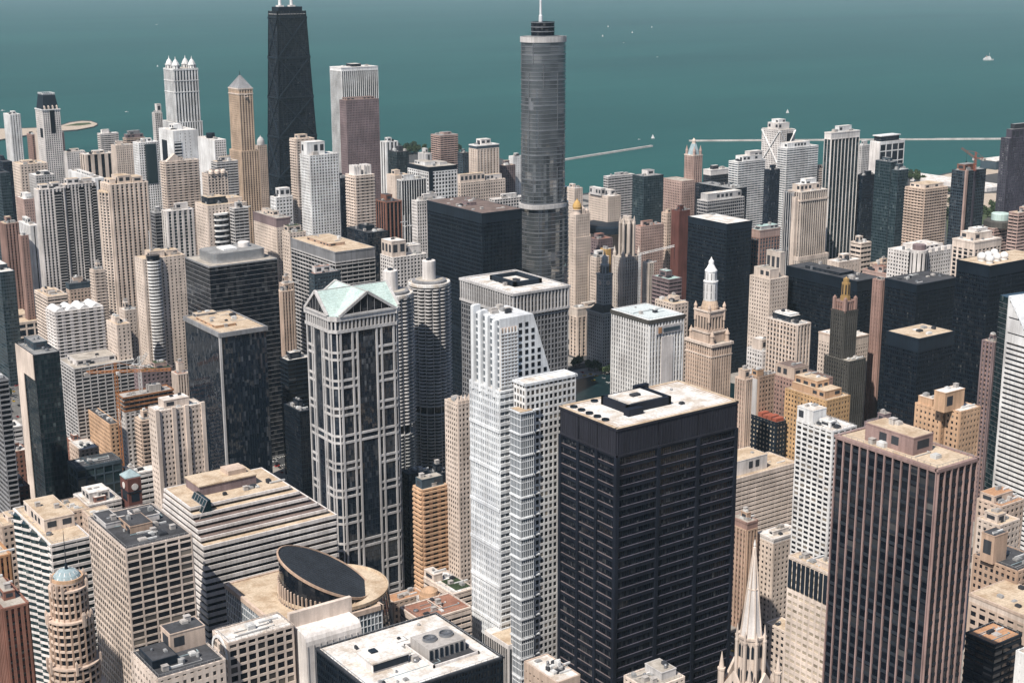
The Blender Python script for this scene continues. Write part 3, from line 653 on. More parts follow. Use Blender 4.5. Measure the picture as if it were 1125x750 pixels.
def white_title_tower():
    D = 715
    x, y, w, d, h = (386.7, 608.9, 37.1, 27.8, 199.8); zu = (386.9, 608.8, 237.6)[2]
    t = thing('white_tower', 'white tower with fins on top, a sloping shoulder and a lower stepped half', 'tower', (x+w/2,y+d/2,0))
    st = ('g', 1.75, 3.75, .42, .34)
    core(t, rect(x,y,w,d), 0, h-.9, st, 'glz_pale'); facade(t, rect(x,y,w,d), 0, h, st, 'steelwhite', None, sides=(2,3))
    facade(t, rect(x,y,w,d), 0, h, ('b',3.2,3.75,.12,.45), 'steelwhite', None, sides=(0,1)); roofing(t, rect(x,y,w,d), h, 'r_white')
    for z in range(int(h)-22, 5, -22): b = MB(); b.ob((x,y+d), (0,-1), (-1,0), -.1, d+.1, -.1, .8, z, z+1.7); b.build('belt_course', 'steelwhite', t)
    # upper part, west fins, sloping shoulder on the south
    ux, uy, ud = x+1.6, y+2.2, d-3.4; xe = x+w*.62; xs = x+w
    u = MB(); pts = [(ux,h-1),(xs-1,h-1),(xe,zu),(ux,zu)]
    u.v += [(a,uy,z) for a,z in pts]+[(a,uy+ud,z) for a,z in pts]
    u.f += [(0,1,2,3),(7,6,5,4),(0,3,7,4),(1,5,6,2),(3,2,6,7)]; u.build('upper_block', 'steelwhite', t)
    fl = 3.75; rows = int((zu-h-4)/fl); nw = 0
    for k in range(rows):
        z = zu-5-k*fl; lim = xe+(xs-xe)*(zu-z)/(zu-h)-2.6; q = x+w*.40
        while q < lim:
            wb = MB(); wb.box(q-1.0, uy-.12, z-1.15, q+1.0, uy+.1, z+1.15); wb.build('window', 'glz', t); q += 4.0; nw += 1
    for k in range(4):
        f = uy+ud*(.06+.27*k); fz = zu+(3.6,1.8,.5,-.6)[3-k]
        m = MB(); m.box(ux-1.6, f, h-4, ux+2.6, f+2.2, fz); m.lathe(ux-1.6, f+1.1, [(1.1,h-4),(1.1,fz-.4)], 12); fo = m.build('fin', 'steelwhite', t)
    s = MB(); s.box(ux+.4, uy-.5, h+1, x+w*.33, uy-.02, zu-5); lo = s.build('lattice_screen', 'sand', t)
    s = MB(); lw = x+w*.33-ux-.4
    for q in range(16): s.box(ux+.2, uy-1.3, h+1.5+q*(zu-h-8)/16, x+w*.34, uy-.52, h+2.2+q*(zu-h-8)/16)
    for q in range(6): s.box(ux+.4+lw*q/5-.25, uy-1.15, h+1, ux+.4+lw*q/5+.25, uy-.51, zu-5)
    sub(s.build('lattice_frame', 'steelwhite', t), lo)
    s = MB()
    for q in range(10): s.box(ux-.35, uy+.3, h+1.5+q*3.7, ux+.1, uy+ud-.3, h+3.6+q*3.7)
    s.build('glazing_strip', 'glz_pale', t)
    units(t, ux+2, uy+2, (xe-ux)*.8, ud-4, zu, 6, random.Random(3))
    # lower east half, in front
    x2, y2, w2, d2, h2 = (387.2, 586.5, 31.8, 10.0, 208.9)
    p2 = rect(x2, y2, w2, d2); s2 = ('w', 2.8, 3.75, .34, .36)
    core(t, p2, 0, h2-.9, s2, 'charcoal', 'core_wall'); facade(t, p2, 0, h2, s2, 'white', None); panes(t, p2, 0, h2, s2); roofing(t, p2, h2, 'r_white')
    b = MB(); ring(b, p2, .5, .75, h2-1.0, h2+.3); b.build('cornice', 'steelwhite', t)
    zb = (381.1, 582.3, 195.2)[2]; bx, by = x2-1.2, y2-1.4
    g = MB(); g.box(bx-3.6, by-1.2, 0, bx+4.2, by+8, zb); g.build('corner_bay', 'glz_pale', t)
    m = MB(); pb = rect(bx-3.6, by-1.2, 7.8, 9.2)
    for p, u_, n, L in edges(pb):
        for q in range(int(L/1.3)+1): m.ob(p, u_, n, q*1.3-.11, q*1.3+.11, -.1, .18, 0, zb)
    for q in range(int(zb/3.75)): ring(m, pb, .1, .14, q*3.75, q*3.75+.5)
    m.build('mullion_grid', 'steelwhite', t)
    z = zb; k = 0
    while z > 20:
        l = MB(); ring(l, pb, .4, .55, z-.7, z+.1); l.box(bx+4, by-.5, z-.6, bx+9, by+.6, z); l.build('ledge', 'steelwhite', t); z -= 11.3
    r = MB(); r.box(bx-3.4, by-1, zb+.3, bx+4, by+7.8, zb+.5); r.build('roof', 'r_tan', t)
    hp = (382.0, 593.9, 65.0)[2]
    p = MB(); p.box(x-7, y-17, 0, x+w*.55, y+d*.2, hp); p.build('podium', 'offwhite', t)
    m = MB()
    for q in range(16): m.box(x-7.25, y-16+q*1.7, 2, x-6.9, y-15.2+q*1.7, hp-2.5)
    for q in range(12): m.box(x-6+q*1.9, y-17.25, 2, x-5.1+q*1.9, y-16.9, hp-2.5)
    m.build('window_strip', 'glz', t)
    r = MB(); r.box(x-6.5, y-16.5, hp, x+w*.5, y-.8, hp+.25); r.build('roof', 'r_tan', t)
white_title_tower()

def courthouse_tower():
    x, y, w, d, h = (400.6, 529.6, 78.4, 44.7, 198.0)
    t = thing('steel_courthouse', 'broad black steel office tower with wide bays and a white roof', 'tower', (x+w/2,y+d/2,0))
    att = 14.5; hb = h-att; poly = rect(x,y,w,d)
    c = MB(); c.prism(poly, 0, h-1, 1.45, 5.4); c.build('glazing', 'glz_black', t)
    m = max(1, round(hb/5.45)); fh = hb/m
    for ei, (p, u, n, L) in enumerate(edges(poly)):
        f = MB()
        for k in range(m+1):
            z = k*fh; f.ob(p, u, n, 0, L, -.1, .5, z-1.0, z+.75); 
        f.build('spandrels', 'bronze', t)
        f = MB()
        for k in range(m+1):
            f.ob(p, u, n, 0, L, -.1, .62, k*fh+.78, k*fh+.98)
        f.build('spandrel_edge', 'edge' if ei == 3 else 'purple', t)  # west edges lighter than the rest: sunlight put into their colour
        f = MB()
        for k in range(4):
            a = L*k/3; f.ob(p, u, n, max(-.9,a-1.0), min(L+.9,a+1.0), -.1, 1.1, 0, hb)
        for k in range(int(L/1.45)): f.ob(p, u, n, k*1.45-.07, k*1.45+.07, -.1, .18, 0, hb)
        f.build('column_frame', 'bronze', t)
        f = MB()
        for b3 in range(3):
            f.ob(p, u, n, L*b3/3+.5, L*(b3+1)/3-.5, -.1, .45, hb+1, h-1.2)
        f.build('attic_panel', 'attic', t)
        f = MB()
        for k in range(int(L/1.75)+1): f.ob(p, u, n, min(L,k*1.75)-.12, min(L,k*1.75)+.12, -.1, .62, hb+1, h-1.3)
        f.ob(p, u, n, -.7, L+.7, -.4, .85, h-1.25, h); f.ob(p, u, n, 0, L, -.1, .8, hb, hb+1)
        f.build('attic_rib', 'attic', t)
    e = MB(); ring(e, poly, .9, .9, h, h+.25); e.build('coping', 'r_tan', t)
    r = MB(); r.box(x+.6, y+.6, h-.9, x+w-.6, y+d-.6, h+.05); r.build('roof', 'r_white', t)
    r = MB()
    for i, k in enumerate((1.3, 3.0)): ring(r, rect(x,y,w,d,k), .12, .12, h+.06, h+.16)
    r.build('roof_rail', 'tan', t)
    for k in range(5):
        f = MB(); fx, fy = x+3.4+k*.1, y+d*(.30+.145*k); f.lathe(fx, fy, [(1.9,h),(1.9,h+.9),(1.5,h+.9),(1.5,h+.3),(.01,h+.3)], 16); f.build('fan_housing', 'charcoal', t)
    for k in range(2):
        f = MB(); f.lathe(x+w*(.16+.09*k)+6, y+d-3.4, [(1.9,h),(1.9,h+.9),(1.5,h+.9),(1.5,h+.3),(.01,h+.3)], 16); f.build('fan_housing', 'charcoal', t)
    px0, py0, px1, py1 = x+w*.235, y+d*.33, x+w*.60, y+d*.80
    o = MB(); ring(o, rect(px0,py0,px1-px0,py1-py0), 1.6, 0, h, h+4.4); po = o.build('penthouse', 'bronze', t)
    f = MB(); f.box(px0+3.2, py0+1.7, h, px1-4.5, py1-1.7, h+4.7); sub(f.build('penthouse_roof', 'r_white', t), po)
    f = MB(); f.box(px0-2.5, py0-4, h, px0+7, py0, h+3.6); sub(f.build('plant_wall', 'bronze', t), po)
    f = MB(); f.box(px1-6, py1, h, px1+3, py1+2.4, h+5.6); sub(f.build('plant_wall', 'bronze', t), po)
    f = MB(); f.box(px0+11, py0+9, h+4.7, px0+16, py0+12, h+5.9); sub(f.build('roof_unit', 'darkgrey', t), po)
    units(t, x+w*.62, y+d*.2, w*.3, d*.6, h, 3, random.Random(2), .8)
courthouse_tower()

def drum_center():
    H = 92.0
    nw = (266.6, 695.4, 92.0); sw = (268.6, 623.7, 92.0); ne = (299.6, 695.6, 92.0)
    cx, cy, cz = (309.7, 654.5, 92.0)
    t = thing('glass_drum_centre', 'low glass government centre with a big slanted elliptical drum roof', 'building', (cx,cy,0))
    x0, y1, y0 = nw[0], nw[1], sw[1]; x1 = cx+12; R = 29.0
    body = [(x0,y0),(x1,y0),(x1,y1),(x0,y1)]
    c = MB(); c.prism(body, 0, H-1.2, 2.2, 4); c.build('glazing', 'glz_blue', t)
    f = MB(); r = MB()
    for p, u, n, L in edges(body):
        for k in range(int(L/2.2)+1): f.ob(p, u, n, min(L,k*2.2)-.18, min(L,k*2.2)+.18, -.1, .3, 0, H-.1)
        for k in range(22): f.ob(p, u, n, 0, L, -.1, .22, k*4.1, k*4.1+.5)
    f.build('mullion_grid', 'steelwhite', t)
    ring(r, body, .8, .7, H-2.4, H+.2); r.build('coping', 'sand', t)
    r = MB(); r.box(x0+.7, y0+.7, H-1.4, x1-.5, y1-.7, H-.5); r.build('roof', 'r_tan', t)
    rng = random.Random(9)
    units(t, x0+6, y0+6, 34, y1-y0-12, H-.5, 7, rng, .6)
    # flaring outer drum with its own flat ring roof
    o = MB(); o.lathe(cx, cy, [(R+11,0),(R+9.5,22),(R+6,48),(R+2.5,72),(R,H+1)], 56); o.build('drum_skirt', 'glz_navy', t)
    m = MB()
    for q in range(56):
        a = 2*math.pi*q/56; pr = [(R+11.15,0),(R+9.65,22),(R+6.15,48),(R+2.65,72),(R+.15,H+1)]
        for k in range(4): m.bar((cx+pr[k][0]*math.cos(a),cy+pr[k][0]*math.sin(a),pr[k][1]), (cx+pr[k+1][0]*math.cos(a),cy+pr[k+1][0]*math.sin(a),pr[k+1][1]), .22)
    for z, rr in ((22,R+9.7),(48,R+6.2),(72,R+2.7)):
        m.lathe(cx, cy, [(rr,z-.3),(rr+.15,z),(rr,z+.3)], 56)
    m.build('drum_mullion_grid', 'dullsteel', t)
    q = MB(); q.lathe(cx, cy, [(R+.2,H+.6),(R+.5,H+2.6),(R-.2,H+2.6),(R-.4,H+1.6),(R-9,H+1.6)], 56); q.build('ring_roof', 'r_tan', t)
    # inner drum cut by a slanting plane
    ix, iy, r0 = cx-5.0, cy-.5, 23.6; dirx, diry = math.sin(R_(118)), math.cos(R_(118)); n = 64
    top = lambda px, py: H+12.0-((px-ix)*dirx+(py-iy)*diry)*.50
    d = MB(); ringp = [(ix+r0*math.cos(2*math.pi*k/n), iy+r0*math.sin(2*math.pi*k/n)) for k in range(n)]
    for k in range(n):
        a, b = ringp[k], ringp[(k+1)%n]; d.face([(*a,H-2),(*b,H-2),(*b,top(*b)),(*a,top(*a))], [(k,0),(k+1,0),(k+1,5),(k,5)])
    d.build('inner_drum', 'glz_black', t)
    s = MB(); s.face([(a,b,top(a,b)+.15) for a,b in ringp]); so = s.build('slanted_roof', 'dimline', t)
    s = MB(); rr = [(ix+(r0+.4)*math.cos(2*math.pi*k/n), iy+(r0+.4)*math.sin(2*math.pi*k/n)) for k in range(n)]
    for k in range(n):
        a, b = rr[k], rr[(k+1)%n]; s.bar((*a,top(*a)), (*b,top(*b)), .9, 1.2)
    sub(s.build('roof_rim', 'tan', t), so)
    s = MB()
    for v in range(-8, 9):
        o_ = v*2.6; L = math.sqrt(max(0, (r0-.6)**2-o_**2)); px, py = -diry, dirx
        a = (ix+px*o_-dirx*L, iy+py*o_-diry*L); b = (ix+px*o_+dirx*L, iy+py*o_+diry*L)
        s.bar((*a,top(*a)+.22), (*b,top(*b)+.22), .25, .2)
    sub(s.build('roof_seam', 'darkgrey', t), so)
    s = MB()
    for k in range(n):
        a = 2*math.pi*k/n; 
        if 130 < math.degrees(a) % 360 < 330:
            zt = top(ix+r0*math.cos(a), iy+r0*math.sin(a)); zz = H+(zt-H)*.45
            if zt > H+3: s.bar((ix+(r0+.7)*math.cos(a), iy+(r0+.7)*math.sin(a), H-.5), (ix+(r0+.7)*math.cos(a), iy+(r0+.7)*math.sin(a), zz), .7)
    s.build('colonnade_frame', 'sand', t)
drum_center()

def striped_terraces():
    x, y, w, d, h = (269.1, 728.8, 82.8, 15.2, 101.6)
    t = thing('striped_terrace_building', 'broad building of cream and dark stripes stepping back in terraces', 'building', (x+w/2,y+d/2,0))
    d = 62; tiers = 6; fl = 4.1; tf = 3.1
    st = ('b', 3.0, fl, .04, .50)
    for k in range(tiers):
        z0, z1 = (0 if k == 0 else h+(k-1)*tf), h+k*tf
        xx, yy, ww, dd = x+.5*k, y+k*4.4, w-k*4.2, d-k*4.4-2
        pl = rect(xx, yy, ww, dd)
        c = MB(); c.prism(pl, z0, z1-.3, 3, fl); c.build('glazing', 'glz_black', t)
        f = MB(); n = max(1, round((z1-z0)/fl)); fh = (z1-z0)/n
        for i in range(n): ring(f, pl, .2, .6, z0+(i+1)*fh-fh*.5, z0+(i+1)*fh+.1)
        f.build('stripe_frame', 'offwhite', t)
        r = MB(); r.box(xx+.3, yy+.3, z1-.3, xx+ww-.3, yy+dd-.3, z1-.05); r.build('terrace_roof', 'r_tan' if k in (0,4,5) else 'r_brown', t)
    zt = h+5*tf
    o = MB(); o.box(x+14, y+36, zt-.1, x+w*.60, y+d-6, zt+5.5); po = o.build('penthouse', 'mauve', t)
    o = MB(); o.box(x+13.5, y+35.5, zt+5.5, x+w*.60+.5, y+d-5.5, zt+6.2); sub(o.build('penthouse_roof', 'r_tan', t), po)
    o = MB(); o.box(x+w*.42, y+42, zt+6.2, x+w*.56, y+d-9, zt+9); sub(o.build('plant_screen', 'sand', t), po)
    units(t, x+w*.2, y+28, w*.6, 8, zt, 6, random.Random(4))
    # slanting glass atrium on the west end
    a = MB(); zz = h+19
    a.v += [(x-1,y+16,h-2),(x+13,y+16,h-2),(x+13,y+36,h-2),(x-1,y+36,h-2),(x+11,y+18,zz),(x+13,y+18,zz),(x+13,y+36,zz),(x+11,y+36,zz)]
    a.f += [(0,1,5,4),(1,2,6,5),(2,3,7,6),(3,0,4,7),(4,5,6,7)]; ao = a.build('glass_atrium', 'glz_teal', t)
    b = MB()
    for k in range(6): b.bar((x-1.1,y+16+k*4,h-2), (x+10.9,y+18+k*3.6,zz), .4)
    for k in range(7): b.bar((x-1.1+k*2,y+15.9+k*.33,h-2+k*3.5), (x-1.1+k*2,y+36.1,h-2+k*3.5), .3)
    sub(b.build('mullion_grid', 'grey', t), ao)
striped_terraces()

def gothic_spire():
    X, Y, Z = (443.3, 477.2, 148.5); zs = (443.5, 476.9, 98.8)[2]; zb = (444.0, 476.4, 80.5)[2]
    t = thing('gothic_spire_tower', 'carved stone gothic church tower with a tall pale spire', 'church tower', (X,Y,0))
    s = MB(); s.lathe(X, Y, [(5.4,zs),(3.6,zs+15),(1.9,zs+30),(.45,Z-3.5),(.7,Z-3),(.12,Z)], 8, R_(22.5), R_(22.5)+2*math.pi); so = s.build('spire', 'offwhite', t)
    c = MB()
    for q in range(8):
        a = R_(22.5+45*q); c.bar((X+5.5*math.cos(a),Y+5.5*math.sin(a),zs), (X+.5*math.cos(a),Y+.5*math.sin(a),Z-4), .5)
    c.lathe(X, Y, [(2.5,zs+24),(2.9,zs+24.5),(2.5,zs+25)], 8, R_(22.5), R_(22.5)+2*math.pi)
    sub(c.build('spire_rib', 'cream', t), so)
    f = MB(); f.box(X-.12, Y-.12, Z, X+.12, Y+.12, Z+2.4); f.box(X-.7, Y-.1, Z+1.4, X+.7, Y+.1, Z+1.65); sub(f.build('cross', 'darkgrey', t), so)
    b = MB(); b.lathe(X, Y, [(6.4,zb-26),(6.4,zs-.5),(6.9,zs-.5),(6.9,zs+.6),(5.5,zs+.6)], 8, R_(22.5), R_(22.5)+2*math.pi); b.build('belfry', 'cream', t)
    for q in range(8):
        a = R_(45*q); dx, dy = math.cos(a), math.sin(a); px, py = -dy, dx
        for k in (-1, 1):
            for lv in (0, 1):
                z0 = zs-9.8-13*lv; ww = MB(); bx, by = X+dx*5.98+px*k*1.05, Y+dy*5.98+py*k*1.05
                ww.v += [(bx+px*s_*.62+dx*o, by+py*s_*.62+dy*o, z) for o in (.0,.22) for s_, z in ((-1,z0),(1,z0),(1,z0+5.6),(0,z0+7.2),(-1,z0+5.6))]
                ww.f += [(5,6,7,8,9)]+[(i,(i+1)%5,5+(i+1)%5,5+i) for i in range(5)]; ww.build('lancet_window', 'charcoal', t)
        a = R_(22.5+45*q); px_, py_ = X+7.1*math.cos(a), Y+7.1*math.sin(a)
        p = MB(); p.lathe(px_, py_, [(1.0,zb-26),(1.0,zs-2),(1.15,zs-2),(1.15,zs-1),(.8,zs-1),(.1,zs+4.6)], 6); p.build('pinnacle', 'cream', t)
    g = MB(); g.box(X-10.5, Y-10.5, 0, X+10.5, Y+10.5, zb-9); g.build('tower_base', 'sand', t)
    st = ('p', 2.6, 3.6, .45, .45); facade(t, rect(X-10.6,Y-10.6,21.2,21.2), 0, zb-11, st, 'sand', 'charcoal')
    for sx, sy in ((-1,-1),(1,-1),(1,1),(-1,1)):
        p = MB(); px_, py_ = X+sx*9.6, Y+sy*9.6; p.lathe(px_, py_, [(1.7,zb-14),(1.7,zb-1),(2,zb-1),(2,zb),(1.4,zb),(.12,zb+8.5)], 8); p.build('pinnacle', 'cream', t)
    for q in range(4):
        a = R_(90*q-90); dx, dy = math.cos(a), math.sin(a); px, py = -dy, dx; bx, by = X+dx*10.4, Y+dy*10.4
        m = MB(); m.v += [(bx+px*s_*6.5+dx*o, by+py*s_*6.5+dy*o, z) for o in (-.8,.6) for s_, z in ((-1,zb-12),(1,zb-12),(1,zb-7),(0,zb+2.5),(-1,zb-7))]
        m.f += [(5,6,7,8,9),(4,3,2,1,0)]+[(i,(i+1)%5,5+(i+1)%5,5+i) for i in range(5)]; go = m.build('gable', 'cream', t)
        for k in (-1.9, 0, 1.9):
            ww = MB(); c2 = (bx+dx*.62+px*k, by+dy*.62+py*k); tp = 2.2 if k == 0 else 0
            ww.v += [(c2[0]+px*s_*.6+dx*o, c2[1]+py*s_*.6+dy*o, z) for o in (0,.12) for s_, z in ((-1,zb-11),(1,zb-11),(1,zb-6.5+tp),(0,zb-5+tp),(-1,zb-6.5+tp))]
            ww.f += [(5,6,7,8,9)]+[(i,(i+1)%5,5+(i+1)%5,5+i) for i in range(5)]; sub(ww.build('lancet_window', 'charcoal', t), go)
    for sx in (-1, 1):
        for sy in (-1, 1):
            for k in range(2):
                m = MB(); o = 15+4.5*k; m.box(X+sx*o*.8-1, Y+sy*o*.8-1, 0, X+sx*o*.8+1, Y+sy*o*.8+1, zb-16-9*k); m.lathe(X+sx*o*.8, Y+sy*o*.8, [(1.3,zb-16-9*k),(.1,zb-9-9*k)], 6); m.build('buttress', 'cream', t)
gothic_spire()

def domed_jewel_tower():
    x, y, w, d, h = (813.6, 905.1, 22.9, 32.2, 96.1)
    t = thing('domed_stone_tower', 'ornate tan stone tower with corner turrets, a dome and a white lantern', 'tower', (x+w/2,y+d/2,0))
    st = ('p', 2.9, 3.7, .52, .45)
    block(t, x, y, w, d, 0, h, st, 'sand', 'glz_warm', 'r_gravel', 'tan')
    b = MB(); ring(b, rect(x,y,w,d), .4, 1.6, h-2.2, h+.2); b.build('cornice', 'cream', t)
    b = MB(); ring(b, rect(x,y,w,d), .3, .9, h-11.5, h-10.5); b.build('belt_course', 'cream', t)
    cx, cy = x+w*.5, y+d*.5; k = min(w, d)*.5
    for sx in (-1, 1):
        for sy in (-1, 1):
            q = MB(); tx, ty = cx+sx*(w/2-2.6), cy+sy*(d/2-2.6)
            q.lathe(tx, ty, [(2.3,h),(2.3,h+1.2),(1.8,h+1.2),(1.8,h+6.4),(2.3,h+6.4),(2.3,h+7.2),(1.9,h+7.2),(1.5,h+8.8),(.8,h+10),(.1,h+12)], 10); q.build('turret', 'sand', t)
    r1 = k*.92
    u = MB(); u.box(cx-r1, cy-r1, h, cx+r1, cy+r1, h+9); u.build('upper_stage', 'sand', t)
    ub = MB(); ring(ub, rect(cx-r1,cy-r1,2*r1,2*r1), .3, .7, h+8.2, h+9.6); ub.build('cornice', 'cream', t)
    zc = h+9; r2_ = k*.80
    v = MB(); v.box(cx-r2_*.9, cy-r2_*.9, zc, cx+r2_*.9, cy+r2_*.9, zc+17); v.build('colonnade_core', 'glz_black', t)
    v = MB()
    for p, uu, n, L in edges(rect(cx-r2_,cy-r2_,2*r2_,2*r2_)):
        for i in range(6): v.ob(p, uu, n, i*L/5-.75 if i else 0, i*L/5+.75 if i < 5 else L, -.9, .1, zc, zc+13)
        v.ob(p, uu, n, 0, L, -1.4, .25, zc+13, zc+18.5); v.ob(p, uu, n, 0, L, -1.2, .35, zc, zc+2)
    v.build('colonnade_frame', 'sand', t)
    v = MB(); ring(v, rect(cx-r2_,cy-r2_,2*r2_,2*r2_), .5, .9, zc+17.6, zc+19); v.build('cornice', 'cream', t)
    for sx in (-1, 1):
        for sy in (-1, 1):
            q = MB(); tx, ty = cx+sx*(r2_-.4), cy+sy*(r2_-.4); q.lathe(tx, ty, [(1.3,zc+9),(1.3,zc+21),(1.6,zc+21),(1.6,zc+22),(1,zc+23.4),(.1,zc+25.5)], 8); q.build('turret', 'sand', t)
    zd = zc+18; rd = r2_*.82
    v = MB(); v.lathe(cx, cy, [(rd,zd),(rd,zd+3.2),(rd*.97,zd+3.6),(rd*.9,zd+6.2),(rd*.78,zd+8.7),(rd*.7,zd+10)], 24); v.build('dome', 'peach', t)
    zl = zd+8.6; rl = rd*.80
    zt = (822.6, 917.2, 170.0)[2]; hh = zt-zl
    v = MB(); v.lathe(cx, cy, [(rl,zl),(rl,zl+hh*.42),(rl*1.08,zl+hh*.42),(rl*1.08,zl+hh*.45),(rl*.86,zl+hh*.45),(rl*.84,zl+hh*.66),(rl*.9,zl+hh*.66),(rl*.9,zl+hh*.69),(rl*.66,zl+hh*.74),(rl*.4,zl+hh*.82),(rl*.38,zl+hh*.9),(rl*.2,zl+hh*.93),(.1,zt)], 16); lo = v.build('lantern', 'white', t)
    for q in range(10):
        a = 2*math.pi*(q+.5)/10
        for z0, z1, r in ((zl+hh*.05,zl+hh*.19,rl), (zl+hh*.22,zl+hh*.38,rl), (zl+hh*.48,zl+hh*.63,rl*.85)):
            s = MB(); s.bar((cx+r*math.cos(a),cy+r*math.sin(a),z0), (cx+r*math.cos(a),cy+r*math.sin(a),z1), .75, .3); sub(s.build('lantern_window', 'grey', t), lo)
    zb = h*.30
    p = MB(); p.box(x-5, y-3, 0, x+w+17, y+d+4, zb); p.build('base_block', 'sand', t); p = MB(); ring(p, rect(x-5,y-3,w+22,d+7), .5, 1.0, zb-1.5, zb+.6); p.build('cornice', 'cream', t)
    facade(t, rect(x-5,y-3,w+22,d+7), 0, zb-2, ('p',2.9,3.7,.5,.45), 'sand', 'charcoal')
domed_jewel_tower()

def gold_topped_tower():
    x, y, w, d, h = (879.4, 815.8, 15.0, 14.6, 141.8)
    t = thing('gold_topped_tower', 'dark green art deco tower with a gilded lantern on top', 'tower', (x+w/2,y+d/2,0))
    st = ('p', 2.6, 3.6, .48, .5)
    block(t, x, y, w, d, 0, h-8, st, 'greenstone', 'glz', 'r_tar', 'greenstone')
    b = MB(); ring(b, rect(x,y,w,d), .3, .5, h-9.5, h-8); b.build('gilded_parapet', 'rust', t)
    i = 2.2; block(t, x+i, y+i, w-2*i, d-2*i, h-9, h, st, 'rust', 'glz', 'r_tar', 'brick')
    for sx in (0, 1):
        for sy in (0, 1):
            m = MB(); px, py = x+1.4+sx*(w-2.8), y+1.4+sy*(d-2.8); m.box(px-1.2,py-1.2,h-9,px+1.2,py+1.2,h+2.2); m.lathe(px,py,[(1.4,h+2.2),(.1,h+4)],4,R_(45),R_(405)); m.build('pinnacle', 'rust', t)
    cx, cy = x+w/2, y+d/2; zt = (886.6, 822.7, 161.4)[2]; r = min(w,d)*.26
    m = MB(); m.lathe(cx, cy, [(r*1.15,h-1),(r*1.15,h+3),(r,h+3),(r*.96,zt-5),(r*.7,zt-5),(r*.66,zt-1.5),(r*.3,zt-1),(.1,zt)], 8, R_(22.5), R_(382.5)); lo = m.build('lantern', 'goldleaf', t)
    for q in range(8):
        a = R_(45*q); s = MB(); s.bar((cx+r*.93*math.cos(a),cy+r*.93*math.sin(a),h+5), (cx+r*.9*math.cos(a),cy+r*.9*math.sin(a),zt-6.5), r*.28, .3); sub(s.build('lantern_window', 'bronze', t), lo)
    zb = (876.7, 803.7, 93.1)[2]
    bx = x-2; p = rect(bx, y-9, w+5, d+12); block(t, bx, y-9, w+5, d+12, 0, zb, st, 'greenstone', 'glz', 'r_gravel', 'greenstone')
    units(t, bx+2, y-8, w, 5, zb, 4, random.Random(8))
gold_topped_tower()

def diamond_tower():
    X, Y, Z = (845.4, 633.8, 183.8)
    t = thing('slant_topped_tower', 'white striped tower with a sharply slanted diamond top at the right edge', 'tower', (X,Y,0))
    th = R_(8); ex = lambda a, o: (X+math.sin(th)*-a*1-0+math.cos(th)*o, Y-math.cos(th)*a-math.sin(th)*o)   # a runs south along the west face, o eastward
    L, Dp, drop = 46, 26, 58
    hz_ = lambda a: Z-drop*a/L
    c = MB(); pts = [ex(0,0), ex(L,0), ex(L,Dp), ex(0,Dp)]
    c.v += [(*p,0) for p in pts]+[(*pts[0],Z),(*pts[1],hz_(L)),(*pts[2],hz_(L)),(*pts[3],Z)]
    c.f += [(0,1,5,4),(1,2,6,5),(2,3,7,6),(3,0,4,7),(4,5,6,7)]; c.uv = {0: [(0,0),(14,0),(14,40),(0,40)], 1: [(0,0),(8,0),(8,40),(0,40)]}
    c.build('glazing', 'glz_navy', t)
    f = MB(); fl = 3.7; k = 0
    while k*fl < Z-2:
        z = k*fl
        amax = min(L, max(0,(Z-(z+1.9))*L/drop)) if z+1.9 > hz_(L) else L
        top = k*fl > Z-34
        if amax > 1:
            p = ex(0,0); u = (ex(1,0)[0]-p[0], ex(1,0)[1]-p[1]); n = (-math.cos(th), math.sin(th))
            f.ob(p, u, n, 0, amax, -.1, .5, z, z+(2.05 if not top else 3.72 if k % 3 else 2.6))
            if amax == L:
                p2 = ex(L,0); u2_ = (math.cos(th), -math.sin(th)); n2 = (-math.sin(th)*1, -math.cos(th)); f.ob(p2, u2_, n2, -.5, Dp, -.1, .5, z, z+2.05)
        k += 1
    f.build('stripe_frame', 'white', t)
    r = MB(); q = [(*ex(-.6,-.7),Z+.5),(*ex(L,-.7),hz_(L)+.5),(*ex(L,Dp),hz_(L)+.5),(*ex(-.6,Dp),Z+.5)]; r.v += q+[(a,b,z+.8) for a,b,z in q]; r.f += [(0,1,5,4),(1,2,6,5),(2,3,7,6),(3,0,4,7),(4,5,6,7)]; r.build('slanted_roof', 'steelwhite', t)
    e = MB(); e.ob(ex(0,0), (u[0],u[1]), n, -.7, .8, -.6, .7, 0, Z+.6); e.build('corner_post', 'white', t)
    g = MB(); pts = [ex(-13,4), ex(-.8,1.5), ex(-.8,Dp), ex(-13,Dp)]; g.prism(pts, 0, Z-1, 2, 3.7); go = g.build('north_half', 'glz_teal', t)
    m = MB()
    for k in range(int(Z/3.7)): ring(m, pts, .1, .15, k*3.7, k*3.7+.35)
    sub(m.build('mullion_grid', 'dullsteel', t), go)
diamond_tower()

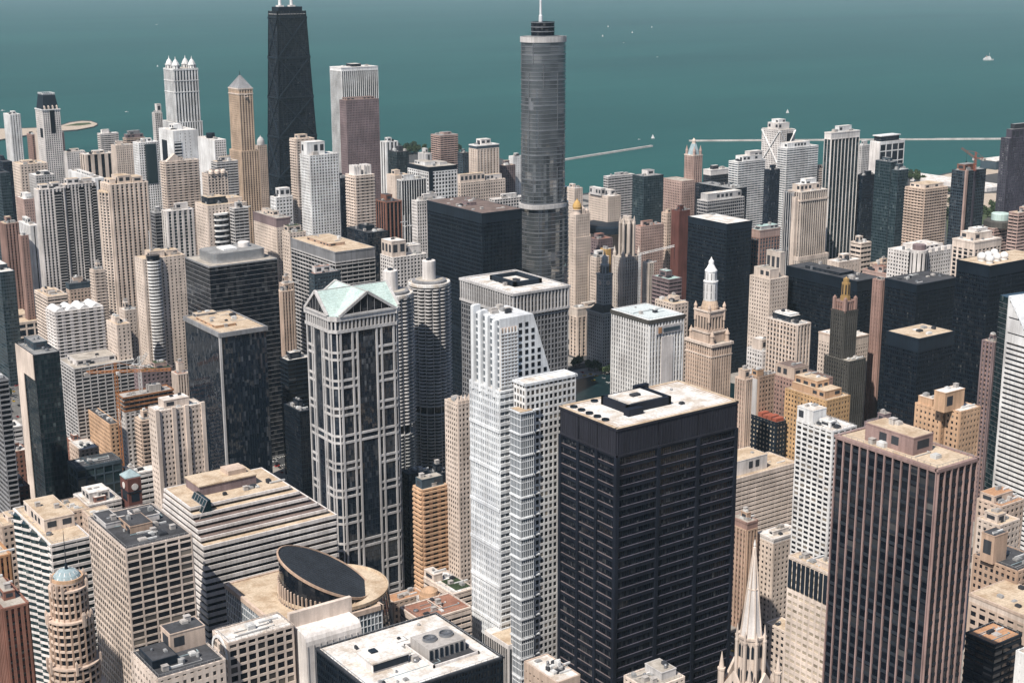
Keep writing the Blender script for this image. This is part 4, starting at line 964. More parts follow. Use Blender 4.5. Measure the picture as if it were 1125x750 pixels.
def crown_buttress_tower():
    x, y, w, d, h = (974.6, 1222.8, 26.1, 17.5, 103.2)
    t = thing('crowned_gothic_tower', 'tall limestone gothic tower with a crown of flying buttresses', 'tower', (x+w/2,y+d/2,0))
    block(t, x, y, w, d, 0, h, ('p',3.4,3.7,.55,.5), 'limestone', 'glz_warm', 'r_gravel', 'shade')
    cx, cy = x+w/2, y+d/2; r = min(w,d)*.36; zt = (985.0, 1227.2, 151.1)[2]
    c = MB(); c.lathe(cx, cy, [(r,h-1),(r,zt-9),(r*1.05,zt-9),(r*1.05,zt-7.6),(r*.8,zt-7.6),(r*.8,zt-4)], 8, R_(22.5), R_(382.5)); co = c.build('crown', 'limestone', t)
    for q in range(8):
        a = R_(45*q+22.5); px, py = cx+r*1.32*math.cos(a), cy+r*1.32*math.sin(a)
        b = MB(); b.lathe(px, py, [(1.5,h-6),(1.4,zt-12),(1.6,zt-12),(1.0,zt-10),(.1,zt-4)], 6); b.bar((px,py,zt-15),(cx+r*.9*math.cos(a),cy+r*.9*math.sin(a),zt-8),1.1); b.bar((px,py,h+6),(cx+r*.95*math.cos(a),cy+r*.95*math.sin(a),h+13),1.1); b.build('buttress', 'limestone', t)
        a = R_(45*q); s = MB(); s.bar((cx+r*.93*math.cos(a),cy+r*.93*math.sin(a),h+3),(cx+r*.93*math.cos(a),cy+r*.93*math.sin(a),zt-12),r*.35,.4); sub(s.build('lancet_window', 'charcoal', t), co)
    f = MB(); f.lathe(cx, cy, [(.3,zt-4),(.15,zt+3)], 6); f.build('flagpole', 'grey', t)
    for sx in (0, 1):
        for sy in (0, 1):
            m = MB(); px, py = x+1.6+sx*(w-3.2), y+1.6+sy*(d-3.2); m.lathe(px,py,[(1.8,h-10),(1.8,h+3),(2.1,h+3),(1.4,h+5),(.1,h+11)],8); m.build('pinnacle', 'limestone', t)
crown_buttress_tower()

def clock_tower():
    x, y, w, d, h = (908.1, 1173.8, 22.3, 25.7, 58.2)
    t = thing('shaded_clock_tower', 'old stone building with a tall cupola clock tower, all in shade', 'tower', (x+w/2,y+d/2,0))
    block(t, x, y, w, d, 0, h, ('g',3.1,3.7,.5,.45), 'shade', 'glz', 'r_grey')  # white terracotta greyed: the steel tower's shadow is partly put into the colour
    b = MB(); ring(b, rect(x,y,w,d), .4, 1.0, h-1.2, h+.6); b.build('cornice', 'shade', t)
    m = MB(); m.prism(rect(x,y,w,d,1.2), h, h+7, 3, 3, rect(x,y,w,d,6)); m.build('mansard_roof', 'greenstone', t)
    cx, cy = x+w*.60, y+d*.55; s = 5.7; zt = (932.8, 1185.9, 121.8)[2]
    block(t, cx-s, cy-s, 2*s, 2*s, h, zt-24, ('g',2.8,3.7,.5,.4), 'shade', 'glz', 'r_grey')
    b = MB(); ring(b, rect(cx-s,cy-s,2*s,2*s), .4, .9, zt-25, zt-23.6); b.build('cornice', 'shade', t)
    for q in range(4):
        a = R_(90*q-90); f = MB(); n = 20; dx, dy = math.cos(a), math.sin(a); c = (cx+dx*(s+.5), cy+dy*(s+.5), zt-33)
        pts = [(c[0]-dy*2.6*math.cos(v), c[1]+dx*2.6*math.cos(v), c[2]+2.6*math.sin(v)) for v in [2*math.pi*k/n for k in range(n)]]
        f.v += pts+[(px+dx*.3, py+dy*.3, z) for px,py,z in pts]; f.f += [tuple(range(n,2*n))]+[(k,(k+1)%n,n+(k+1)%n,n+k) for k in range(n)]; fo = f.build('clock_face', 'cream', t)
        k = MB(); o = lambda r, v: (c[0]+dx*.38-dy*r*math.cos(v), c[1]+dy*.38+dx*r*math.cos(v), c[2]+r*math.sin(v)); k.bar(o(0,0),o(2.1,1.2),.25); k.bar(o(0,0),o(1.4,2.9),.3); sub(k.build('clock_hand', 'black', t), fo)
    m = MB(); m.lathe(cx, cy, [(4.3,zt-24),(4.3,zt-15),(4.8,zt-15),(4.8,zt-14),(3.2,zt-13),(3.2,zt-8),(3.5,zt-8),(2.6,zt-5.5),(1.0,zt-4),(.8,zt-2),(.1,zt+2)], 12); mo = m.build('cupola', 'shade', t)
    for q in range(8):
        a = 2*math.pi*q/8; k = MB(); k.bar((cx+4.3*math.cos(a),cy+4.3*math.sin(a),zt-23),(cx+4.3*math.cos(a),cy+4.3*math.sin(a),zt-16),1.3,.3); sub(k.build('cupola_window', 'black', t), mo)
clock_tower()

def spired_mart_tower():
    x, y, w, d, h = (1327.3, 1499.2, 15.2, 18.7, 160.7)
    t = thing('blue_topped_tower', 'pinkish stone tower with a blue pyramid top and four pinnacles by the lake', 'tower', (x+w/2,y+d/2,0))
    block(t, x, y, w, d, 0, h, ('p',3.4,3.6,.5,.5), 'pink', 'glz', 'r_gravel', 'rust')
    cx, cy = x+w/2, y+d/2; k = min(w,d)/2
    b = MB(); ring(b, rect(x,y,w,d), .3, .8, h-1, h+.6); b.build('cornice', 'cream', t)
    for sx in (0, 1):
        for sy in (0, 1):
            m = MB(); px, py = x+1.8+sx*(w-3.6), y+1.8+sy*(d-3.6); m.lathe(px,py,[(1.9,h-16),(1.9,h+5),(2.2,h+5),(.1,h+13)],8); m.build('pinnacle', 'pink', t)
    m = MB(); m.lathe(cx, cy, [(k*1.15,h),(k*.95,h+6),(k*.5,h+15),(k*.42,h+15)], 8, R_(22.5), R_(382.5)); m.build('pyramid_roof', 'copperblue', t)
    m = MB(); m.lathe(cx, cy, [(k*.36,h+15),(k*.36,h+19),(k*.42,h+19),(.1,h+23)], 8); m.build('lantern', 'cream', t)
    zb = (1314.6, 1510.7, 127.7)[2]
    block(t, x-24, y-3, 24, d+20, 0, zb, ('g',3.4,3.6,.5,.5), 'pink', 'glz', 'r_gravel')
spired_mart_tower()

def gold_dome_tower():
    x, y, w, d, h = (982.9, 1318.5, 20.6, 10.0, 136.9)
    t = thing('gold_dome_hotel', 'stepped cream stone hotel with a small golden dome', 'tower', (x+w/2,y+d/2,0))
    st = ('g', 3.0, 3.5, .55, .5)
    block(t, x, y, w, d, 0, h, st, 'cream', 'glz_warm', 'r_gravel')
    z1 = (991.6, 1299.1, 87.9)[2]; z2 = (994.5, 1303.1, 110.3)[2]
    block(t, x+w-3, y-2.5, 12, d+2, 0, z1, st, 'cream', 'glz_warm', 'r_gravel'); block(t, x-1, y-1.6, w+1.2, d, 0, z2, st, 'cream', 'glz_warm', 'r_gravel')
    cx, cy = x+w*.3, y+d*.55; r = 4.8
    m = MB(); m.lathe(cx, cy, [(r,h-1),(r,h+4.5),(r*1.15,h+4.5),(r*1.15,h+5.3)], 16); m.build('dome_drum', 'cream', t)
    m = MB(); m.lathe(cx, cy, [(r*.95,h+5.3),(r*1.12,h+8),(r,h+11),(r*.6,h+14),(r*.2,h+15.8),(.1,h+18)], 16); m.build('dome', 'golddome', t)
    for sx, hh in ((.62,6),(.9,3)):
        m = MB(); m.box(x+w*sx-2, y+1, h-1, x+w*sx+2, y+6, h+hh); m.lathe(x+w*sx, y+3.5, [(2.6,h+hh),(.1,h+hh+3)], 4, R_(45), R_(405)); m.build('turret', 'cream', t)
gold_dome_tower()

def drum_domed_tower():
    X, Y, Z = (155.3, 598.4, 156.7); Y += 6
    t = thing('round_domed_tower', 'rounded stone tower of stacked bands with a pale blue dome and an antenna', 'tower', (X,Y,0))
    secs = [(6.6,Z-3,Z),(8.0,Z-17,Z-3),(9.6,Z-38,Z-17),(11.0,Z-75,Z-38),(11.8,0,Z-75)]
    for r, z0, z1 in secs:
        c = MB(); c.lathe(X, Y, [(r*.93,z0),(r*.93,z1-.3)], 32); c.build('glazing', 'glz_black', t)
        s = MB(); n = max(1, int((z1-z0)/3.3)); fh = (z1-z0)/n
        for k in range(n): s.lathe(X, Y, [(r*.9,z0+k*fh),(r,z0+k*fh),(r,z0+k*fh+1.0),(r*.9,z0+k*fh+1.0)], 32)
        s.lathe(X, Y, [(r*.9,z1-.8),(r*1.04,z1-.8),(r*1.04,z1),(r*.5,z1)], 32); s.build('band_frame', 'sand', t)
        s = MB()
        for q in range(20):
            a = 2*math.pi*q/20; s.bar((X+r*.965*math.cos(a),Y+r*.965*math.sin(a),z0),(X+r*.965*math.cos(a),Y+r*.965*math.sin(a),z1-.4),.8)
        s.build('pier_frame', 'tan', t)
    rng = random.Random(2)
    for q in range(26):
        a = 2*math.pi*rng.random(); k = rng.choice((0,1,2,3)); r = secs[k][0]*1.04; z = secs[k][2]
        m = MB(); m.box(X+r*math.cos(a)-.5, Y+r*math.sin(a)-.5, z-3, X+r*math.cos(a)+.5, Y+r*math.sin(a)+.5, z+2.6); m.lathe(X+r*math.cos(a), Y+r*math.sin(a), [(.7,z+2.6),(.05,z+4)], 4, R_(45), R_(405)); m.build('finial', 'sand', t)
    m = MB(); m.lathe(X, Y, [(6.9,Z),(6.9,Z+1.4),(6.2,Z+1.4),(6.0,Z+1)], 32); m.build('parapet', 'buff', t)
    m = MB(); m.lathe(X, Y, [(5.9,Z+1),(5.2,Z+2.4),(3.6,Z+3.7),(1.2,Z+4.4),(.1,Z+4.5)], 24); do = m.build('dome', 'copperblue', t)
    m = MB()
    for q in range(12):
        a = 2*math.pi*q/12
        m.bar((X+5.9*math.cos(a),Y+5.9*math.sin(a),Z+1.15),(X+3.6*math.cos(a),Y+3.6*math.sin(a),Z+3.85),.35)
    sub(m.build('dome_rib', 'white', t), do)
    m = MB(); m.lathe(X, Y, [(.8,Z+4.4),(.5,Z+7),(.22,Z+7),(.15,Z+19),(.05,Z+23)], 8); m.build('antenna', 'charcoal', t)
    for q in (-1, 1):
        p = MB(); p.lathe(X+q*8, Y-3*q, [(4.2,0),(4.2,Z-52),(4.5,Z-52),(4.5,Z-50),(3,Z-48)], 16); p.build('flank_turret', 'sand', t)
drum_domed_tower()

def braced_slab():
    x, y, w, d, h = (1588.9, 1594.1, 32.4, 38.1, 170.4)
    t = thing('x_braced_tower', 'pale tower with big diagonal X braces on its walls', 'tower', (x+w/2,y+d/2,0))
    block(t, x, y, w, d, 0, h, ('g',3.6,3.4,.5,.45), 'offwhite', 'glz', 'r_gravel')
    b = MB()
    for p, u, n, L in edges(rect(x,y,w,d)):
        for k in range(3):
            z0, z1 = h-2-k*52, h-54-k*52; q = lambda a, z, o=.9: (p[0]+u[0]*a+n[0]*o, p[1]+u[1]*a+n[1]*o, max(0,z))
            b.bar(q(0,z0), q(L,z1), 2.6, 1.2); b.bar(q(L,z0,1.0), q(0,z1,1.0), 2.6, 1.2)
    b.build('cross_bracing', 'white', t)
    r = random.Random(1); pent(t, x, y, w, d, h, (.12,.2,.85,.8,9), 'offwhite', 'r_white', r, 0); pent(t, x, y, w, d, h+9, (.25,.3,.7,.7,5), 'white', 'r_white', r, 0)
    g = MB(); g.box(x+w*.45, y-.7, h-24, x+w*.85, y, h-6); g.build('glass_bay', 'glz_black', t)
braced_slab()

# ---------------------------------------------------------------- the other buildings, nearest rows last
OT, GT, AT, LB, ST, HT = 'office_tower', 'glass_tower', 'apartment_tower', 'low_building', 'stone_tower', 'hotel_tower'
G = lambda bay=3.5, flr=3.5, p=.36, s=.34: ('g', bay, flr, p, s)
W = lambda bay=3.6, flr=3.6, p=.48, s=.46: ('w', bay, flr, p, s)
PI = lambda bay=3.4, flr=3.6, p=.40, s=.42: ('p', bay, flr, p, s)
BD = lambda flr=3.7, s=.5, bay=6.0, p=.05: ('b', bay, flr, p, s)
CT = lambda bay=2.4, flr=3.8, p=.09, s=.16: ('c', bay, flr, p, s)
YB = lambda bay=7.0, flr=3.1, p=.45, s=.34: ('y', bay, flr, p, s)
# --- far left, by the beach
B(AT, 'slim white slab tower in front of the sandy beach hook', (697.0, 2519.5, 17.6, 34.0, 174.0), PI(4.5,3.4,.6,.3), 'white', 'glz', 'r_white', 'white')
B(AT, 'small reddish-brown slab left of the mansard tower', (705.8, 2433.6, 7.5, 26.9, 147.3), G(), 'rust', 'glz')
B(AT, 'narrow cream slab touching the left side of the mansard tower', (705.5, 2402.3, 7.5, 14.3, 153.1), G(3.4,3.5,.6,.5), 'cream', 'glz')
B(AT, 'dark slab hiding behind the right side of the mansard tower', (758.0, 2459.3, 9.3, 19.0, 144.5), G(), 'mauve', 'glz_navy')
B(AT, 'grey-beige lakefront slab standing alone against the water left of the lantern tower', (796.1, 2362.3, 31.0, 13.0, 149.1), BD(3.3,.5), 'offwhite', 'glz', 'r_white')
B(AT, 'wide pale apartment block right behind the mansard tower', (697.5, 2237.2, 28.6, 12.9, 138.8), G(3.6,3.3,.5,.5), 'offwhite', 'glz', 'r_tan')
B(AT, 'cream slab with broad dark vertical stripes right of the mansard tower', (672.5, 2077.0, 41.3, 21.4, 152.7), ('p',11,3.4,.5,.2), 'cream', 'glz_black', 'r_white', 'black')
B(AT, 'building with a terraced dark rooftop pavilion against the water', (783.6, 2207.5, 29.6, 15.7, 156.7), BD(3.4,.45), 'sand', 'glz', 'r_grey', pents=[(.05,.1,.95,.9,5,'mauve'),(.2,.2,.8,.8,10,'grey')])
B(AT, 'beige slab with blank side left of the white grid tower', (683.1, 1978.0, 26.3, 17.9, 174.5), G(2.8,3.2,.6,.4), 'cream', 'glz')
def dark_strip(t, Q, a, b):     # a recessed stack of balconies down the south front
    x, y, w, d, h = Q; m = MB(); m.box(x+w*a, y-.85, 2, x+w*b, y-.1, h-4); o = m.build('balcony_glass', 'glz_black', t); m = MB()
    for k in range(int((h-6)/3)): m.box(x+w*a, y-1.3, 2+k*3, x+w*b, y-.86, 2.7+k*3)
    sub(m.build('balcony_slabs_frame', 'lightgrey', t), o)
def recess(t, P_, u0, u1, hh, mat='glz_teal'):
    x, y, w, d, h = P_; b = MB(); b.box(x+w*u0, y-.9, h-hh, x+w*u1, y+.3, h-2.5); b.build('glass_bay', mat, t); return t
Q = (669.9, 1855.0, 27.6, 19.6, 190.8); recess(B(AT, 'white grid apartment tower with a big teal glass panel at its top', Q, G(3.2,3.3,.42,.4), 'white', 'glz', 'r_white'), Q, .3, .85, 55)
B(AT, 'thin grey-beige slab peeping out left of the lantern tower', (909.3, 2405.8, 13.1, 12.4, 173.4), G(), 'offwhite', 'glz', pents=[(.4,.2,1,.9,14)])
Q = (689.7, 1783.0, 32.2, 47.4, 211.3); t = B(OT, 'blank white block with black louvre panels in front of the lantern tower', Q, G(6,4,.8,.75), 'white', 'glz', 'r_white')
b = MB(); x,y,w,d,h = Q; b.box(x+w*.02,y-.8,h-42,x+w*.32,y-.3,h-14); b.build('louvre', 'black', t); b = MB(); b.box(x-.8,y+d*.45,h-42,x-.3,y+d*.8,h-14); b.build('louvre', 'black', t)
for k in range(7): b = MB(); b.box(x+w*.02,y-1.1,h-40+k*4,x+w*.32,y-.82,h-38.6+k*4); b.build('louvre_slat','white',t)
t = B(AT, 'cream balcony tower with an arched pediment, below the white louvred block', (637.6, 1685.3, 43.4, 14.4, 186.0), YB(7,3.2,.5,.4), 'cream', 'glz', 'r_gravel')
x,y,w,d,h = (637.6, 1685.3, 43.4, 14.4, 186.0); b = MB(); b.v += [(x+w*.05,y+o,h) for o in (0,6)]+[(x+w*.3,y+o,h+9) for o in (0,6)]+[(x+w*.55,y+o,h) for o in (0,6)]; b.f += [(0,4,2),(1,3,5),(0,2,3,1),(2,4,5,3)]; b.build('pediment', 'cream', t)
Q = (785.3, 1873.0, 16.1, 57.4, 184.8); t = B(OT, 'pale slab with a blank end wall and a black drum on its roof', Q, G(3,3.4,.4,.45), 'offwhite', 'glz', 'r_white', pents=[])
x,y,w,d,h = Q; b = MB(); b.box(x-.8,y-.5,0,x-.5,y+d,h-1); b.build('end_wall', 'white', t); b = MB(); b.lathe(x+w*.4,y+d*.5,[(6,h),(6,h+6),(5.6,h+7)],20); b.build('water_drum', 'black', t)
B(AT, 'grey striped block left of the golden pyramid tower', (738.3, 1762.6, 29.3, 17.3, 170.0), BD(3.4,.45), 'lightgrey', 'glz_navy', 'r_tan')
Q = (675.9, 1648.0, 26.0, 16.3, 172.7); t = B(AT, 'small tower with arched windows under its roofline, left of the golden tower', Q, G(4,3.5,.4,.4), 'cream', 'glz_navy', 'r_tar')
x,y,w,d,h = Q
for k in range(3):
    b = MB(); b.lathe(x+w*(.2+.3*k), y+1.2, [(3.4,h-1),(3.2,h+2),(2,h+3.6),(.1,h+4.2)], 12); b.build('arched_dormer', 'cream', t)
t = B(ST, 'small domed tower between the golden tower and the black braced tower', (964.9, 2121.1, 15.8, 10.0, 140.7), G(3,3.4,.5,.5), 'sand', 'glz', 'r_grey', pents=[])
x,y,w,d,h = (964.9, 2121.1, 15.8, 10.0, 140.7); b = MB(); b.lathe(x+w/2,y+d/2,[(6,h),(6,h+5),(5.6,h+7.5),(3.6,h+11),(1,h+13),(.1,h+16)],16); b.build('dome', 'lightgrey', t)
# --- tall slabs of the middle distance
t = B(AT, 'pale tower with close vertical piers rising behind the brown pinkish tower', (1090.9, 2068.7, 66.3, 37.6, 259.7), PI(3.7,3.3,.36,.2), 'white', 'glz', 'r_white', 'bluegrey', pents=[(.35,.2,.6,.7,4,'charcoal')], top=(5,'white'))
B(OT, 'purple-brown granite tower in front of the white pier tower', (1009.7, 1908.0, 55.4, 19.5, 224.0), ('g',2.6,3.6,.55,.5), 'mauve', 'glz_navy', 'r_brown', pents=[(.05,.15,.9,.85,3,'pink')])
B(AT, 'white tower with black vertical glass strips right of the purple-brown tower', (1044.4, 1854.1, 20.1, 15.9, 165.9), ('p',7,3.4,.5,.2), 'white', 'glz_black', 'r_white', 'black')
B(OT, 'low dark green glass block right of the purple-brown tower', (1012.2, 1768.7, 19.4, 25.2, 162.2), CT(), 'darkgrey', 'glz_teal', 'r_tar')
B(OT, 'white windowless cube in front of the treed shore', (994.6, 1662.5, 8.6, 19.8, 171.6), G(9,6,.9,.9), 'lightgrey', 'glz', 'r_white', nu=1)
B(HT, 'pinkish-grey slab standing alone against the lake, left of the steel tower', (1171.0, 1906.1, 32.6, 26.5, 162.0), BD(3.3,.45), 'pink', 'glz', 'r_grey')
B(AT, 'dark narrow block between the pinkish slab and the cream hexagonal tower', (1106.8, 1745.3, 11.7, 11.9, 156.2), G(), 'bluegrey', 'glz_navy')
B(AT, 'cream tower with angled bays and a flat overhanging top, left of the steel tower', (1091.0, 1683.9, 36.8, 19.5, 173.6), PI(5,3.3,.55,.4), 'cream', 'glz', 'r_white', 'sand', top=(5,'bluegrey','white'), pents=[(.25,.2,.7,.8,7,'offwhite')])
t = B(OT, 'white gridded block with a black cornice and a black centre strip', (908.0, 1516.2, 41.1, 49.5, 176.1), G(4.6,4.6,.34,.36), 'white', 'glz', 'r_gravel', top=(5.5,'charcoal'), pents=[(.1,.3,.45,.8,4,'white'),(.55,.2,.8,.6,3,'lightgrey')], nu=10)
x,y,w,d,h = (908.0, 1516.2, 41.1, 49.5, 176.1); b = MB(); b.box(x-.3,y-.7,0,x+w*.13,y-.4,h-5); b.build('dark_strip', 'charcoal', t)
B(OT, 'black tower with thin white mullions in front of the cream block', (843.5, 1473.5, 34.0, 10.0, 170.8), ('t',3.4,3.7,.2,.5), 'white', 'glz_black', 'r_gravel', 'black')
B(OT, 'cream blank-walled block left of the black and white striped tower', (892.8, 1572.1, 21.2, 20.2, 161.0), G(5,4,.8,.7), 'cream', 'glz', 'r_tan')
B(LB, 'long stepped cream hospital block with a glass front', (1011.5, 1604.5, 71.7, 10.0, 137.8), G(4,4,.4,.5), 'cream', 'glz_navy', 'r_tan', pents=[(.0,.1,.55,.9,10,'cream'),(.6,.3,.95,.9,6,'offwhite')])
B(LB, 'low dark glazed block with a cream roof next to the steel tower', (963.7, 1456.1, 45.0, 10.0, 139.2), G(4,4,.25,.3), 'offwhite', 'glz_navy', 'r_white', nu=7)
B(OT, 'small grey block with a tan cube behind, right of the cream angled tower', (1149.6, 1704.4, 20.7, 10.0, 139.0), G(), 'mauve', 'glz', 'r_tan')
B(AT, 'pale slab rising just left of the steel tower near the lake', (1178.1, 1721.1, 15.4, 10.0, 148.1), G(4,3.4,.7,.6), 'white', 'glz', 'r_white')
# --- the white and cream towers right of the black braced tower
Q = (691.5, 1408.9, 34.8, 22.4, 217.7); t = B(AT, 'tall bright white apartment tower with a blank white crown, right of the black braced tower', Q, ('w',3.4,3.2,.5,.42), 'white', 'glz', 'r_white', pents=[(.0,.25,.62,.85,13,'white')], win=True)
B(AT, 'cream tower with balconies standing right behind the bright white tower', (741.8, 1540.4, 23.7, 15.2, 219.7), YB(6,3.2,.55,.4), 'cream', 'glz', 'r_tan', pents=[(.2,.2,.7,.8,4)])
B(GT, 'narrow black tower squeezed between the bright white and the twin-crowned cream tower', (757.8, 1464.5, 9.4, 10.0, 181.3), CT(), 'charcoal', 'glz_navy', 'r_tar')
Q = (704.8, 1333.9, 22.8, 19.6, 203.5); t = B(AT, 'cream apartment tower with two crown-like turrets on top', Q, YB(5.5,3.2,.55,.45), 'cream', 'glz', 'r_white', pents=[])
x,y,w,d,h = Q
for sx in (.25,.78):
    b = MB(); cx_,cy_ = x+w*sx, y+d*.5; b.box(cx_-4.2,cy_-5,h-1,cx_+4.2,cy_+5,h+7)
    for q in (-1,0,1): b.box(cx_+q*3.2-.9,cy_-5.6,h-1,cx_+q*3.2+.9,cy_+5.6,h+9.5)
    b.build('turret', 'offwhite', t)
t = B(OT, 'reddish-brown stepped tower with dark glass right of the twin-crowned tower', (772.2, 1387.8, 19.8, 26.1, 162.6), PI(5,3.7,.3,.3), 'brick', 'glz_black', 'r_tar', 'black')
B(GT, 'dark low tower behind the flat-roofed banded block', (675.7, 1258.6, 23.0, 43.0, 157.2), CT(), 'charcoal', 'glz_navy', 'r_tar')
# --- left apartment district
B(GT, 'dark blue glass slab at the far left edge', (507.9, 1907.9, 11.6, 69.5, 172.7), CT(), 'navy', 'glz_navy', 'r_tar')
B(GT, 'teal glass tower at the left edge in front of the dark blue slab', (474.2, 1803.1, 11.5, 54.1, 173.1), CT(2.4,3.8,.1,.3), 'bluegrey', 'glz_teal', 'r_tar')
B(OT, 'tan-roofed block with a long dark window band, below the slim white slab', (561.3, 2017.5, 37.5, 37.4, 153.3), G(5,4,.5,.5), 'cream', 'glz_navy', 'r_tan')
B(AT, 'white-roofed grey box below the mansard tower', (507.5, 1772.7, 23.3, 24.9, 170.4), G(3.4,3.3,.4,.4), 'lightgrey', 'glz', 'r_white')
t = B(OT, 'wide windowless white block behind the pair of striped apartment wings', (585.7, 1789.6, 11.7, 99.9, 158.6), G(12,9,.9,.9), 'white', 'glz', 'r_white', pents=[(.1,.2,.5,.7,3)])
B(OT, 'pink brick tower with a white roof house, left of the striped wings', (478.2, 1729.2, 13.9, 30.2, 149.8), G(3,3.5,.6,.5), 'pink', 'glz', 'r_white', pents=[(.3,.2,.8,.8,5,'white')])
B(AT, 'brown brick apartment tower near the left edge', (431.4, 1648.9, 15.1, 20.9, 136.6), PI(4,3.2,.5,.5), 'rust', 'glz', 'r_tan', 'brick')
B(AT, 'smaller brown brick tower standing right of the brown brick apartment tower', (433.2, 1596.5, 7.9, 10.0, 130.7), G(3.4,3.2,.6,.5), 'rust', 'glz', 'r_tan')
B(AT, 'white block with dark strips partly hidden by the small brown tower', (465.6, 1670.4, 8.9, 41.2, 127.9), ('p',6,3.4,.6,.3), 'white', 'glz_navy', 'r_white', 'darkgrey')
Q = (433.7, 1523.4, 27.3, 12.2, 190.0); t = B(AT, 'left and slightly lower wing of the pale striped apartment pair', Q, ('p',3.9,3.0,.42,.34), 'offwhite', 'glz', 'r_tan', 'lightgrey', pents=[(.1,.1,.45,.9,4),(.55,.2,.9,.8,5)])
strips = lambda t, Q, us: [dark_strip(t, Q, a, b) for a, b in us]
strips(t, Q, ((.60,.88),))
Q = (462.2, 1525.0, 33.8, 10.3, 192.5); t = B(AT, 'right and taller wing of the pale striped apartment pair', Q, ('p',3.9,3.0,.42,.34), 'offwhite', 'glz', 'r_tan', 'lightgrey', pents=[(.1,.1,.5,.9,5,'offwhite'),(.6,.2,.9,.8,4)]); strips(t, Q, ((.02,.16),(.44,.60),(.86,.99)))
t = B(AT, 'tall beige ribbed tower with a curved west side, right of the striped pair', (486.4, 1453.6, 39.8, 28.0, 198.9), ('p',5.2,3.1,.5,.42), 'cream', 'glz', 'r_tan', 'sand', pents=[(.25,.15,.6,.8,7),(.62,.1,.9,.7,5),(.05,.2,.2,.8,4)])
x,y,w,d,h = (486.4, 1453.6, 39.8, 28.0, 198.9); pl = ell(x,y+d*.5,7,d*.46,14); c = MB(); c.prism(pl,0,h-9,3,3.1); c.build('curved_bay','glz',t); s = MB()
for a,b in pl: s.lathe(a,b,[(1.0,0),(1.0,h-8)],6)
for k in range(int((h-9)/3.1)): band(pl,.1,k*3.1,k*3.1+1.2,s)
s.build('bay_frame','cream',t); s = MB(); band(pl,.3,h-9,h-8,s); s.build('bay_roof','r_tan',t)
B(GT, 'dark glass slab between the beige ribbed tower and the pale strip tower', (554.9, 1513.6, 10.4, 11.9, 154.9), BD(3.6,.3), 'grey', 'glz_navy', 'r_white')
B(AT, 'pale block with a wide dark glass centre strip', (541.0, 1443.9, 29.3, 12.4, 167.6), ('p',5.5,3.4,.45,.3), 'offwhite', 'glz_teal', 'r_white', 'lightgrey')
Q = (544.8, 1345.1, 42.0, 30.3, 185.8); t = B(AT, 'cream tower with a curved stack of white balconies on its front', Q, ('w',3.8,3.2,.62,.5), 'cream', 'glz', 'r_tan', win=True, pents=[(.1,.25,.55,.8,6,'charcoal'),(.6,.2,.95,.8,4)])
x,y,w,d,h = Q; pl = ell(x+w*.32,y,w*.17,5,24,2.4); c = MB(); c.prism(pl,0,h-9,3,3.2); c.build('balcony_glass','glz',t)
for k in range(14):
    s = MB(); z = h-10-k*5.5; band(pl,.7,z,z+1.7,s); s.build('balcony', 'white', t)
B(AT, 'grey balcony wing attached on the right of the cream curved-balcony tower', (566.1, 1330.4, 15.1, 10.0, 183.0), BD(3.2,.4), 'lightgrey', 'glz', 'r_white')
t = B(HT, 'cream hotel with a dark flat mansard, right of the golden tower', (631.3, 1371.8, 15.7, 54.7, 160.7), ('w',3.2,3.3,.6,.55), 'cream', 'glz', 'r_gravel', top=(9.5,'mauve'), win=True)
B(LB, 'white stepped building in front of the black braced tower', (709.8, 1533.8, 21.1, 14.3, 155.1), G(4,4,.4,.5), 'white', 'glz', 'r_white', pents=[(.3,.2,.95,.9,9,'white')])
B(LB, 'cream terraced block with plants below the bright white tower', (612.0, 1303.4, 18.2, 16.1, 157.5), G(4,3.5,.5,.5), 'cream', 'glz', 'r_green', pents=[(.1,.4,.9,1,5)])
B(AT, 'small cream tower with balconies right of the ribbed tower foot', (439.6, 1385.1, 11.0, 10.4, 126.9), YB(5,3.1,.5,.5), 'cream', 'glz', 'r_tan')
B(LB, 'tan block with a dark roof at the foot of the striped pair', (431.9, 1440.2, 21.6, 10.0, 104.5), W(3.5,3.6), 'sand', 'glz', 'r_tar', top=(6,'bluegrey'))
B(LB, 'low cream parking deck at the foot of the striped pair', (396.5, 1398.8, 19.7, 39.7, 103.6), BD(3.3,.5), 'cream', 'glz', 'r_tan')
t = B(AT, 'white apartment block with a wavy roofline and dark balcony bays', (369.6, 1292.0, 44.6, 24.5, 112.5), ('y',8,3.1,.45,.34), 'offwhite', 'glz', 'r_white', pents=[])
x,y,w,d,h = (369.6, 1292.0, 44.6, 24.5, 112.5)
for k in range(4):
    b = MB(); a0 = x+w*k/4+.4; ww = w/4-.8; n = 8
    for q in range(n):
        v0, v1 = q/n, (q+1)/n; z0, z1 = h-.3+3.2*math.sin(math.pi*v0), h-.3+3.2*math.sin(math.pi*v1)
        b.hexa([(a0+ww*v0,y+.3,h-.6),(a0+ww*v1,y+.3,h-.6),(a0+ww*v1,y+d-.3,h-.6),(a0+ww*v0,y+d-.3,h-.6),(a0+ww*v0,y+.3,z0),(a0+ww*v1,y+.3,z1),(a0+ww*v1,y+d-.3,z1),(a0+ww*v0,y+d-.3,z0)])
    b.build('barrel_roof', 'white', t)
t = B(AT, 'cream apartment tower with a rounded glassy bow in the middle and white mast', (452.7, 1285.0, 41.4, 20.6, 152.4), ('w',4.2,3.1,.66,.45), 'cream', 'glz', 'r_tan', win=True, pents=[(.2,.2,.55,.8,5),(.6,.3,.9,.8,4)])
x,y,w,d,h = (452.7, 1285.0, 41.4, 20.6, 152.4); pl = ell(x+w*.24,y+1,w*.15,6,24,2.3); c = MB(); c.prism(pl,0,h+3,3,3.1); c.build('bow_glass','glz',t)
s = MB()
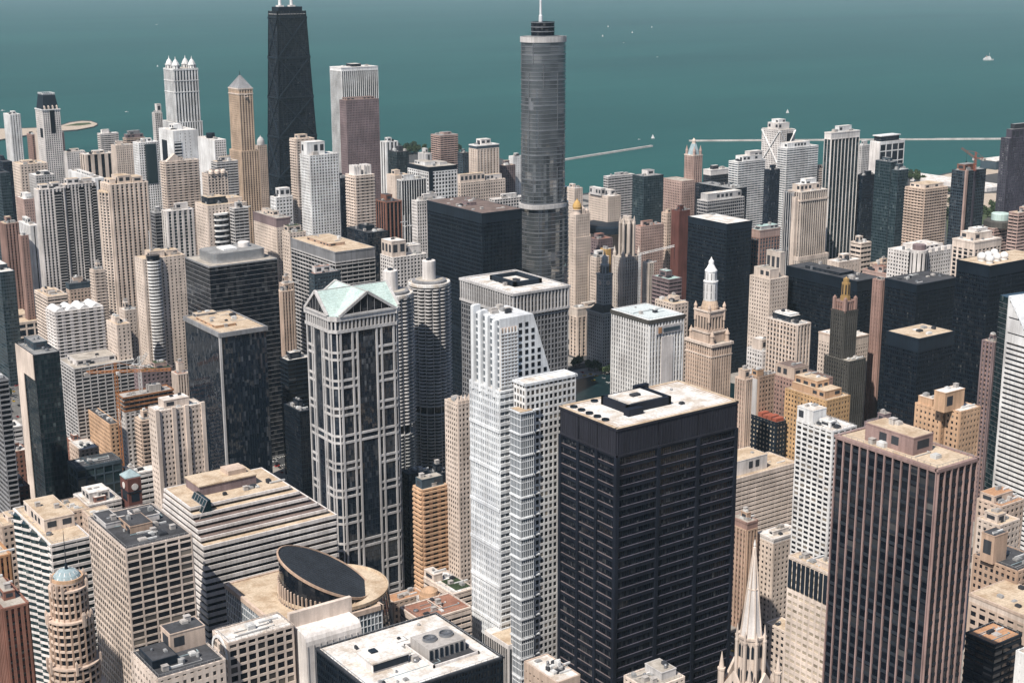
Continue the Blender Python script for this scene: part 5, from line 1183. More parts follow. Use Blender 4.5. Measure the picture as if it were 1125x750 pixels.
for k in range(int(h/3.1)): band(pl,.45,k*3.1,k*3.1+1.6,s)
s.build('bow_balcony','white',t); s = MB(); s.lathe(x+w*.24,y+6,[(.6,h+3),(.35,h+25)],8); s.build('mast','white',t)
B(AT, 'slim cream tower standing between the wavy-roofed block and the bow-fronted tower', (421.0, 1254.0, 10.6, 13.7, 114.4), W(3.6,3.3,.6,.5), 'cream', 'glz', 'r_white')
B(AT, 'lower cream block in front of the slim cream tower', (403.5, 1228.3, 12.5, 25.1, 108.5), ('w',3.6,3.4,.6,.5), 'cream', 'glz', 'r_tan', win=True)
B(GT, 'rounded green glass building at the left edge beside trees', (372.5, 1468.1, 14.4, 51.0, 119.3), CT(2.4,3.6,.12,.3), 'bluegrey', 'glz_teal', 'r_white')
B(LB, 'long low cream gateway-like block at the left edge', (402.0, 1589.6, 43.8, 77.2, 36.2), ('g',9,9,.2,.25), 'cream', 'glz_navy', 'r_tan')
t = B(OT, 'long pale concrete block of many open dark floors with a cluttered roof', (361.1, 1223.5, 54.1, 40.0, 76.6), ('g',6.6,3.3,.13,.36), 'lightgrey', 'glz_black', 'r_gravel', nu=16, pents=[(.1,.2,.75,.8,4,'offwhite')])
B(LB, 'dark brick block with a planted roof terrace right of the long concrete block', (404.1, 1175.0, 27.6, 19.2, 78.1), W(3.8,3.8,.5,.5), 'mauve', 'glz', 'r_green', nu=14, pents=[(.5,.3,.9,.8,3,'pink')])
t = B(ST, 'small gabled terracotta gothic building left of the black glass block', (407.8, 1104.1, 9.5, 11.5, 91.4), ('p',2.4,3.6,.5,.5), 'cream', 'glz', 'r_red', 'rust', pents=[(.25,.25,.75,.75,8,'cream')])
# --- black glass pair, left of centre
Q = (445.7, 1115.6, 61.5, 51.3, 174.5); t = B(GT, 'large black glass tower with thin white floor lines and a rounded silver roof house', Q, ('c',2.6,3.9,.0,.065), 'grey', 'glz_black', 'r_gravel', pents=[], nu=0)
x,y,w,d,h = Q; pl = ell(x+w*.52,y+d*.5,w*.40,d*.34,40,6); b = MB(); b.prism(pl,h-.5,h+7.5,3,8); b.v and None; o = b.build('plant_screen','steel',t)
b = MB(); band(inset(pl,.6),0,h+7.5,h+7.9,b); sub(b.build('penthouse_roof','r_grey',t),o); b = MB(); b.box(x+w*.35,y+d*.35,h+7.9,x+w*.55,y+d*.65,h+9.5); sub(b.build('roof_unit','white',t),o); b = MB(); b.lathe(x+w*.72,y+d*.55,[(5,h+7.9),(5,h+11.5),(4.4,h+12.2)],20); sub(b.build('plant_drum','offwhite',t),o)
Q = (391.5, 975.6, 36.7, 64.7, 154.8); t = B(GT, 'black glass tower with a tan roof and pale corner post, before the larger black one', Q, ('c',1.9,3.8,.10,.0), 'charcoal', 'glz_navy', 'r_tan', pents=[(.1,.25,.55,.8,1.2,'buff'),(.15,.85,.6,.97,2.2,'concrete')], nu=4)
x,y,w,d,h = Q; b = MB(); b.box(x-.9,y-.9,0,x+.7,y+.7,h); b.build('corner_post','lightgrey',t); b = MB(); ring(b,rect(x,y,w,d),.4,1.1,h-3.2,h+.1); b.build('cornice','grey',t)
B(LB, 'dark low glass block with a white roof left of the gabled tower', (483.2, 1054.6, 20.8, 13.3, 101.9), BD(3.6,.25), 'charcoal', 'glz_black', 'r_white')
B(GT, 'black boxy block between the black tower and the gabled tower', (428.3, 925.7, 8.9, 25.0, 101.0), CT(1.8,3.8,.2,.2), 'black', 'glz_black', 'r_tar')
B(ST, 'slender brown brick tower right of the large black glass tower', (559.4, 1217.7, 11.8, 10.0, 120.4), PI(3,3.6,.5,.6), 'sand', 'glz', 'r_tan', 'rust')
B(LB, 'white-roofed tan block behind the slender brown tower', (581.2, 1257.2, 10.7, 10.0, 117.7), W(), 'sand', 'glz', 'r_white')
# --- flat-roofed banded block and its neighbours
Q = (609.3, 1203.7, 42.7, 91.5, 154.1); t = B(OT, 'wide block of dark and cream bands with a flat tan attic, behind the gabled tower', Q, BD(3.9,.27), 'lightgrey', 'glz_black', 'r_tan', top=(9.5,'grey'), nu=2, pents=[(.2,.3,.6,.8,2.5,'tan')])
B(ST, 'small speckled glass block with a red brick roof, in front of the banded block', (559.4, 1150.7, 26.2, 10.0, 148.3), ('g',2.8,3.6,.2,.4), 'bluegrey', 'glz_silver', 'r_red', pents=[(.1,.3,.7,.8,5,'offwhite')])
t = B(HT, 'cream gridded hotel with a stepped blank top, behind the corncob towers', (636.6, 1142.7, 36.3, 23.2, 155.5), G(3.6,3.3,.4,.42), 'offwhite', 'glz', 'r_white', pents=[(.0,.1,.42,.9,14,'cream'),(.42,.3,.95,.9,7,'offwhite')])
x,y,w,d,h = (636.6, 1142.7, 36.3, 23.2, 155.5)
for k in range(2):
    s = MB(); px,py = x+w*(.5+.16*k), y+d*.4; s.bar((px,py,h+7),(px,py,h+36),.5); s.bar((px-4,py,h+30-4*k),(px+4,py,h+30-4*k),.5); s.bar((px,py-3,h+26),(px,py+3,h+26),.4); s.build('antenna','white',t)
B(OT, 'white gridded slab standing left of the big black box tower', (728.8, 1250.7, 33.7, 10.0, 185.2), G(2.8,3.3,.4,.4), 'offwhite', 'glz', 'r_white')
B(GT, 'big black box office tower with a brown flat roof, left of the steel tower', (686.3, 1070.3, 43.3, 91.6, 201.2), ('g',1.55,3.9,.22,.34), 'charcoal', 'glz_black', 'r_brown', pents=[(.35,.45,.5,.6,2.5,'mauve')], nu=12, mech=[.42], top=(8,'charcoal'))
t = B(OT, 'grey office tower with columned attic and square roof well, right of the corncob towers', (544.9, 821.7, 48.3, 65.6, 191.9), ('g',3.0,3.8,.28,.26), 'grey', 'glz', 'r_white', pents=[], nu=2, second='grey')
x,y,w,d,h = (544.9, 821.7, 48.3, 65.6, 191.9); b = MB()
for p,u,n,L in edges(rect(x,y,w,d)):
    for k in range(int(L/3)+1): b.ob(p,u,n,min(L,k*3.0)-.5,min(L,k*3.0)+.5,-.1,1.1,h-15,h-1.4)
b.build('column_frame','lightgrey',t); b = MB(); ring(b,rect(x+w*.30,y+d*.28,w*.5,d*.48),2.5,0,h-.5,h+3.2); b.build('well_wall','charcoal',t); b = MB(); b.box(x+w*.30+2.6,y+d*.28+2.6,h-.5,x+w*.8-2.6,y+d*.76-2.6,h+.6); b.build('well_floor','r_white',t); b = MB(); b.box(x+w*.5,y+d*.45,h+.6,x+w*.56,y+d*.53,h+2.2); b.build('roof_unit','darkgrey',t); b = MB(); ring(b,rect(x,y,w,d),.5,1.4,h-1.4,h+.3); ring(b,rect(x,y,w,d),.3,1.2,h-16.4,h-14.8); b.build('cornice','lightgrey',t)
# --- centre right, behind the white-topped courthouse
t = B(OT, 'white marble office block with a flat pale roof and a blank panel on its front', (672.3, 823.8, 34.3, 44.7, 154.6), ('p',3.0,3.7,.46,.30), 'white', 'glz_black', 'r_paleblue', 'lightgrey', pents=[(.55,.35,.63,.42,1.5,'darkgrey')], nu=2)
x,y,w,d,h = (672.3, 823.8, 34.3, 44.7, 154.6); b = MB(); b.box(x+w*.34,y-1.1,h-75,x+w*.68,y-.2,h-15); b.build('blank_panel','offwhite',t); b = MB(); b.box(x+w*.18,y-1.2,h-12.5,x+w*.93,y-.3,h-6.0); sb = b.build('sign_band','lightgrey',t)
b = MB(); b.lathe(x+w*.28,y-1.5,[(.1,h-9.2),(2.2,h-9.2)],12); b = MB(); b.box(x+w*.24,y-1.6,h-11.5,x+w*.33,y-1.25,h-7); sub(b.build('sign_emblem','orange',t),sb)
b = MB(); b.box(x+w*.38,y-1.6,h-10.6,x+w*.86,y-1.25,h-8.0); sub(b.build('sign_lettering','bluegrey',t),sb); b = MB(); ring(b,rect(x,y,w,d),.3,1.0,h-3.4,h-.2); b.build('cornice','greenstone',t)
t = B(ST, 'pale stone building with a heavy cornice and tall colonnade, left of the shaded clock tower', (911.8, 1221.8, 41.7, 13.0, 54.4), ('p',6,4.2,.5,.3), 'cream', 'glz', 'r_gravel', 'sand', top=(9,'limestone','cream'), pents=[(.3,.3,.7,.8,3)])
B(ST, 'cream tower with a small penthouse behind the gold-domed hotel', (1115.7, 1493.9, 13.5, 17.6, 134.6), W(3,3.3,.6,.5), 'cream', 'glz', 'r_white')
t = B(HT, 'paired cream hotel towers above a dark curved glass lobby', (1194.1, 1521.3, 22.1, 41.7, 113.3), W(3.2,3.2,.6,.5), 'cream', 'glz', 'r_white', pents=[(-.1,.3,.25,.9,9,'lightgrey'),(.5,.2,.9,.8,6,'lightgrey')])
x,y,w,d,h = (1194.1, 1521.3, 22.1, 41.7, 113.3); b = MB(); b.lathe(x,y,[(34,h-46),(34,h-38),(30,h-36),(12,h-35)],32); b.build('curved_lobby','charcoal',t)
B(OT, 'large pale grey block behind the paired cream hotel towers', (1300.6, 1653.8, 50.1, 10.0, 116.4), BD(3.8,.5), 'lightgrey', 'glz', 'r_white')
B(GT, 'blue-green glass apartment tower against the lake, right of the crowned gothic tower', (1211.4, 1468.0, 34.0, 23.4, 145.0), ('c',3.5,3.3,.1,.22), 'bluegrey', 'glz_teal', 'r_grey', pents=[(.35,.3,.7,.8,6,'offwhite')])
B(OT, 'wide purple-grey gridded block right behind the crowned gothic tower', (1105.8, 1347.8, 36.5, 12.1, 106.2), ('g',2.8,3.5,.45,.5), 'pink', 'glz_navy', 'r_red')
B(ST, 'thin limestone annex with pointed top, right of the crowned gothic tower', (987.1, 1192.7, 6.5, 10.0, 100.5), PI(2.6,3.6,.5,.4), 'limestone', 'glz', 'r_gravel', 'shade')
B(LB, 'purple-brown block with a rusty roof left of the crowned gothic tower', (1034.5, 1341.6, 22.2, 15.8, 99.1), W(), 'mauve', 'glz', 'r_red')
B(LB, 'cream gridded block at the left foot of the crowned gothic tower', (970.8, 1264.5, 18.3, 10.0, 96.9), W(3.2,3.6), 'cream', 'glz', 'r_white', pents=[(.2,.3,.7,.9,6,'white')])
B(LB, 'small building with a bright yellow wall behind the shaded clock tower', (992.0, 1273.1, 6.6, 10.0, 102.5), G(4,4,.85,.8), 'golddome', 'glz', 'r_white')
B(OT, 'dark red slab with a narrow black side, centre right', (1074.1, 1242.8, 16.0, 13.3, 142.3), G(4,4,.85,.85), 'redbrick', 'glz_black', 'r_tar')
B(LB, 'low mauve building with a green roof beside the white marble block', (927.7, 1092.0, 17.1, 25.3, 107.2), BD(4,.55), 'mauve', 'glz', 'r_copper')
B(LB, 'low cream building behind the white marble block', (865.7, 1013.2, 17.2, 27.5, 105.0), W(4,4), 'cream', 'glz', 'r_tan')
B(LB, 'tan low building left of the dark red slab', (1169.3, 1372.2, 10.6, 10.4, 113.5), W(4,4), 'sand', 'glz', 'r_tan')
# --- right, towards the lake
B(OT, 'dark block with a white curved roof right of the blue-topped tower', (1440.2, 1585.6, 38.5, 15.8, 121.9), BD(4,.3), 'darkgrey', 'glz_navy', 'r_white', top=(8,'offwhite'))
t = B(OT, 'long black block with many white units along its roof', (1220.7, 1311.4, 25.5, 64.9, 146.7), BD(3.8,.25), 'charcoal', 'glz_navy', 'r_grey', nu=16, pents=[])
B(OT, 'grey glass block with a long pale roof house', (1097.1, 1221.8, 58.3, 16.8, 154.4), ('c',3,3.8,.1,.3), 'lightgrey', 'glz_navy', 'r_white', pents=[(.05,.15,.95,.85,7,'lightgrey')])
B(AT, 'white banded condominium with a stepped roof, left of the x-braced tower', (1322.8, 1407.5, 50.3, 17.4, 161.9), BD(3.1,.45), 'white', 'glz_blue', 'r_white', pents=[(.2,.1,.9,.9,6,'white'),(.5,.2,.95,.8,11,'lightgrey')])
B(GT, 'dark navy block between the white banded condominium and the x-braced tower', (1310.0, 1335.7, 18.0, 10.0, 159.9), CT(), 'navy', 'glz_navy', 'r_tar')
B(AT, 'pale banded tower with a white top in front of the x-braced tower', (1417.4, 1411.9, 61.2, 17.2, 172.7), BD(3.2,.5), 'white', 'glz_blue', 'r_white', pents=[(.05,.1,.75,.9,6,'white')])
B(OT, 'tan building with a blue glass front and a pale vaulted roof', (1041.7, 1080.8, 29.2, 12.1, 147.0), ('g',4,4,.3,.2), 'rust', 'glz_blue', 'r_copper', pents=[(.1,.1,.95,.9,3,'lightgrey')], top=(8,'pink'))
B(AT, 'beige slab peeping out between the pale banded tower and the pink-piered glass tower', (1483.8, 1414.5, 18.3, 10.0, 138.4), BD(3.2,.5), 'cream', 'glz', 'r_tan')
Q = (1157.0, 1134.4, 41.4, 20.2, 170.1); t = B(OT, 'tall cream tower with close vertical ribs and a stepped top', Q, ('p',3.6,3.8,.42,.25), 'limestone', 'glz', 'r_white', 'mauve', pents=[(.05,.2,.8,.8,7,'cream'),(.3,.3,.7,.7,12,'white')])
x,y,w,d,h = Q; b = MB(); ring(b,rect(x,y,w,d),.4,1.2,h-11,h-9.2); ring(b,rect(x-3,y-4,w+5,d+4),.4,.8,h*.55,h*.55+4); b.build('belt_course','cream',t); block(t,x-3,y-4,w+5,d+4,0,h*.55,('p',3,3.8,.55,.35),'limestone','glz_warm','r_gravel','shade')
pl = ell(x-3,y+d*.8,3.5,7,14); c = MB(); c.prism(pl,0,h-2,3,3.8); c.build('rounded_bay','glz_navy',t); c = MB()
for a,b_ in pl: c.lathe(a,b_,[(.55,0),(.55,h-1)],6)
c.build('bay_frame','lightgrey',t); b = MB(); ring(b,rect(x-4,y+d*.2,4,d*.4),.2,.3,0,h-6); b.build('side_wing','cream',t)
t = B(ST, 'cream stone building with stepped top in front of the ribbed cream tower', (929.3, 952.8, 23.8, 26.3, 131.1), W(3.2,3.7,.6,.5), 'cream', 'glz_warm', 'r_gravel', pents=[(.1,.1,.6,.9,8,'cream'),(.75,.2,1,.9,22,'limestone')])
t = B(AT, 'tall blue glass tower with pale pink piers, right of the ribbed cream tower', (1235.9, 1167.0, 47.4, 10.0, 227.4), ('p',6.2,3.3,.14,.18), 'offwhite', 'glz_teal', 'r_white', 'bluegrey', top=(7,'offwhite'), pents=[(.3,.2,.75,.8,6,'white')])
B(AT, 'grey gridded slab behind the pink-piered glass tower', (1574.9, 1418.0, 19.2, 10.0, 164.6), G(3,3.3,.45,.4), 'lightgrey', 'glz', 'r_white')
t = B(AT, 'white-framed dark glass tower with a flat overhanging roof by the breakwater', (1462.1, 1288.6, 48.3, 16.2, 189.8), ('g',12,14,.12,.1), 'white', 'glz_navy', 'r_white', pents=[(.1,.1,.8,.9,6,'charcoal')])
x,y,w,d,h = (1462.1, 1288.6, 48.3, 16.2, 189.8); b = MB(); b.box(x-.8,y-.5,0,x-.4,y+d,h-1); b.build('end_wall','offwhite',t); b = MB(); b.box(x+w*.05,y+d*.05,h+6.4,x+w*.85,y+d*.95,h+7.6); b.build('roof_canopy','white',t)
B(GT, 'low dark glass block left of the teal pair of towers', (1291.3, 1165.1, 23.8, 10.0, 173.7), CT(), 'charcoal', 'glz_navy', 'r_grey')
B(GT, 'taller of the two dark teal glass towers in front of the white-framed tower', (1281.0, 1115.7, 10.9, 22.8, 195.8), ('c',2.6,3.6,.1,.25), 'bluegrey', 'glz_teal', 'r_grey', pents=[(.5,.3,.9,.8,3,'bluegrey')])
t = B(GT, 'shorter dark teal glass tower with a dotted white corner', (1278.9, 1102.7, 17.1, 10.0, 188.0), ('c',2.6,3.6,.1,.2), 'bluegrey', 'glz_teal', 'r_grey')
B(AT, 'beige balcony tower standing left of the tower under construction', (1173.4, 979.0, 36.0, 24.8, 190.5), ('y',4.2,3.0,.4,.45), 'sand', 'glz', 'r_tan', pents=[(.1,.1,.9,.9,3.5,'cream')])
t = B(GT, 'purple-black tower with pale dotted windows at the right edge', (1277.5, 957.9, 64.0, 10.0, 237.5), ('g',2.6,3.1,.3,.35), 'purple', 'glz_silver', 'r_grey', pents=[(.1,.2,.9,.9,8,'purple'),(.2,.4,.9,.9,13,'darkgrey')])
Q = (1151.7, 875.8, 35.3, 13.7, 166.8); t = B(HT, 'octagonal pinkish block with a round green roof drum near the right edge', Q, BD(3.3,.5), 'pink', 'glz', 'r_gravel', pents=[])
x,y,w,d,h = Q; b = MB(); b.lathe(x+w/2,y+d/2,[(w*.44,h-.5),(w*.44,h+5),(w*.40,h+6)],8); b.build('penthouse','greenstone',t); b = MB(); b.lathe(x+w/2,y+d/2,[(w*.24,h+5.8),(w*.24,h+12),(w*.22,h+12.6)],24); b.build('roof_drum','palegreen',t)
B(AT, 'salmon banded tower at the right edge beside the octagonal block', (1123.3, 829.7, 42.8, 10.0, 190.9), BD(3.2,.5), 'pink', 'glz', 'r_tan')
Q = (1017.0, 854.3, 50.9, 35.7, 160.7); t = B(HT, 'white crenellated hotel block with a rounded corner tower', Q, ('w',3.4,3.4,.5,.48), 'offwhite', 'glz', 'r_white', win=True, pents=[(.3,.3,.9,.9,3)])
x,y,w,d,h = Q; c = MB(); c.lathe(x+3,y+3,[(8,0),(8,h+3.5)],20); c.build('corner_tower','offwhite',t)
b = MB()
for k in range(12):
    a = 2*math.pi*k/12; b.bar((x+3+8*math.cos(a),y+3+8*math.sin(a),4),(x+3+8*math.cos(a),y+3+8*math.sin(a),h+1),1.3,.5)
b.build('window_strip','glz',t); b = MB(); b.lathe(x+3,y+3,[(6,h+3),(6,h+8)],12); b.build('belvedere','mauve',t)
for k in range(5):
    b = MB(); b.box(x+w*(.16+.17*k),y-.3,h-.2,x+w*(.16+.17*k)+4,y+4,h+3); b.build('turret','offwhite',t)
B(OT, 'cream block with dark window bays and a stepped roof house, behind the white domes', (1013.8, 793.2, 36.3, 23.1, 181.2), ('g',5.5,3.7,.35,.25), 'cream', 'glz', 'r_white', top=(6,'cream'), pents=[(.15,.2,.8,.85,6,'cream'),(.3,.3,.7,.7,9,'offwhite')])
B(LB, 'low tan building between the teal towers and the crenellated hotel', (1078.3, 952.7, 20.1, 10.0, 128.0), W(4,4), 'sand', 'glz', 'r_tan')
B(LB, 'low pink brick building left of the crenellated hotel', (1030.7, 900.6, 12.8, 30.0, 132.7), BD(4,.6), 'pink', 'glz', 'r_red')
B(LB, 'cream podium block at the foot of the pink-piered glass tower', (1098.2, 1021.2, 33.1, 16.4, 116.3), G(5,5,.7,.6), 'cream', 'glz', 'r_white')
B(LB, 'cream and dark stacked podium left of the taller teal tower', (1157.2, 1045.0, 15.8, 14.0, 126.2), BD(5,.5), 'cream', 'glz_black', 'r_white')
# --- the black modern slabs on the right
B(GT, 'black tower right behind the ornate domed stone tower', (989.6, 1075.8, 34.8, 58.0, 159.8), ('g',1.9,3.8,.2,.36), 'charcoal', 'glz_black', 'r_white', pents=[], nu=1, top=(6,'charcoal'))
B(GT, 'long low-topped black slab behind the gold-topped tower', (975.4, 888.3, 30.7, 87.8, 134.8), ('g',1.7,3.7,.16,.34), 'black', 'glz_black', 'r_tar', pents=[(.2,.3,.8,.8,2,'charcoal')], top=(9,'black'))
B(OT, 'thin pink granite strip of a tower beside the long black slab', (966.6, 852.5, 6.0, 10.0, 143.0), PI(3,4,.5,.9), 'rust', 'glz_black', 'r_red', 'rust')
B(GT, 'black slab with white roof units in front of the crenellated hotel', (946.8, 797.9, 53.2, 34.1, 151.1), ('g',1.7,3.7,.16,.34), 'black', 'glz_black', 'r_tar', nu=12, top=(6,'black'), pents=[])
t = B(GT, 'tallest black slab with a cluster of white radar domes on its tan roof', (901.0, 693.5, 71.2, 30.1, 190.3), ('g',1.7,3.7,.16,.32), 'black', 'glz_black', 'r_tan', pents=[], nu=3, top=(8,'black'))
x,y,w,d,h = (901.0, 693.5, 71.2, 30.1, 190.3)
for p_,r in (((912.0, 709.7, 190.3),3.5),((922.0, 711.4, 190.3),3.2),((933.6, 714.2, 190.3),3.2),((909.6, 700.4, 190.3),3.3),((921.6, 702.7, 190.3),3.2),((930.8, 702.8, 190.3),3.1)):
    b = MB(); b.lathe(p_[0],p_[1],[(r*.8,h-.4),(r*.8,h+1.2)]+[(max(.05,r*math.cos(v)),h+1.2+r*.62+r*math.sin(v)) for v in [-.65+i*(.65+math.pi/2)/7 for i in range(8)]],16); b.build('radar_dome','white',t)
B(GT, 'black slab with a flat tan roof in front of the other black slabs', (754.4, 638.2, 36.9, 27.4, 166.4), ('g',1.8,3.7,.16,.34), 'black', 'glz_black', 'r_tan', pents=[], nu=5, top=(9,'charcoal'))
B(ST, 'narrow pinkish stone sliver left of the slant-topped tower', (864.9, 658.0, 8.6, 10.0, 142.8), PI(3,3.7,.5,.5), 'mauve', 'glz', 'r_tan', 'rust')
B(OT, 'cream building with a heavy cornice half hidden by the gold-topped tower', (922.2, 850.3, 28.1, 32.1, 96.8), W(3.2,3.8,.55,.5), 'cream', 'glz', 'r_white', top=(7,'cream','sand'))
B(OT, 'cream office block with grouped windows and a white glazed roof house', (802.5, 796.1, 14.9, 32.8, 137.4), ('p',3.6,3.8,.4,.35), 'cream', 'glz_warm', 'r_white', 'sand', pents=[(.15,.3,.95,.9,4,'charcoal'),(.2,.35,.9,.85,5.5,'white')])
B(OT, 'small cream gridded block with a blank roof box, right of the domed stone tower', (798.6, 828.9, 18.7, 17.9, 109.2), ('w',3.2,3.6,.5,.5), 'offwhite', 'glz', 'r_white', win=True, pents=[(.1,.2,.55,.8,8,'cream'),(.6,.3,.95,.8,3,'mauve')])
t = B(ST, 'slender tan tower with a columned top right of the courthouse roof', (691.0, 738.5, 6.3, 10.0, 124.6), ('p',2.3,3.6,.5,.5), 'sand', 'glz_warm', 'r_tan', 'rust', pents=[(.15,.15,.85,.85,6,'sand')])
Q = (733.3, 767.0, 16.3, 10.0, 112.9); t = B(OT, 'tan block with a blank grey end wall and a roof shed', Q, ('w',3.4,3.7,.5,.5), 'tan', 'glz', 'r_tar', win=True, pents=[(.0,.2,.4,.8,4,'buff')])
x,y,w,d,h = Q; b = MB(); b.box(x-.9,y+1,0,x-.45,y+d,h-2); b.build('end_wall','lightgrey',t)
B(OT, 'wide pinkish block with a blank tan roof house behind the yellow brick building', (782.3, 766.5, 31.5, 32.4, 99.7), ('w',3.4,3.7,.55,.5), 'rust', 'glz', 'r_brown', win=True, pents=[(-.0,.35,.5,.95,9,'sand')], nu=10)
t = B(OT, 'yellow-orange brick building with small windows and a broken roofline', (745.7, 710.2, 25.1, 41.1, 106.1), ('w',3.1,3.6,.55,.5), 'yellowbrick', 'glz', 'r_tan', win=True, pents=[(.1,.1,.8,.9,5,'buff'),(.2,.35,.7,.9,10,'buff')], nu=8)
t = B(LB, 'black building with a bright red rooftop left of the yellow brick building', (732.5, 746.3, 10.0, 28.0, 82.5), ('w',3.4,3.6,.55,.55), 'charcoal', 'glz', 'r_red', win='pane_pale', pents=[])
x,y,w,d,h = (732.5, 746.3, 10.0, 28.0, 82.5); b = MB()
for k in range(5): b.box(x+w*.1,y+d*(.05+.18*k),h-.5,x+w*.92,y+d*(.19+.18*k),h+2.2+.6*(k%2))
b.build('roof_canopy','cranered',t)
t = B(LB, 'long cream parking garage with dark horizontal slots and a boxy top', (652.8, 713.0, 67.7, 28.2, 63.2), ('b',7,3.4,.06,.66), 'cream', 'glz_black', 'r_tan', pents=[(-.05,.15,.62,.85,10,'offwhite')], nu=4)
Q = (578.0, 552.8, 19.7, 27.9, 156.4); t = B(AT, 'white concrete apartment tower with balcony recesses and a white roof', Q, ('w',4.6,3.1,.26,.42), 'white', 'glz', 'r_white', win=True, pents=[(.0,.55,.55,1,8,'white'),(.2,.2,.45,.5,3,'white')])
t = B(HT, 'sturdy cream hotel with a white roof at the end of the shaded street', (602.0, 618.0, 25.2, 13.7, 63.3), ('w',3.6,3.5,.56,.5), 'cream', 'glz', 'r_white', win=True, top=(3,'offwhite'), pents=[(.15,.3,.7,.6,2.5,'offwhite')], nu=2)
B(ST, 'reddish-brown ornate building beside the courthouse, lower half in shadow', (588.9, 628.6, 8.7, 14.8, 74.0), ('p',3.0,3.7,.5,.5), 'tan', 'glz_warm', 'r_gravel', 'rust', nu=8, top=(5,'rust'))
Q = (430.2, 417.9, 6.9, 24.6, 155.6); t = B(OT, 'narrow cream building with tall dark louvres under its roof, left of the brown tower', Q, ('w',3.3,3.5,.28,.55), 'cream', 'glz', 'r_tan', win='pane_pale', pents=[(.3,.1,.9,.4,2)], nu=5)
x,y,w,d,h = Q
for k in range(9):
    b = MB(); b.box(x-.75,y+d*(.02+.108*k)+.5,h-15,x-.4,y+d*(.02+.108*k)+.108*d-.3,h-1.6); b.build('louvre','charcoal',t)
Q = (405.3, 346.1, 23.0, 50.2, 229.6); t = B(OT, 'very tall dark tower with rust-pink vertical piers and a tan roof, lower right', Q, ('p',4.15,4.6,.14,.30), 'pierbrown', 'glz_black', 'r_tan', 'spandrelblue', pents=[(.22,.32,.72,.80,6.5,'pierbrown')], nu=4)
x,y,w,d,h = Q; b = MB(); ring(b,rect(x,y,w,d),.6,.85,h-.9,h+.1); b.build('coping','pierbrown',t)
# twin orange-tan block
t = B(AT, 'left wing of the orange-tan twin block below the black slabs', (654.6, 538.6, 10.0, 18.9, 159.0), ('w',3.4,3.5,.6,.55), 'buff', 'glz', 'r_white', win=True, pents=[(.1,.4,.6,.95,4,'buff')], nu=3)
t = B(AT, 'right and taller wing of the orange-tan twin block', (657.2, 527.0, 18.4, 10.0, 160.4), ('w',3.2,3.5,.55,.5), 'buff', 'glz', 'r_white', win=True, pents=[(-.45,.5,.5,1.3,11,'buff')], nu=3)
B(LB, 'flat brown building with railings and plant behind the brown-piered tower', (596.8, 530.9, 15.4, 15.3, 160.7), W(4,4), 'mauve', 'glz', 'r_gravel', nu=12)
# lower right low-rises
B(LB, 'tan stepped roofs of a low building behind the brown-piered tower', (611.7, 462.1, 19.7, 15.3, 132.0), W(), 'sand', 'glz', 'r_orange', pents=[(.0,.3,.8,.9,4,'sand')])
B(LB, 'small cream building with a clock-like gable right of the brown-piered tower', (583.0, 442.0, 16.5, 13.5, 134.3), W(), 'cream', 'glz', 'r_tan', pents=[(.1,.2,.5,.8,4,'cream')])
B(LB, 'dark-roofed brick building with a square roof tower at the lower right', (560.1, 413.5, 23.4, 25.8, 125.1), W(3.2,3.8), 'tan', 'glz', 'r_tar', pents=[(-.1,.5,.35,.8,14,'tan')], nu=4)
B(LB, 'tan commercial building with rows of grouped windows at the lower right edge', (533.2, 372.6, 28.1, 47.4, 118.1), ('w',5.2,4.4,.36,.42), 'sand', 'glz', 'r_tan', win=True, top=(4,'cream','sand'), nu=5, pents=[])
B(LB, 'dark glass low box with an orange-tan roof in the bottom right corner', (506.6, 385.4, 19.4, 15.6, 112.4), BD(3.8,.3), 'charcoal', 'glz_navy', 'r_orange', nu=3, pents=[])
# --- left bottom quarter
t = B(GT, 'teal-grey glass tower with a pale raked west wall near the left edge', (280.2, 1057.8, 18.9, 42.0, 137.9), ('c',2.4,3.8,.12,.14), 'dimline', 'glz_teal', 'r_grey', pents=[(.25,.35,.8,.9,5,'bluegrey')], nu=6)
x,y,w,d,h = (280.2, 1057.8, 18.9, 42.0, 137.9); b = MB(); b.box(x-1.2,y-.5,h-19,x-.7,y+d,h+.2); b.box(x-1.2,y+d*.62,0,x-.7,y+d,h-19); b.build('end_wall','cream',t)
B(GT, 'dark banded tower cut off by the left edge', (230.9, 972.8, 6.6, 61.2, 146.6), BD(3.6,.3), 'grey', 'glz_black', 'r_tar')
B(LB, 'old brick loft with a long sunlit tan side and a dark roof', (371.0, 1170.8, 8.4, 69.7, 37.9), W(3.4,3.8), 'buff', 'glz', 'r_tar', nu=10, pents=[])
B(LB, 'low brick house with a flat white roof right of the teal-grey tower', (329.6, 1142.1, 9.1, 15.8, 37.6), W(3.2,3.6), 'brick', 'glz', 'r_white', nu=3)
B(LB, 'pale-roofed warehouse beside the busy street', (327.1, 1116.7, 14.9, 26.5, 38.8), W(4,4), 'sand', 'glz', 'r_white', nu=4, pents=[])
B(GT, 'low dark green glass building with a black roof next to the teal-grey tower', (297.1, 1033.9, 34.2, 20.5, 53.5), ('g',7,9,.12,.14), 'bluegrey', 'glz_teal', 'r_tar', nu=3, pents=[(.3,.1,.42,.9,1)])
B(LB, 'white-topped brick building left of the teal-grey tower', (269.1, 1107.5, 14.0, 16.7, 50.7), W(3.2,3.8), 'brick', 'glz', 'r_white', nu=8)
B(LB, 'low grey shed with a white roof at the left edge', (292.6, 1194.4, 12.0, 20.6, 43.3), BD(4,.5), 'lightgrey', 'glz', 'r_white')
B(LB, 'brick courtyard house below the white-topped brick building', (250.7, 1034.8, 11.2, 13.3, 47.5), W(3.2,3.8), 'redbrick', 'glz', 'r_brown', nu=5)
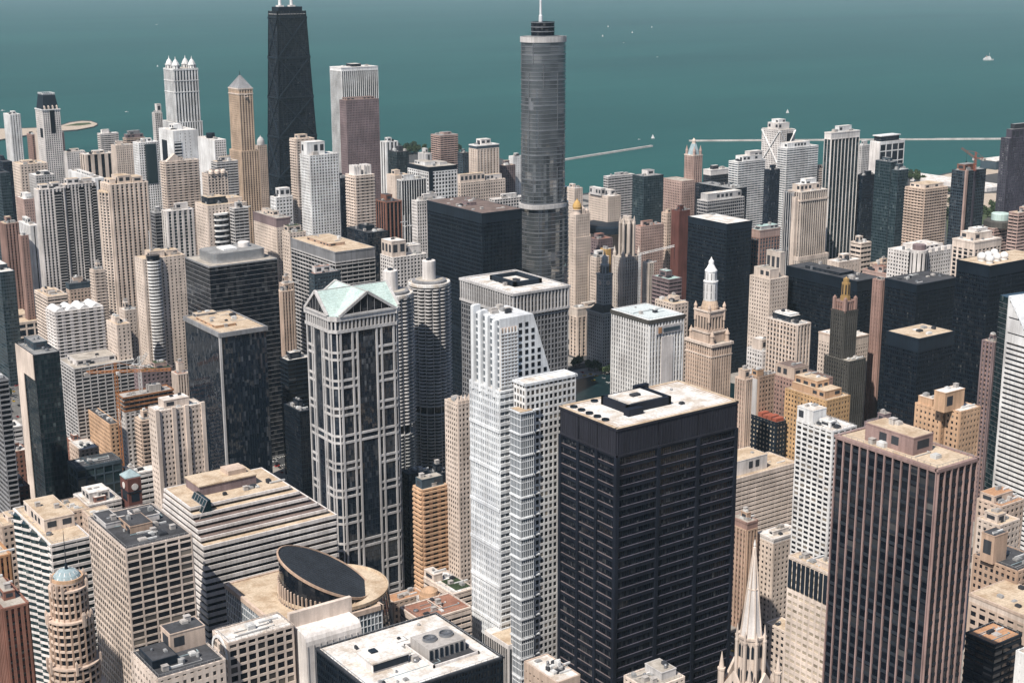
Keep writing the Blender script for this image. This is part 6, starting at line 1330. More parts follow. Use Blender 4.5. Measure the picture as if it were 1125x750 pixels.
Q = (306.2, 886.0, 31.6, 14.2, 133.3); t = B(ST, 'tall cream stone tower with paired window bays beside the black glass tower', Q, ('w',2.7,3.6,.56,.5), 'cream', 'glz', 'r_white', win=True, pents=[(.2,.2,.75,.9,5,'cream')], nu=5)
x,y,w,d,h = Q
for a in (.0,.36,.64,1):
    b = MB(); b.box(x+w*a-1.3,y-1.5,0,x+w*a+1.3,y+.2,h+1.2); b.build('buttress','cream',t)
B(OT, 'glassy block with open balconies attached left of the tall cream stone tower', (358.0, 1058.8, 11.8, 13.5, 72.6), YB(4,3.3,.3,.4), 'sand', 'glz', 'r_tan')
t = B(LB, 'flat white parking roof right of the clock-towered brick head house', (335.9, 1029.5, 20.9, 11.4, 41.7), BD(4,.5), 'offwhite', 'glz_black', 'r_white', nu=5, pents=[(-.05,.6,.3,.95,3)])
B(LB, 'white-roofed low building left of the clock-towered brick head house', (279.2, 958.9, 24.2, 28.4, 51.5), BD(4,.5), 'offwhite', 'glz', 'r_white', pents=[(.15,.2,.75,.75,6,'offwhite'),(.25,.1,.6,.3,3,'brick')], nu=4)
B(LB, 'very long low riverside building with a cluttered tan roof', (217.0, 945.4, 59.0, 25.1, 54.9), W(4,4.4), 'sand', 'glz', 'r_tan', nu=26, pents=[(.1,.2,.25,.7,3,'cream'),(.45,.2,.6,.8,3,'sand')])
t = B(LB, 'brick head house with a clock tower and a greenish pyramid roof', (270.7, 919.6, 16.3, 25.2, 54.7), W(3.6,4), 'sand', 'glz', 'r_tan', nu=6, pents=[])
x,y,w,d,h = (305.8, 950.0, 10.2, 15.0, 67.3); b = MB(); b.box(x,y,0,x+w*.95,y+d,h); tw = b.build('clock_tower','redbrick',t)
b = MB(); b.lathe(x+w*.475,y+d/2,[(w*.80,h),(w*.80,h+.7),(.3,h+5)],4,R_(45),R_(405)); sub(b.build('pyramid_roof','copperblue',t),tw)
for q,(p,u,n,L) in enumerate(edges(rect(x,y,w*.95,d))):
    b = MB(); c_ = (p[0]+u[0]*L/2+n[0]*.2,p[1]+u[1]*L/2+n[1]*.2,h-6); k = 18; pts = [(c_[0]+u[0]*2.4*math.cos(v),c_[1]+u[1]*2.4*math.cos(v),c_[2]+2.4*math.sin(v)) for v in [2*math.pi*i/k for i in range(k)]]
    b.v += pts+[(a+n[0]*.3,c+n[1]*.3,z) for a,c,z in pts]; b.f += [tuple(range(k,2*k))]+[(i,(i+1)%k,k+(i+1)%k,k+i) for i in range(k)]; sub(b.build('clock_face','offwhite',t),tw)
    b = MB(); b.ob(p,u,n,L*.2,L*.8,-.05,.1,h-17,h-11); b.ob(p,u,n,0,L,-.1,.5,h-10.2,h-9.4); sub(b.build('belfry_opening','charcoal',t),tw)
Q = (191.7, 750.3, 20.9, 66.4, 114.1); t = B(OT, 'office block with a zigzag green-banded west wall and a tan flat roof, lower left', Q, BD(3.9,.42), 'offwhite', 'glz_teal', 'r_tan', nu=2, pents=[(.15,.30,.95,.85,6.5,'cream')])
x,y,w,d,h = Q; s = MB(); g_ = MB()
for k in range(4):
    y0 = y+d*(.06+.235*k); yy = d*.19; pl = [(x-3.2,y0+yy*.5),(x+.2,y0),(x+.2,y0+yy)]; g_.prism(pl,0,h-.6,2,3.9)
    for q in range(int(h/3.9)): band(pl,.25,q*3.9+.2,q*3.9+1.9,s)
g_.build('zigzag_bay','glz_teal',t); s.build('zigzag_bands_frame','offwhite',t)
Q = (202.1, 663.1, 34.2, 52.9, 138.7); t = B(OT, 'cream gridded office block with a sunken dark roof full of machinery, lower left', Q, (('w',6.7,3.75,.13,.27),('w',3.1,3.75,.27,.30)), 'cream', 'glz_black', 'r_tar', win=True, nu=26, pents=[(.28,.35,.62,.65,3,'tan'),(.5,.55,.85,.8,2.5,'offwhite'),(.05,.6,.3,.95,2,'lightgrey')])
B(ST, 'orange-brown stone tower in the bottom left corner, upper part', (135.6, 656.5, 10.0, 47.5, 152.7), ('p',2.8,3.6,.5,.5), 'orange', 'glz', 'r_tan', 'brick')
B(ST, 'red-brown stone tower in the bottom left corner, lower and in front', (131.9, 623.5, 10.7, 47.3, 141.6), ('p',2.8,3.6,.5,.5), 'brick', 'glz', 'r_gravel', 'redbrick')
t = B(LB, 'stone building with black roofs around a roof court, bottom left of centre', (166.3, 532.6, 29.2, 29.0, 136.2), ('w',3.2,3.8,.55,.5), 'cream', 'glz', 'r_tar', win=True, nu=8, pents=[(.05,.3,.42,.8,3,'charcoal'),(.45,.62,.98,.98,8,'sand')])
# grid block with a rounded end, and the white vaulted block with its wall
Q = (208.3, 559.1, 31.5, 15.4, 129.0); t = B(OT, 'low gridded block with a white arch on its west end, bottom centre left', Q, ('w',4.4,4.0,.25,.3), 'cream', 'glz_black', 'r_white', win=True, nu=3, pents=[])
x,y,w,d,h = Q; b = MB(); n = 14; r_ = d/2+.4
q_ = lambda rr,k,xx: (xx, y+d/2-rr*math.cos(math.pi*k/n), h-r_+.6+rr*math.sin(math.pi*k/n))
for k in range(n): b.hexa([q_(r_-1.3,k,x-.9),q_(r_-1.3,k,x-.2),q_(r_-1.3,k+1,x-.2),q_(r_-1.3,k+1,x-.9),q_(r_,k,x-.9),q_(r_,k,x-.2),q_(r_,k+1,x-.2),q_(r_,k+1,x-.9)])
b.build('arch_frame','white',t)
Q = (242.0, 551.4, 28.1, 14.2, 125.5); t = thing('vaulted_block', 'blank white block with a rounded roof edge behind a tall plain wall', 'building', (Q[0]+Q[2]/2,Q[1]+Q[3]/2,0))
x,y,w,d,h = Q; b = MB(); pr = [(0,0),(0,h-5)]+[(3.5-3.5*math.cos(v),h-5+5*math.sin(v)) for v in (math.pi/8,math.pi/4,3*math.pi/8,math.pi/2)]+[(d*.8,h),(d*.8,0)]
b.v += [(x,y+o,z) for o,z in pr]+[(x+w,y+o,z) for o,z in pr]; m_ = len(pr); b.f += [tuple(reversed(range(m_))),tuple(range(m_,2*m_))]+[(i,(i+1)%m_,m_+(i+1)%m_,m_+i) for i in range(m_)]; b.build('vaulted_shell','offwhite',t)
b = MB(); b.box(x-2,y+d*.8,0,x+w+1.5,y+d*.8+2.2,h+7); b.build('wall','cream',t)
b = MB()
for k in range(9): b.box(x+w*k/9+.5,y-.25,2,x+w*k/9+.9,y+.1,h-5)
b.build('wall_joint','lightgrey',t)
# black box with the detailed white roof in the bottom centre
Q = (230.8, 467.0, 58.9, 51.7, 136.4); t = B(GT, 'black box with a stained white roof and sunken cooling fans, bottom centre', Q, ('g',1.6,3.8,.2,.3), 'black', 'glz_black', 'r_white', pents=[], nu=0)
x,y,w,d,h = Q; b = MB(); ring(b,rect(x,y,w,d),.5,.5,h-.4,h+.35); b.build('coping','darkgrey',t); b = MB(); b.box(x+.9,y+.9,h-.6,x+w-.9,y+d-.9,h-.05); b.build('roof','r_white',t)
b = MB(); b.box(x+w*.14,y+d*.36,h-.2,x+w*.42,y+d*.62,h+4.0); po = b.build('penthouse','offwhite',t); b = MB(); b.box(x+w*.13,y+d*.35,h+4.0,x+w*.43,y+d*.63,h+4.6); sub(b.build('penthouse_roof','r_white',t),po); b = MB(); b.box(x+w*.2,y+d*.5,h+4.6,x+w*.25,y+d*.56,h+5.4); sub(b.build('roof_unit','charcoal',t),po); b = MB(); b.box(x+w*.14,y+d*.355,h+.8,x+w*.42,y+d*.36-.1,h+3.6); sub(b.build('louvre','charcoal',t),po)
b = MB(); X0,Y0,X1,Y1 = x+w*.52,y+d*.16,x+w*.90,y+d*.62; ring(b,rect(X0,Y0,X1-X0,Y1-Y0),.7,0,h-.1,h+1.1); b.build('well_wall','offwhite',t); b = MB(); b.box(X0+.7,Y0+.7,h-.1,X1-.7,Y1-.7,h+.12); b.build('well_floor','r_tar',t)
b = MB(); b.box(X0+1.5,Y0+6,h+.12,X1-3,Y1-3,h+5.2); co = b.build('cooling_tower','concrete',t)
for k in range(2):
    b = MB(); px,py = X0+(X1-X0)*(.30+.36*k),Y0+(Y1-Y0)*.58; b.lathe(px,py,[(3.1,h+5.2),(3.0,h+6.3),(2.7,h+6.3),(2.7,h+5.4),(.4,h+5.5),(.4,h+5.9)],20)
    for q in range(6):
        a = q*math.pi/3; b.bar((px+.3*math.cos(a),py+.3*math.sin(a),h+5.7),(px+2.6*math.cos(a),py+2.6*math.sin(a),h+5.7),.5,.12)
    sub(b.build('cooling_fan','dullsteel',t),co)
b = MB()
for k in range(7): b.box(X0+1.5+k*(X1-X0-5)/7+.3,Y0+5.7,h+.6,X0+1.5+k*(X1-X0-5)/7+1.6,Y0+5.95,h+4.6)
sub(b.build('louvre','charcoal',t),co); units(t,x+w*.44,y+d*.3,w*.08,d*.4,h,7,random.Random(6),.7); units(t,x+3,y+3,w*.4,d*.25,h,4,random.Random(7),.6); units(t,x+w*.1,y+d*.7,w*.8,d*.25,h,4,random.Random(12),.5)
# --- bottom centre, around the white tower
B(AT, 'orange-brown apartment block with balconies left of the white tower', (402.6, 714.1, 17.4, 10.0, 110.4), ('y',6.5,3.0,.4,.42), 'buff', 'glz_black', 'r_gravel', pents=[(.05,.2,.9,.9,5,'bluegrey')], nu=3)
t = B(AT, 'slim cream tower with a toothed crown, left behind the white tower', (420.1, 700.8, 10.3, 13.9, 164.0), ('w',2.5,3.1,.5,.45), 'cream', 'glz', 'r_tan', win=True, pents=[])
x,y,w,d,h = (420.1, 700.8, 10.3, 13.9, 164.0)
for k in range(4):
    b = MB(); b.prism(rect(x+w*k/4+.3,y+.2,w/4-.6,3.5),h-.5,h+1.5); b.v += []; b.lathe(x+w*k/4+w/8,y+1.9,[(w/8,h+1.5),(.1,h+4.6)],4,R_(45),R_(405)); b.build('merlon','cream',t)
B(GT, 'dark low tower with antennas behind the orange-brown balcony block', (445.1, 767.8, 9.8, 10.0, 95.5), CT(), 'charcoal', 'glz_black', 'r_tar', nu=8)
t = B(LB, 'cream parking deck with a green sunken roof court beside the white tower', (389.2, 661.2, 15.0, 30.6, 66.4), BD(3.4,.55), 'cream', 'glz_black', 'r_white', nu=4, pents=[(.0,.65,.4,1,4,'cream')])
x,y,w,d,h = (389.2, 661.2, 15.0, 30.6, 66.4); b = MB(); b.box(x+w*.3,y+d*.1,h-.5,x+w*.95,y+d*.62,h+.1); b.build('roof_garden','r_green',t)
B(LB, 'low rust-roofed building in front of the gabled tower', (357.8, 674.4, 20.6, 10.0, 64.8), W(3.6,4), 'sand', 'glz', 'r_orange', nu=4, pents=[])
t = B(LB, 'white low building with a small golden round roof garden', (370.9, 658.4, 12.1, 11.8, 66.7), W(4,4), 'offwhite', 'glz', 'r_white', nu=6, pents=[])
x,y,w,d,h = (370.9, 658.4, 12.1, 11.8, 66.7); b = MB(); b.lathe(x+w*.4,y+d*.5,[(6,h-.5),(6,h+2.2),(5.2,h+2.2),(4.8,h+4.5),(2.5,h+6),(.1,h+6.6)],20); b.build('round_dome','buff',t)
B(LB, 'long low deck building with a red-brown roof, right of the glass drum', (345.5, 623.6, 31.4, 21.7, 76.2), BD(3.6,.55), 'cream', 'glz_black', 'r_red', nu=5, pents=[(.5,.3,.55,.9,.8,'cream')])
Q = (335.0, 489.6, 12.9, 25.0, 101.4); t = B(LB, 'tan block with sloping walls and a white machinery roof at the bottom edge', Q, W(3.2,3.8,.7,.7), 'sand', 'glz', 'r_white', nu=14, pents=[(.55,.35,.65,.5,1.2,'dullsteel')])
B(LB, 'small cream roof with plants at the bottom edge under the courthouse', (358.2, 454.1, 21.2, 16.3, 106.0), W(3.2,3.8), 'cream', 'glz', 'r_gravel', nu=7, pents=[(.5,.2,.9,.9,3,'lightgrey')])
B(LB, 'pale roof corner in the bottom right corner of the picture', (454.8, 318.8, 21.2, 20.2, 143.7), W(4,4,.8,.7), 'white', 'glz', 'r_white', nu=1)
B(LB, 'cream low building behind the gothic spire, in the sunny street', (536.5, 538.9, 11.7, 18.7, 48.3), W(3.6,4), 'cream', 'glz', 'r_tan', nu=3, pents=[])

B(GT, 'dark block in shade between the gabled tower and the orange-brown balcony block', (443.3, 798.1, 16.4, 10.0, 87.0), CT(), 'charcoal', 'glz_navy', 'r_tar', nu=4, pents=[])

# ---------------------------------------------------------------- building sites and cranes
def lattice(mb, p, q, w, n):
    p, q = Vector(p), Vector(q); d = (q-p).normalized(); a = d.cross(Vector((0,0,1)))
    a = Vector((1,0,0)) if a.length < .05 else a.normalized(); c = d.cross(a).normalized(); a *= w/2; c *= w/2; t = max(.22, w*.13)
    L = [(s1*a+s2*c) for s1, s2 in ((-1,-1),(1,-1),(1,1),(-1,1))]
    for o in L: mb.bar(p+o, q+o, t)
    for k in range(n):
        u, v = p.lerp(q, k/n), p.lerp(q, (k+1)/n)
        for i in range(4): mb.bar(u+L[i], v+L[(i+1)%4], t*.7)
def crane(label, foot, top, az, jib, back, mat, boom=0.0):
    """tower crane: mast, jib, counter jib, cab, weights, hook"""
    t = thing('tower_crane', label, 'crane', foot, 'tower cranes on the building sites'); f, p = Vector(foot), Vector((foot[0],foot[1],top))
    m = MB(); lattice(m, f, p, 2.0, max(4, int((top-foot[2])/3.5))); m.build('mast', mat, t)
    d = Vector((math.sin(R_(az)), math.cos(R_(az)), 0)); e = (d*math.cos(R_(boom))+Vector((0,0,math.sin(R_(boom)))))
    m = MB(); lattice(m, p+Vector((0,0,1)), p+Vector((0,0,1))+e*jib, 1.6, int(jib/3)); m.build('jib', mat, t)
    m = MB(); lattice(m, p+Vector((0,0,1)), p+Vector((0,0,1))-d*back, 1.5, max(2,int(back/3))); m.build('counter_jib', mat, t)
    m = MB(); q = p-d*back; m.box(q.x-1.6,q.y-1.6,q.z-1.6,q.x+1.6,q.y+1.6,q.z+.8); m.build('counterweight', 'concrete', t)
    m = MB(); lattice(m, p+Vector((0,0,1)), p+Vector((0,0,8)), 1.4, 3); h = p+Vector((0,0,8)); m.bar(h, p+e*jib*.72+Vector((0,0,1.4)), .22); m.bar(h, p-d*back+Vector((0,0,1.4)), .22); m.build('head_frame', mat, t)
    m = MB(); c = p+d*1.6+d.cross(Vector((0,0,1)))*1.4; m.box(c.x-1,c.y-1,c.z-1.2,c.x+1,c.y+1,c.z+1); m.build('cab', 'offwhite', t)
    m = MB(); g = p+e*jib*.6; m.bar(g, g-Vector((0,0,9)), .18); m.box(g.x-.5,g.y-.5,g.z-10,g.x+.5,g.y+.5,g.z-9); m.build('hook', 'charcoal', t)
Q = (353.7, 1081.6, 40.7, 15.0, 86.3); x,y,w,d,h = Q
t = thing('building_site', 'unfinished concrete building with orange netted top floors, left of the cream stone tower', 'building', (x+w/2,y+d/2,0))
st = ('g', 4.2, 3.6, .4, .42); core(t, Q and rect(x,y,w,d), 0, h-13, st, 'glz_warm'); facade(t, rect(x,y,w,d), 0, h-12, st, 'offwhite', None)
for k in range(4):
    b = MB(); z = h-12+k*3.6; b.box(x-.5,y-.5,z,x+w+.5,y+d+.5,z+.45); b.build('floor_slab','concrete',t)
    if k < 3:
        b = MB()
        for p,u,n,L in edges(rect(x,y,w,d)):
            for q in range(int(L/4)): b.ob(p,u,n,q*4+.2,q*4+.7,-.7,-.2,z+.45,z+3.6)
        b.build('column_frame','concrete',t)
    b = MB(); ring(b, rect(x,y,w,d), -.45, .6, z+.3, z+1.7); b.build('safety_net','netting',t)
b = MB(); b.box(x+w*.55,y+d*.3,h-1,x+w*.8,y+d*.7,h+5); b.build('lift_core','concrete',t); units(t,x+2,y+2,w-4,d-4,h-.8,9,random.Random(3),.7)
fx = (343.7, 1067.0, 89.4); crane('orange tower crane with a long level jib at the unfinished concrete building', (fx[0],fx[1],0), (345.2, 1066.5, 111.9)[2], 118, 42, 22, 'craneorange')
fx = (369.7, 1086.4, 86.8); crane('thin pale tower crane standing on the unfinished concrete roof', (fx[0],fx[1],fx[2]), (371.1, 1085.9, 108.4)[2], 130, 12, 6, 'unitwhite', 55)
Q = (1292.1, 1022.0, 37.0, 17.1, 194.8); x,y,w,d,h = Q
t = B(GT, 'unfinished dark glass tower with a pink hoist strip and a crane, near the right edge', Q, ('c',3,3.6,.12,.25), 'bluegrey', 'glz_navy', 'r_grey', pents=[(.1,.2,.6,.8,6,'brick')], nu=8)
b = MB(); b.box(x-.2,y-2.4,0,x+3.2,y-.4,h+1); hs = b.build('hoist_mast','pink',t); b = MB(); b.box(x+w*.42,y-1.2,h*.1,x+w*.50,y-.4,h); b.build('hoist_strip','purple',t)
fx = (1302.2, 1016.9, 198.6); crane('reddish crane with a raised jib on top of the unfinished dark glass tower', (fx[0],fx[1],h), (1301.8, 1017.5, 207.5)[2], 305, 20, 9, 'cranered', 35)
a, b_ = Vector((950.4, 1164.9, 119.2)), Vector((971.0, 1133.8, 130.5))
t = thing('crawler_crane', 'white lattice boom crane reaching past the crowned gothic tower', 'crane', (a.x,a.y,0))
m = MB(); lattice(m, a, b_, 1.7, 14); m.build('boom','white',t); m = MB(); lattice(m, (a.x,a.y,0), a, 1.9, 40); m.build('mast','white',t); m = MB(); m.box(a.x-4,a.y-4,0,a.x+4,a.y+4,4); m.build('cab','cranered',t); m = MB(); m.bar(b_,b_-Vector((0,0,14)),.25); m.build('hook','charcoal',t)

# ---------------------------------------------------------------- trees
def leafmat(name, c0, c1):
    m, t, b = nmat(name); o = t.nodes.new('ShaderNodeObjectInfo')
    c = mixc(t, noise(t, .5, 2), c0, c1); b.inputs['Roughness'].default_value = .7; b.inputs['Specular IOR Level'].default_value = .2
    t.links.new(c, b.inputs['Base Color']); MATS[name] = m
leafmat('leaf', (.028,.05,.022), (.075,.105,.04)); leafmat('leaf_dark', (.018,.036,.022), (.05,.075,.035))
wall('bark', (.10,.075,.055))
def tree_mesh(seed, r, h):
    rng = random.Random(seed); c = MB(); tr = MB()
    tr.lathe(0,0,[(.42,0),(.3,h*.3),(.2,h*.55)],7)
    cl = []
    for k in range(9):
        a = rng.uniform(0,6.28); q = rng.uniform(.15,.75)*r; cl.append(Vector((q*math.cos(a),q*math.sin(a),h*rng.uniform(.45,.88)))); tr.bar((0,0,h*.35),cl[-1],.16)
    cl.append(Vector((0,0,h*.85)))
    for o in cl:
        rr = rng.uniform(.3,.52)*r
        for k in range(34):
            v = Vector((rng.gauss(0,1),rng.gauss(0,1),rng.gauss(0,.8))).normalized()*rr*rng.uniform(.55,1.05); p = o+v
            a = Vector((rng.gauss(0,1),rng.gauss(0,1),rng.gauss(0,1))).normalized()*rng.uniform(.35,.75); b = a.cross(Vector((rng.gauss(0,1),rng.gauss(0,1),rng.gauss(0,1)))).normalized()*rng.uniform(.35,.7)
            c.face([p-a-b,p+a-b,p+a+b,p-a+b])
    return c, tr
protos = []
for i,(sd,r,hh) in enumerate(((1,4.2,10),(2,3.4,8.5),(3,5,12))):
    c, tr = tree_mesh(sd, r, hh); ms = []
    for mb, nm, mt in ((c,'crown','leaf' if i != 2 else 'leaf_dark'),(tr,'trunk','bark')):
        me = bpy.data.meshes.new(nm); me.from_pydata(mb.v,[],mb.f); me.materials.append(MATS[mt]); ms.append(me)
    protos.append(ms)
RT = random.Random(4)
def tree(x, y, z, label, group, s=1.0):
    t = thing('tree', label, 'tree', (x,y,z), group); ms = RT.choice(protos)
    for me in ms:
        o = bpy.data.objects.new(me.name, me); COL.objects.link(o); o.parent = t
    k = s*RT.uniform(.8,1.25); t.scale = (k,k,k*RT.uniform(.9,1.15)); t.rotation_euler = (0,0,RT.uniform(0,6.28))
def grove(pts, n, jit, label, group, s=1.0):
    for k in range(n):
        p = pts[k % len(pts)]; tree(p[0]+RT.uniform(-jit,jit), p[1]+RT.uniform(-jit,jit), .15, label, group, s)
grove([(520.4, 1927.1, 0.0),(521.2, 1906.0, 0.0),(532.3, 1918.5, 0.0),(525.8, 1882.4, 0.0),(506.7, 1889.6, 0.0)], 22, 13, 'dark green tree in the grove left of the striped apartment pair', 'grove left of the striped apartment pair', 1.25)
grove([(565.4, 2025.7, 0.0),(581.4, 2060.9, 0.0)], 7, 9, 'dark green tree between the brown brick tower and the striped apartment pair', 'trees by the brown brick tower', 1.2)
grove([(412.0, 1621.6, 0.0),(412.3, 1602.0, 0.0),(395.8, 1576.2, 0.0)], 13, 12, 'green tree beside the parking lot at the left edge', 'trees by the left edge parking lot', 1.1)
grove([(374.4, 1486.5, 0.0),(354.0, 1429.3, 0.0)], 8, 10, 'green street tree behind the dark banded tower at the left edge', 'trees behind the dark banded tower')
grove([(1682.1, 2860.1, 0.0),(1699.9, 2857.3, 0.0),(1709.0, 2840.1, 0.0),(1762.1, 2780.1, 0.0)], 26, 28, 'dark tree on the lake shore behind the white cube', 'trees along the lake shore', 1.6)
grove([(2275.9, 1896.5, 0.0),(2273.2, 1882.8, 0.0)], 9, 22, 'dark tree on the shore right of the teal towers', 'shore trees right of the teal towers', 1.6)
grove([(2050.3, 1547.9, 0.0),(2094.6, 1562.6, 0.0),(2058.3, 1518.9, 0.0),(2133.9, 1582.4, -0.0)], 24, 26, 'dark green tree in the park right of the unfinished glass tower', 'park trees right of the unfinished tower', 1.5)
grove([(2092.0, 1663.3, 0.0),(1967.7, 1562.5, 0.0),(2171.0, 1724.1, 0.0)], 9, 16, 'green tree between the beige balcony tower and the unfinished glass tower', 'trees by the beige balcony tower', 1.4)
grove([(1650.2, 1924.6, 0.0),(1675.2, 1943.6, 0.0)], 7, 16, 'dark tree left of the dark red slab by the water', 'trees by the dark red slab', 1.5)
grove([(392.7, 1317.4, 0.0),(381.5, 1294.6, 0.0),(381.5, 1274.7, 0.0),(378.4, 1251.1, 0.0)], 12, 7, 'green street tree beside the old brick loft', 'street trees by the old brick loft')
grove([(363.3, 1085.7, 0.0),(361.7, 1071.8, 0.0),(355.8, 1076.1, 0.0)], 8, 6, 'green tree behind the clock-towered head house', 'trees behind the head house')
grove([(285.4, 1136.5, 0.0),(278.7, 1121.4, 0.0)], 6, 6, 'green tree in the brick courtyard at the left', 'trees in the brick courtyard')
grove([(447.1, 1543.8, 0.0),(436.2, 1519.7, 0.0)], 6, 7, 'green tree left of the long concrete block', 'trees by the long concrete block')

# ---------------------------------------------------------------- cars
wall('car_white', (.7,.7,.69), rough=.3, spec=.5); wall('car_red', (.42,.03,.025), rough=.3, spec=.5); wall('car_black', (.02,.02,.022), rough=.3, spec=.5); wall('car_silver', (.4,.41,.42), rough=.3, spec=.5); wall('car_yellow', (.65,.42,.05), rough=.3, spec=.5); wall('car_blue', (.04,.08,.2), rough=.3, spec=.5)
def car_meshes():
    b = MB(); n = 9; pr = [(-2.25,.35),(-2.25,.8),(-2.1,.95),(-1.5,1.0),(-1.0,1.02),(1.0,1.0),(2.0,.88),(2.2,.7),(2.2,.35)]
    b.v = [(x,-.88,z) for x,z in pr]+[(x,.88,z) for x,z in pr]; b.f = [tuple(range(n)),tuple(reversed(range(n,2*n)))]+[((i+1)%n,i,n+i,n+(i+1)%n) for i in range(n)]
    g = MB(); g.hexa([(-1.6,-.8,.98),(1.1,-.8,.98),(1.1,.8,.98),(-1.6,.8,.98),(-1.1,-.66,1.48),(.35,-.66,1.48),(.35,.66,1.48),(-1.1,.66,1.48)])
    w = MB(); 
    for sy in (-1,1): w.v += [(.33*math.cos(v),sy*.1,.33*math.sin(v)) for v in [i*math.pi/5 for i in range(10)]]
    w.f = [tuple(range(10)),tuple(reversed(range(10,20)))]+[((i+1)%10,i,10+i,10+(i+1)%10) for i in range(10)]
    out = []
    for mb, nm in ((b,'body'),(g,'windows_band'),(w,'wheel')):
        me = bpy.data.meshes.new(nm); me.from_pydata(mb.v,[],mb.f); out.append(me)
    return out
CM = {}
for col_ in ('white','red','black','silver','yellow','blue'):
    CM[col_] = car_meshes(); CM[col_][0].materials.append(MATS['car_'+col_]); CM[col_][1].materials.append(MATS['glz_black']); CM[col_][2].materials.append(MATS['black'])
def car(x, y, rot, col_, where, group):
    t = thing('parked_car', 'small %s car %s' % (col_, where), 'car', (x,y,.17), group); t.rotation_euler = (0,0,rot)
    for me, nm, loc in [(CM[col_][0],'body',(0,0,0)),(CM[col_][1],'glasshouse',(0,0,0))]+[(CM[col_][2],'wheel',(sx*1.35,sy*.82,.33)) for sx in (-1,1) for sy in (-1,1)]:
        o = bpy.data.objects.new(nm, me); COL.objects.link(o); o.parent = t; o.location = loc
RC = random.Random(8)
p, q = Vector((400.4, 1329.5, 0.0)), Vector((384.1, 1188.7, 0.0)); dv = (q-p).normalized(); nv = Vector((-dv.y,dv.x,0))
for k in range(26):
    c = p.lerp(q, (k//2+.5*RC.random())/13)+nv*(3.2 if k % 2 else -3.2)*RC.choice((1,1,2.1)); car(c.x, c.y, math.atan2(dv.y,dv.x)+(0 if k % 2 else math.pi), RC.choice(('white','red','black','silver','silver','white','yellow')), 'on the busy street beside the old brick loft', 'cars on the street by the brick loft')
c0 = Vector((350.7, 1424.0, 0.0)); 
for k in range(18):
    c = c0+Vector((RC.randint(0,5)*7.0, RC.randint(0,8)*5.4, 0)); car(c.x, c.y, 0, RC.choice(('white','red','black','silver','blue')), 'in the parking lot near the left edge', 'cars in the left edge parking lot')
for c,cc in (((609.2, 627.9, 0.0),'white'),((614.9, 628.8, 0.0),'silver'),((614.0, 621.2, 0.0),'yellow'),((621.7, 622.3, 0.0),'black'),((601.5, 623.5, 0.0),'white')):
    car(c[0], c[1], 0, cc, 'in the shaded street below the cream hotel', 'cars below the cream hotel')
for pts,where,grp in ((((493.0, 1104.7, 0.0),(490.0, 1095.2, -0.0),(486.1, 1083.7, 0.0),(482.2, 1072.4, 0.0),(487.5, 1088.3, -0.0),(490.2, 1100.8, -0.0)),'in the dark street between the black towers and the gabled tower','cars beside the gabled tower'),
    (((879.0, 1169.8, 0.0),(880.9, 1159.8, -0.0),(882.7, 1149.9, 0.0),(880.9, 1138.5, 0.0),(877.0, 1124.7, 0.0),(873.5, 1156.6, 0.0),(869.1, 1138.7, 0.0)),'on the quay below the shaded clock tower','cars below the shaded clock tower'),
    (((577.2, 624.9, 0.0),(569.2, 618.1, 0.0),(565.4, 611.7, 0.0),(556.7, 605.8, 0.0)),'in the narrow street right of the black courthouse tower','cars beside the black courthouse tower'),
    (((369.0, 1449.7, 0.0),(366.2, 1428.2, 0.0),(359.8, 1395.0, 0.0),(347.2, 1382.0, 0.0),(347.6, 1360.3, 0.0),(360.1, 1413.5, 0.0)),'on the street behind the dark banded tower at the left edge','cars behind the dark banded tower')):
    for c in pts: car(c[0]+RC.uniform(-2,2), c[1]+RC.uniform(-2,2), RC.choice((0,math.pi/2)), RC.choice(('white','red','black','silver','silver','yellow')), where, grp)
grove([(885.2, 1187.3, 0.0),(889.4, 1175.4, 0.0),(893.6, 1163.6, 0.0),(893.2, 1150.9, 0.0)], 12, 5, 'green tree on the quay below the shaded clock tower', 'quay trees below the shaded clock tower')
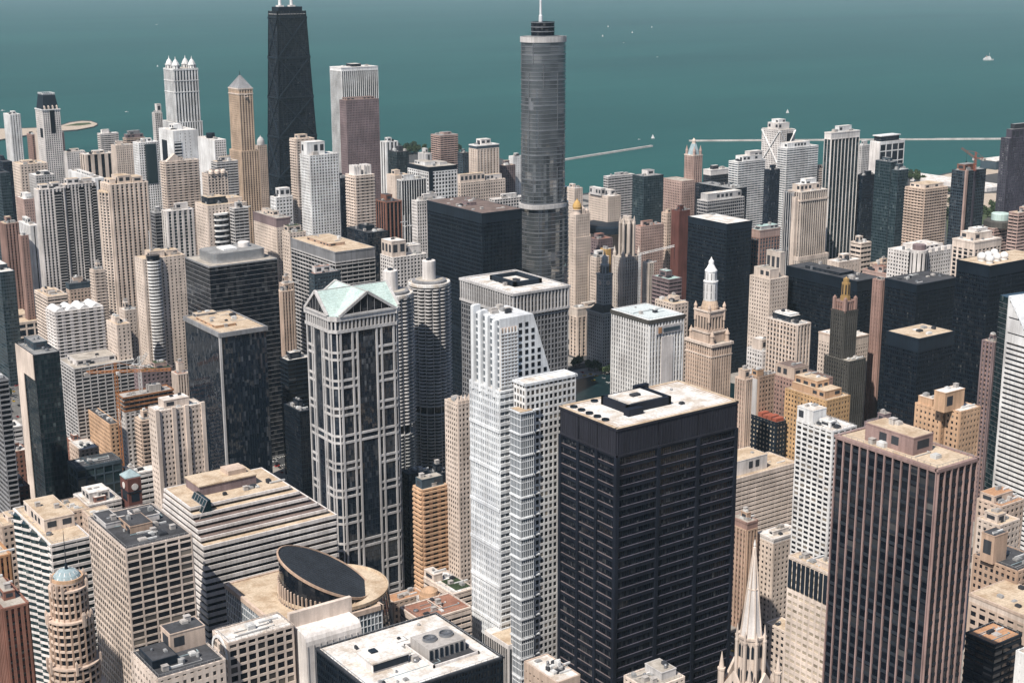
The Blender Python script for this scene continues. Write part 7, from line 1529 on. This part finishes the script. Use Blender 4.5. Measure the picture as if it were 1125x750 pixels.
# ---------------------------------------------------------------- boats and the lakeside works
def boat(c, label, sail, s=1.0):
    t = thing('boat', label, 'boat', (c[0],c[1],-2), 'boats on the lake'); X, Y = c[0], c[1]; L = 9*s
    s *= .55; d = Vector((.84,-.54,0)); n = Vector((.54,.84,0)); P3 = lambda a, o, z: tuple(Vector((X,Y,-2))+d*a*s+n*o*s+Vector((0,0,z*s)))
    h = MB(); top = [(-7,-2.2),(3,-2.4),(9,0),(3,2.4),(-7,2.2)]; h.v = [P3(a*.85,o*.5,-.5) for a,o in top]+[P3(a,o,1.8) for a,o in top]; h.f = [tuple(range(5,10))]+[(i,(i+1)%5,5+(i+1)%5,5+i) for i in range(5)]; h.build('hull','white',t)
    cb = MB(); cb.hexa([P3(-4,-1.4,1.8),P3(2,-1.4,1.8),P3(2,1.4,1.8),P3(-4,1.4,1.8),P3(-3.4,-1.1,3.4),P3(1,-1.1,3.4),P3(1,1.1,3.4),P3(-3.4,1.1,3.4)]); cb.build('cabin','offwhite',t)
    if sail:
        m = MB(); m.bar(P3(1,0,1.8),P3(1,0,21),.3*s); m.build('mast','grey',t)
        m = MB(); a,b,c_ = P3(.7,0,3),P3(.7,0,20.5),P3(-6.5,.9,3.2); a2,b2,c2_ = P3(.7,.18,3),P3(.7,.18,20.5),P3(-6.5,1.08,3.2); m.v = [a,b,c_,a2,b2,c2_]; m.f = [(0,1,2),(5,4,3),(0,3,4,1),(1,4,5,2),(2,5,3,0)]; m.build('sail','white',t)
        m = MB(); a,b,c_ = P3(1.2,0,3),P3(1.2,0,18),P3(8.6,0,2.4); a2,b2,c2_ = P3(1.2,.18,3),P3(1.2,.18,18),P3(8.6,.18,2.4); m.v = [a,b,c_,a2,b2,c2_]; m.f = [(0,2,1),(3,4,5),(0,1,4,3),(1,2,5,4),(2,0,3,5)]; m.build('jib_sail','white',t)
for a in (((4223.9, 10772.0, -2.0),'white motorboat far out above the lantern tower, highest of the boats on the left',0,2.0),((2386.2, 6135.2, -2.0),'tiny white sailboat just left of the lantern tower top',1,.8),((1530.8, 4228.8, -2.0),'white motorboat on the water between the beach hook and the lantern tower',0,1.3),((1242.6, 4492.1, -2.0),'pale motorboat at the left edge of the lake',0,1.6),
    ((6597.0, 8235.4, -2.0),'white sailboat, upper left one of the loose fleet right of the steel tower',1,1.2),((5650.8, 7112.8, -2.0),'white sailboat nearest the steel tower in the loose fleet',1,1.2),((6117.0, 7388.9, -2.0),'white sailboat in the middle of the loose fleet',1,1.1),((6784.2, 7975.3, -2.0),'faint white sailboat at the right of the loose fleet',1,1.0),((5260.5, 6434.8, -2.0),'small white motorboat below the middle of the loose fleet',0,1.2),((4547.7, 5315.7, -2.0),'small white motorboat alone below the loose fleet',0,1.2),
    ((2339.3, 2765.2, -2.0),'white sailboat off the tip of the slanting breakwater',1,1.05),((2299.4, 2770.5, -2.0),'small white motorboat left of the sailboat off the breakwater tip',0,.8),((3075.6, 3023.5, -2.0),'white sailboat above the x-braced tower',1,1.1)): boat(*a)
c = (5567.0, 4209.0, -2.0); t = thing('ship', 'white multi-deck passenger ship alone on the lake at the upper right', 'ship', (c[0],c[1],-2)); X,Y = c[0],c[1]
d = Vector((.82,-.57,0)); n = Vector((.57,.82,0)); P3 = lambda a,o,z: tuple(Vector((X,Y,-2))+d*a+n*o+Vector((0,0,z)))
h = MB(); top = [(-24,-6),(14,-6),(27,0),(14,6),(-24,6)]; h.v = [P3(a*.92,o*.8,-.5) for a,o in top]+[P3(a,o,6) for a,o in top]; h.f = [tuple(range(5,10))]+[(i,(i+1)%5,5+(i+1)%5,5+i) for i in range(5)]; h.build('hull','white',t)
for k,(a0,a1,o) in enumerate(((-20,14,5),(-14,12,4.5),(-4,9,3.5))):
    m = MB(); z = 6+4*k; m.hexa([P3(a0,-o,z),P3(a1,-o,z),P3(a1,o,z),P3(a0,o,z),P3(a0,-o,z+4),P3(a1-1.5,-o,z+4),P3(a1-1.5,o,z+4),P3(a0,o,z+4)]); m.build('deck_house','white',t)
m = MB(); m.bar(P3(5,0,18),P3(5,0,33),.9); m.bar(P3(5,-2.5,28),P3(5,2.5,28),.7); m.build('mast','offwhite',t); m = MB(); m.bar(P3(-8,0,14),P3(-8,0,21),4); m.build('funnel','pink',t)
p1 = (2263.7, 1711.6, 0.0); p2 = (2293.9, 1689.4, 0.0); p3 = (2489.4, 1836.1, 0.0)
t = thing('filter_plant', 'wide low white-roofed lakeside plant between the unfinished tower and the purple-black tower', 'building', (p1[0],p1[1],0)); w_, d_ = (p2[0]-p1[0])*.9+40, 240
b = MB(); b.box(p1[0],p1[1],0,p1[0]+w_,p1[1]+d_,7); b.build('wall','offwhite',t)
for k in range(5):
    b = MB(); b.box(p1[0]+2,p1[1]+3+k*d_/5,6.8,p1[0]+w_-2,p1[1]+(k+1)*d_/5-4,7.4); b.build('roof','r_white',t)
p1 = (2530.0, 1890.9, 0.0); t = thing('pump_house', 'low dark block with a flat white roof on the shore left of the purple-black tower', 'building', (p1[0],p1[1],0))
b = MB(); b.box(p1[0],p1[1],0,p1[0]+70,p1[1]+40,18); b.build('wall','bluegrey',t); b = MB(); b.box(p1[0]-1,p1[1]-1,18,p1[0]+71,p1[1]+41,20); b.build('roof','r_white',t)
for o_ in list(COL.objects):
    if '_b' in o_: del o_['_b']
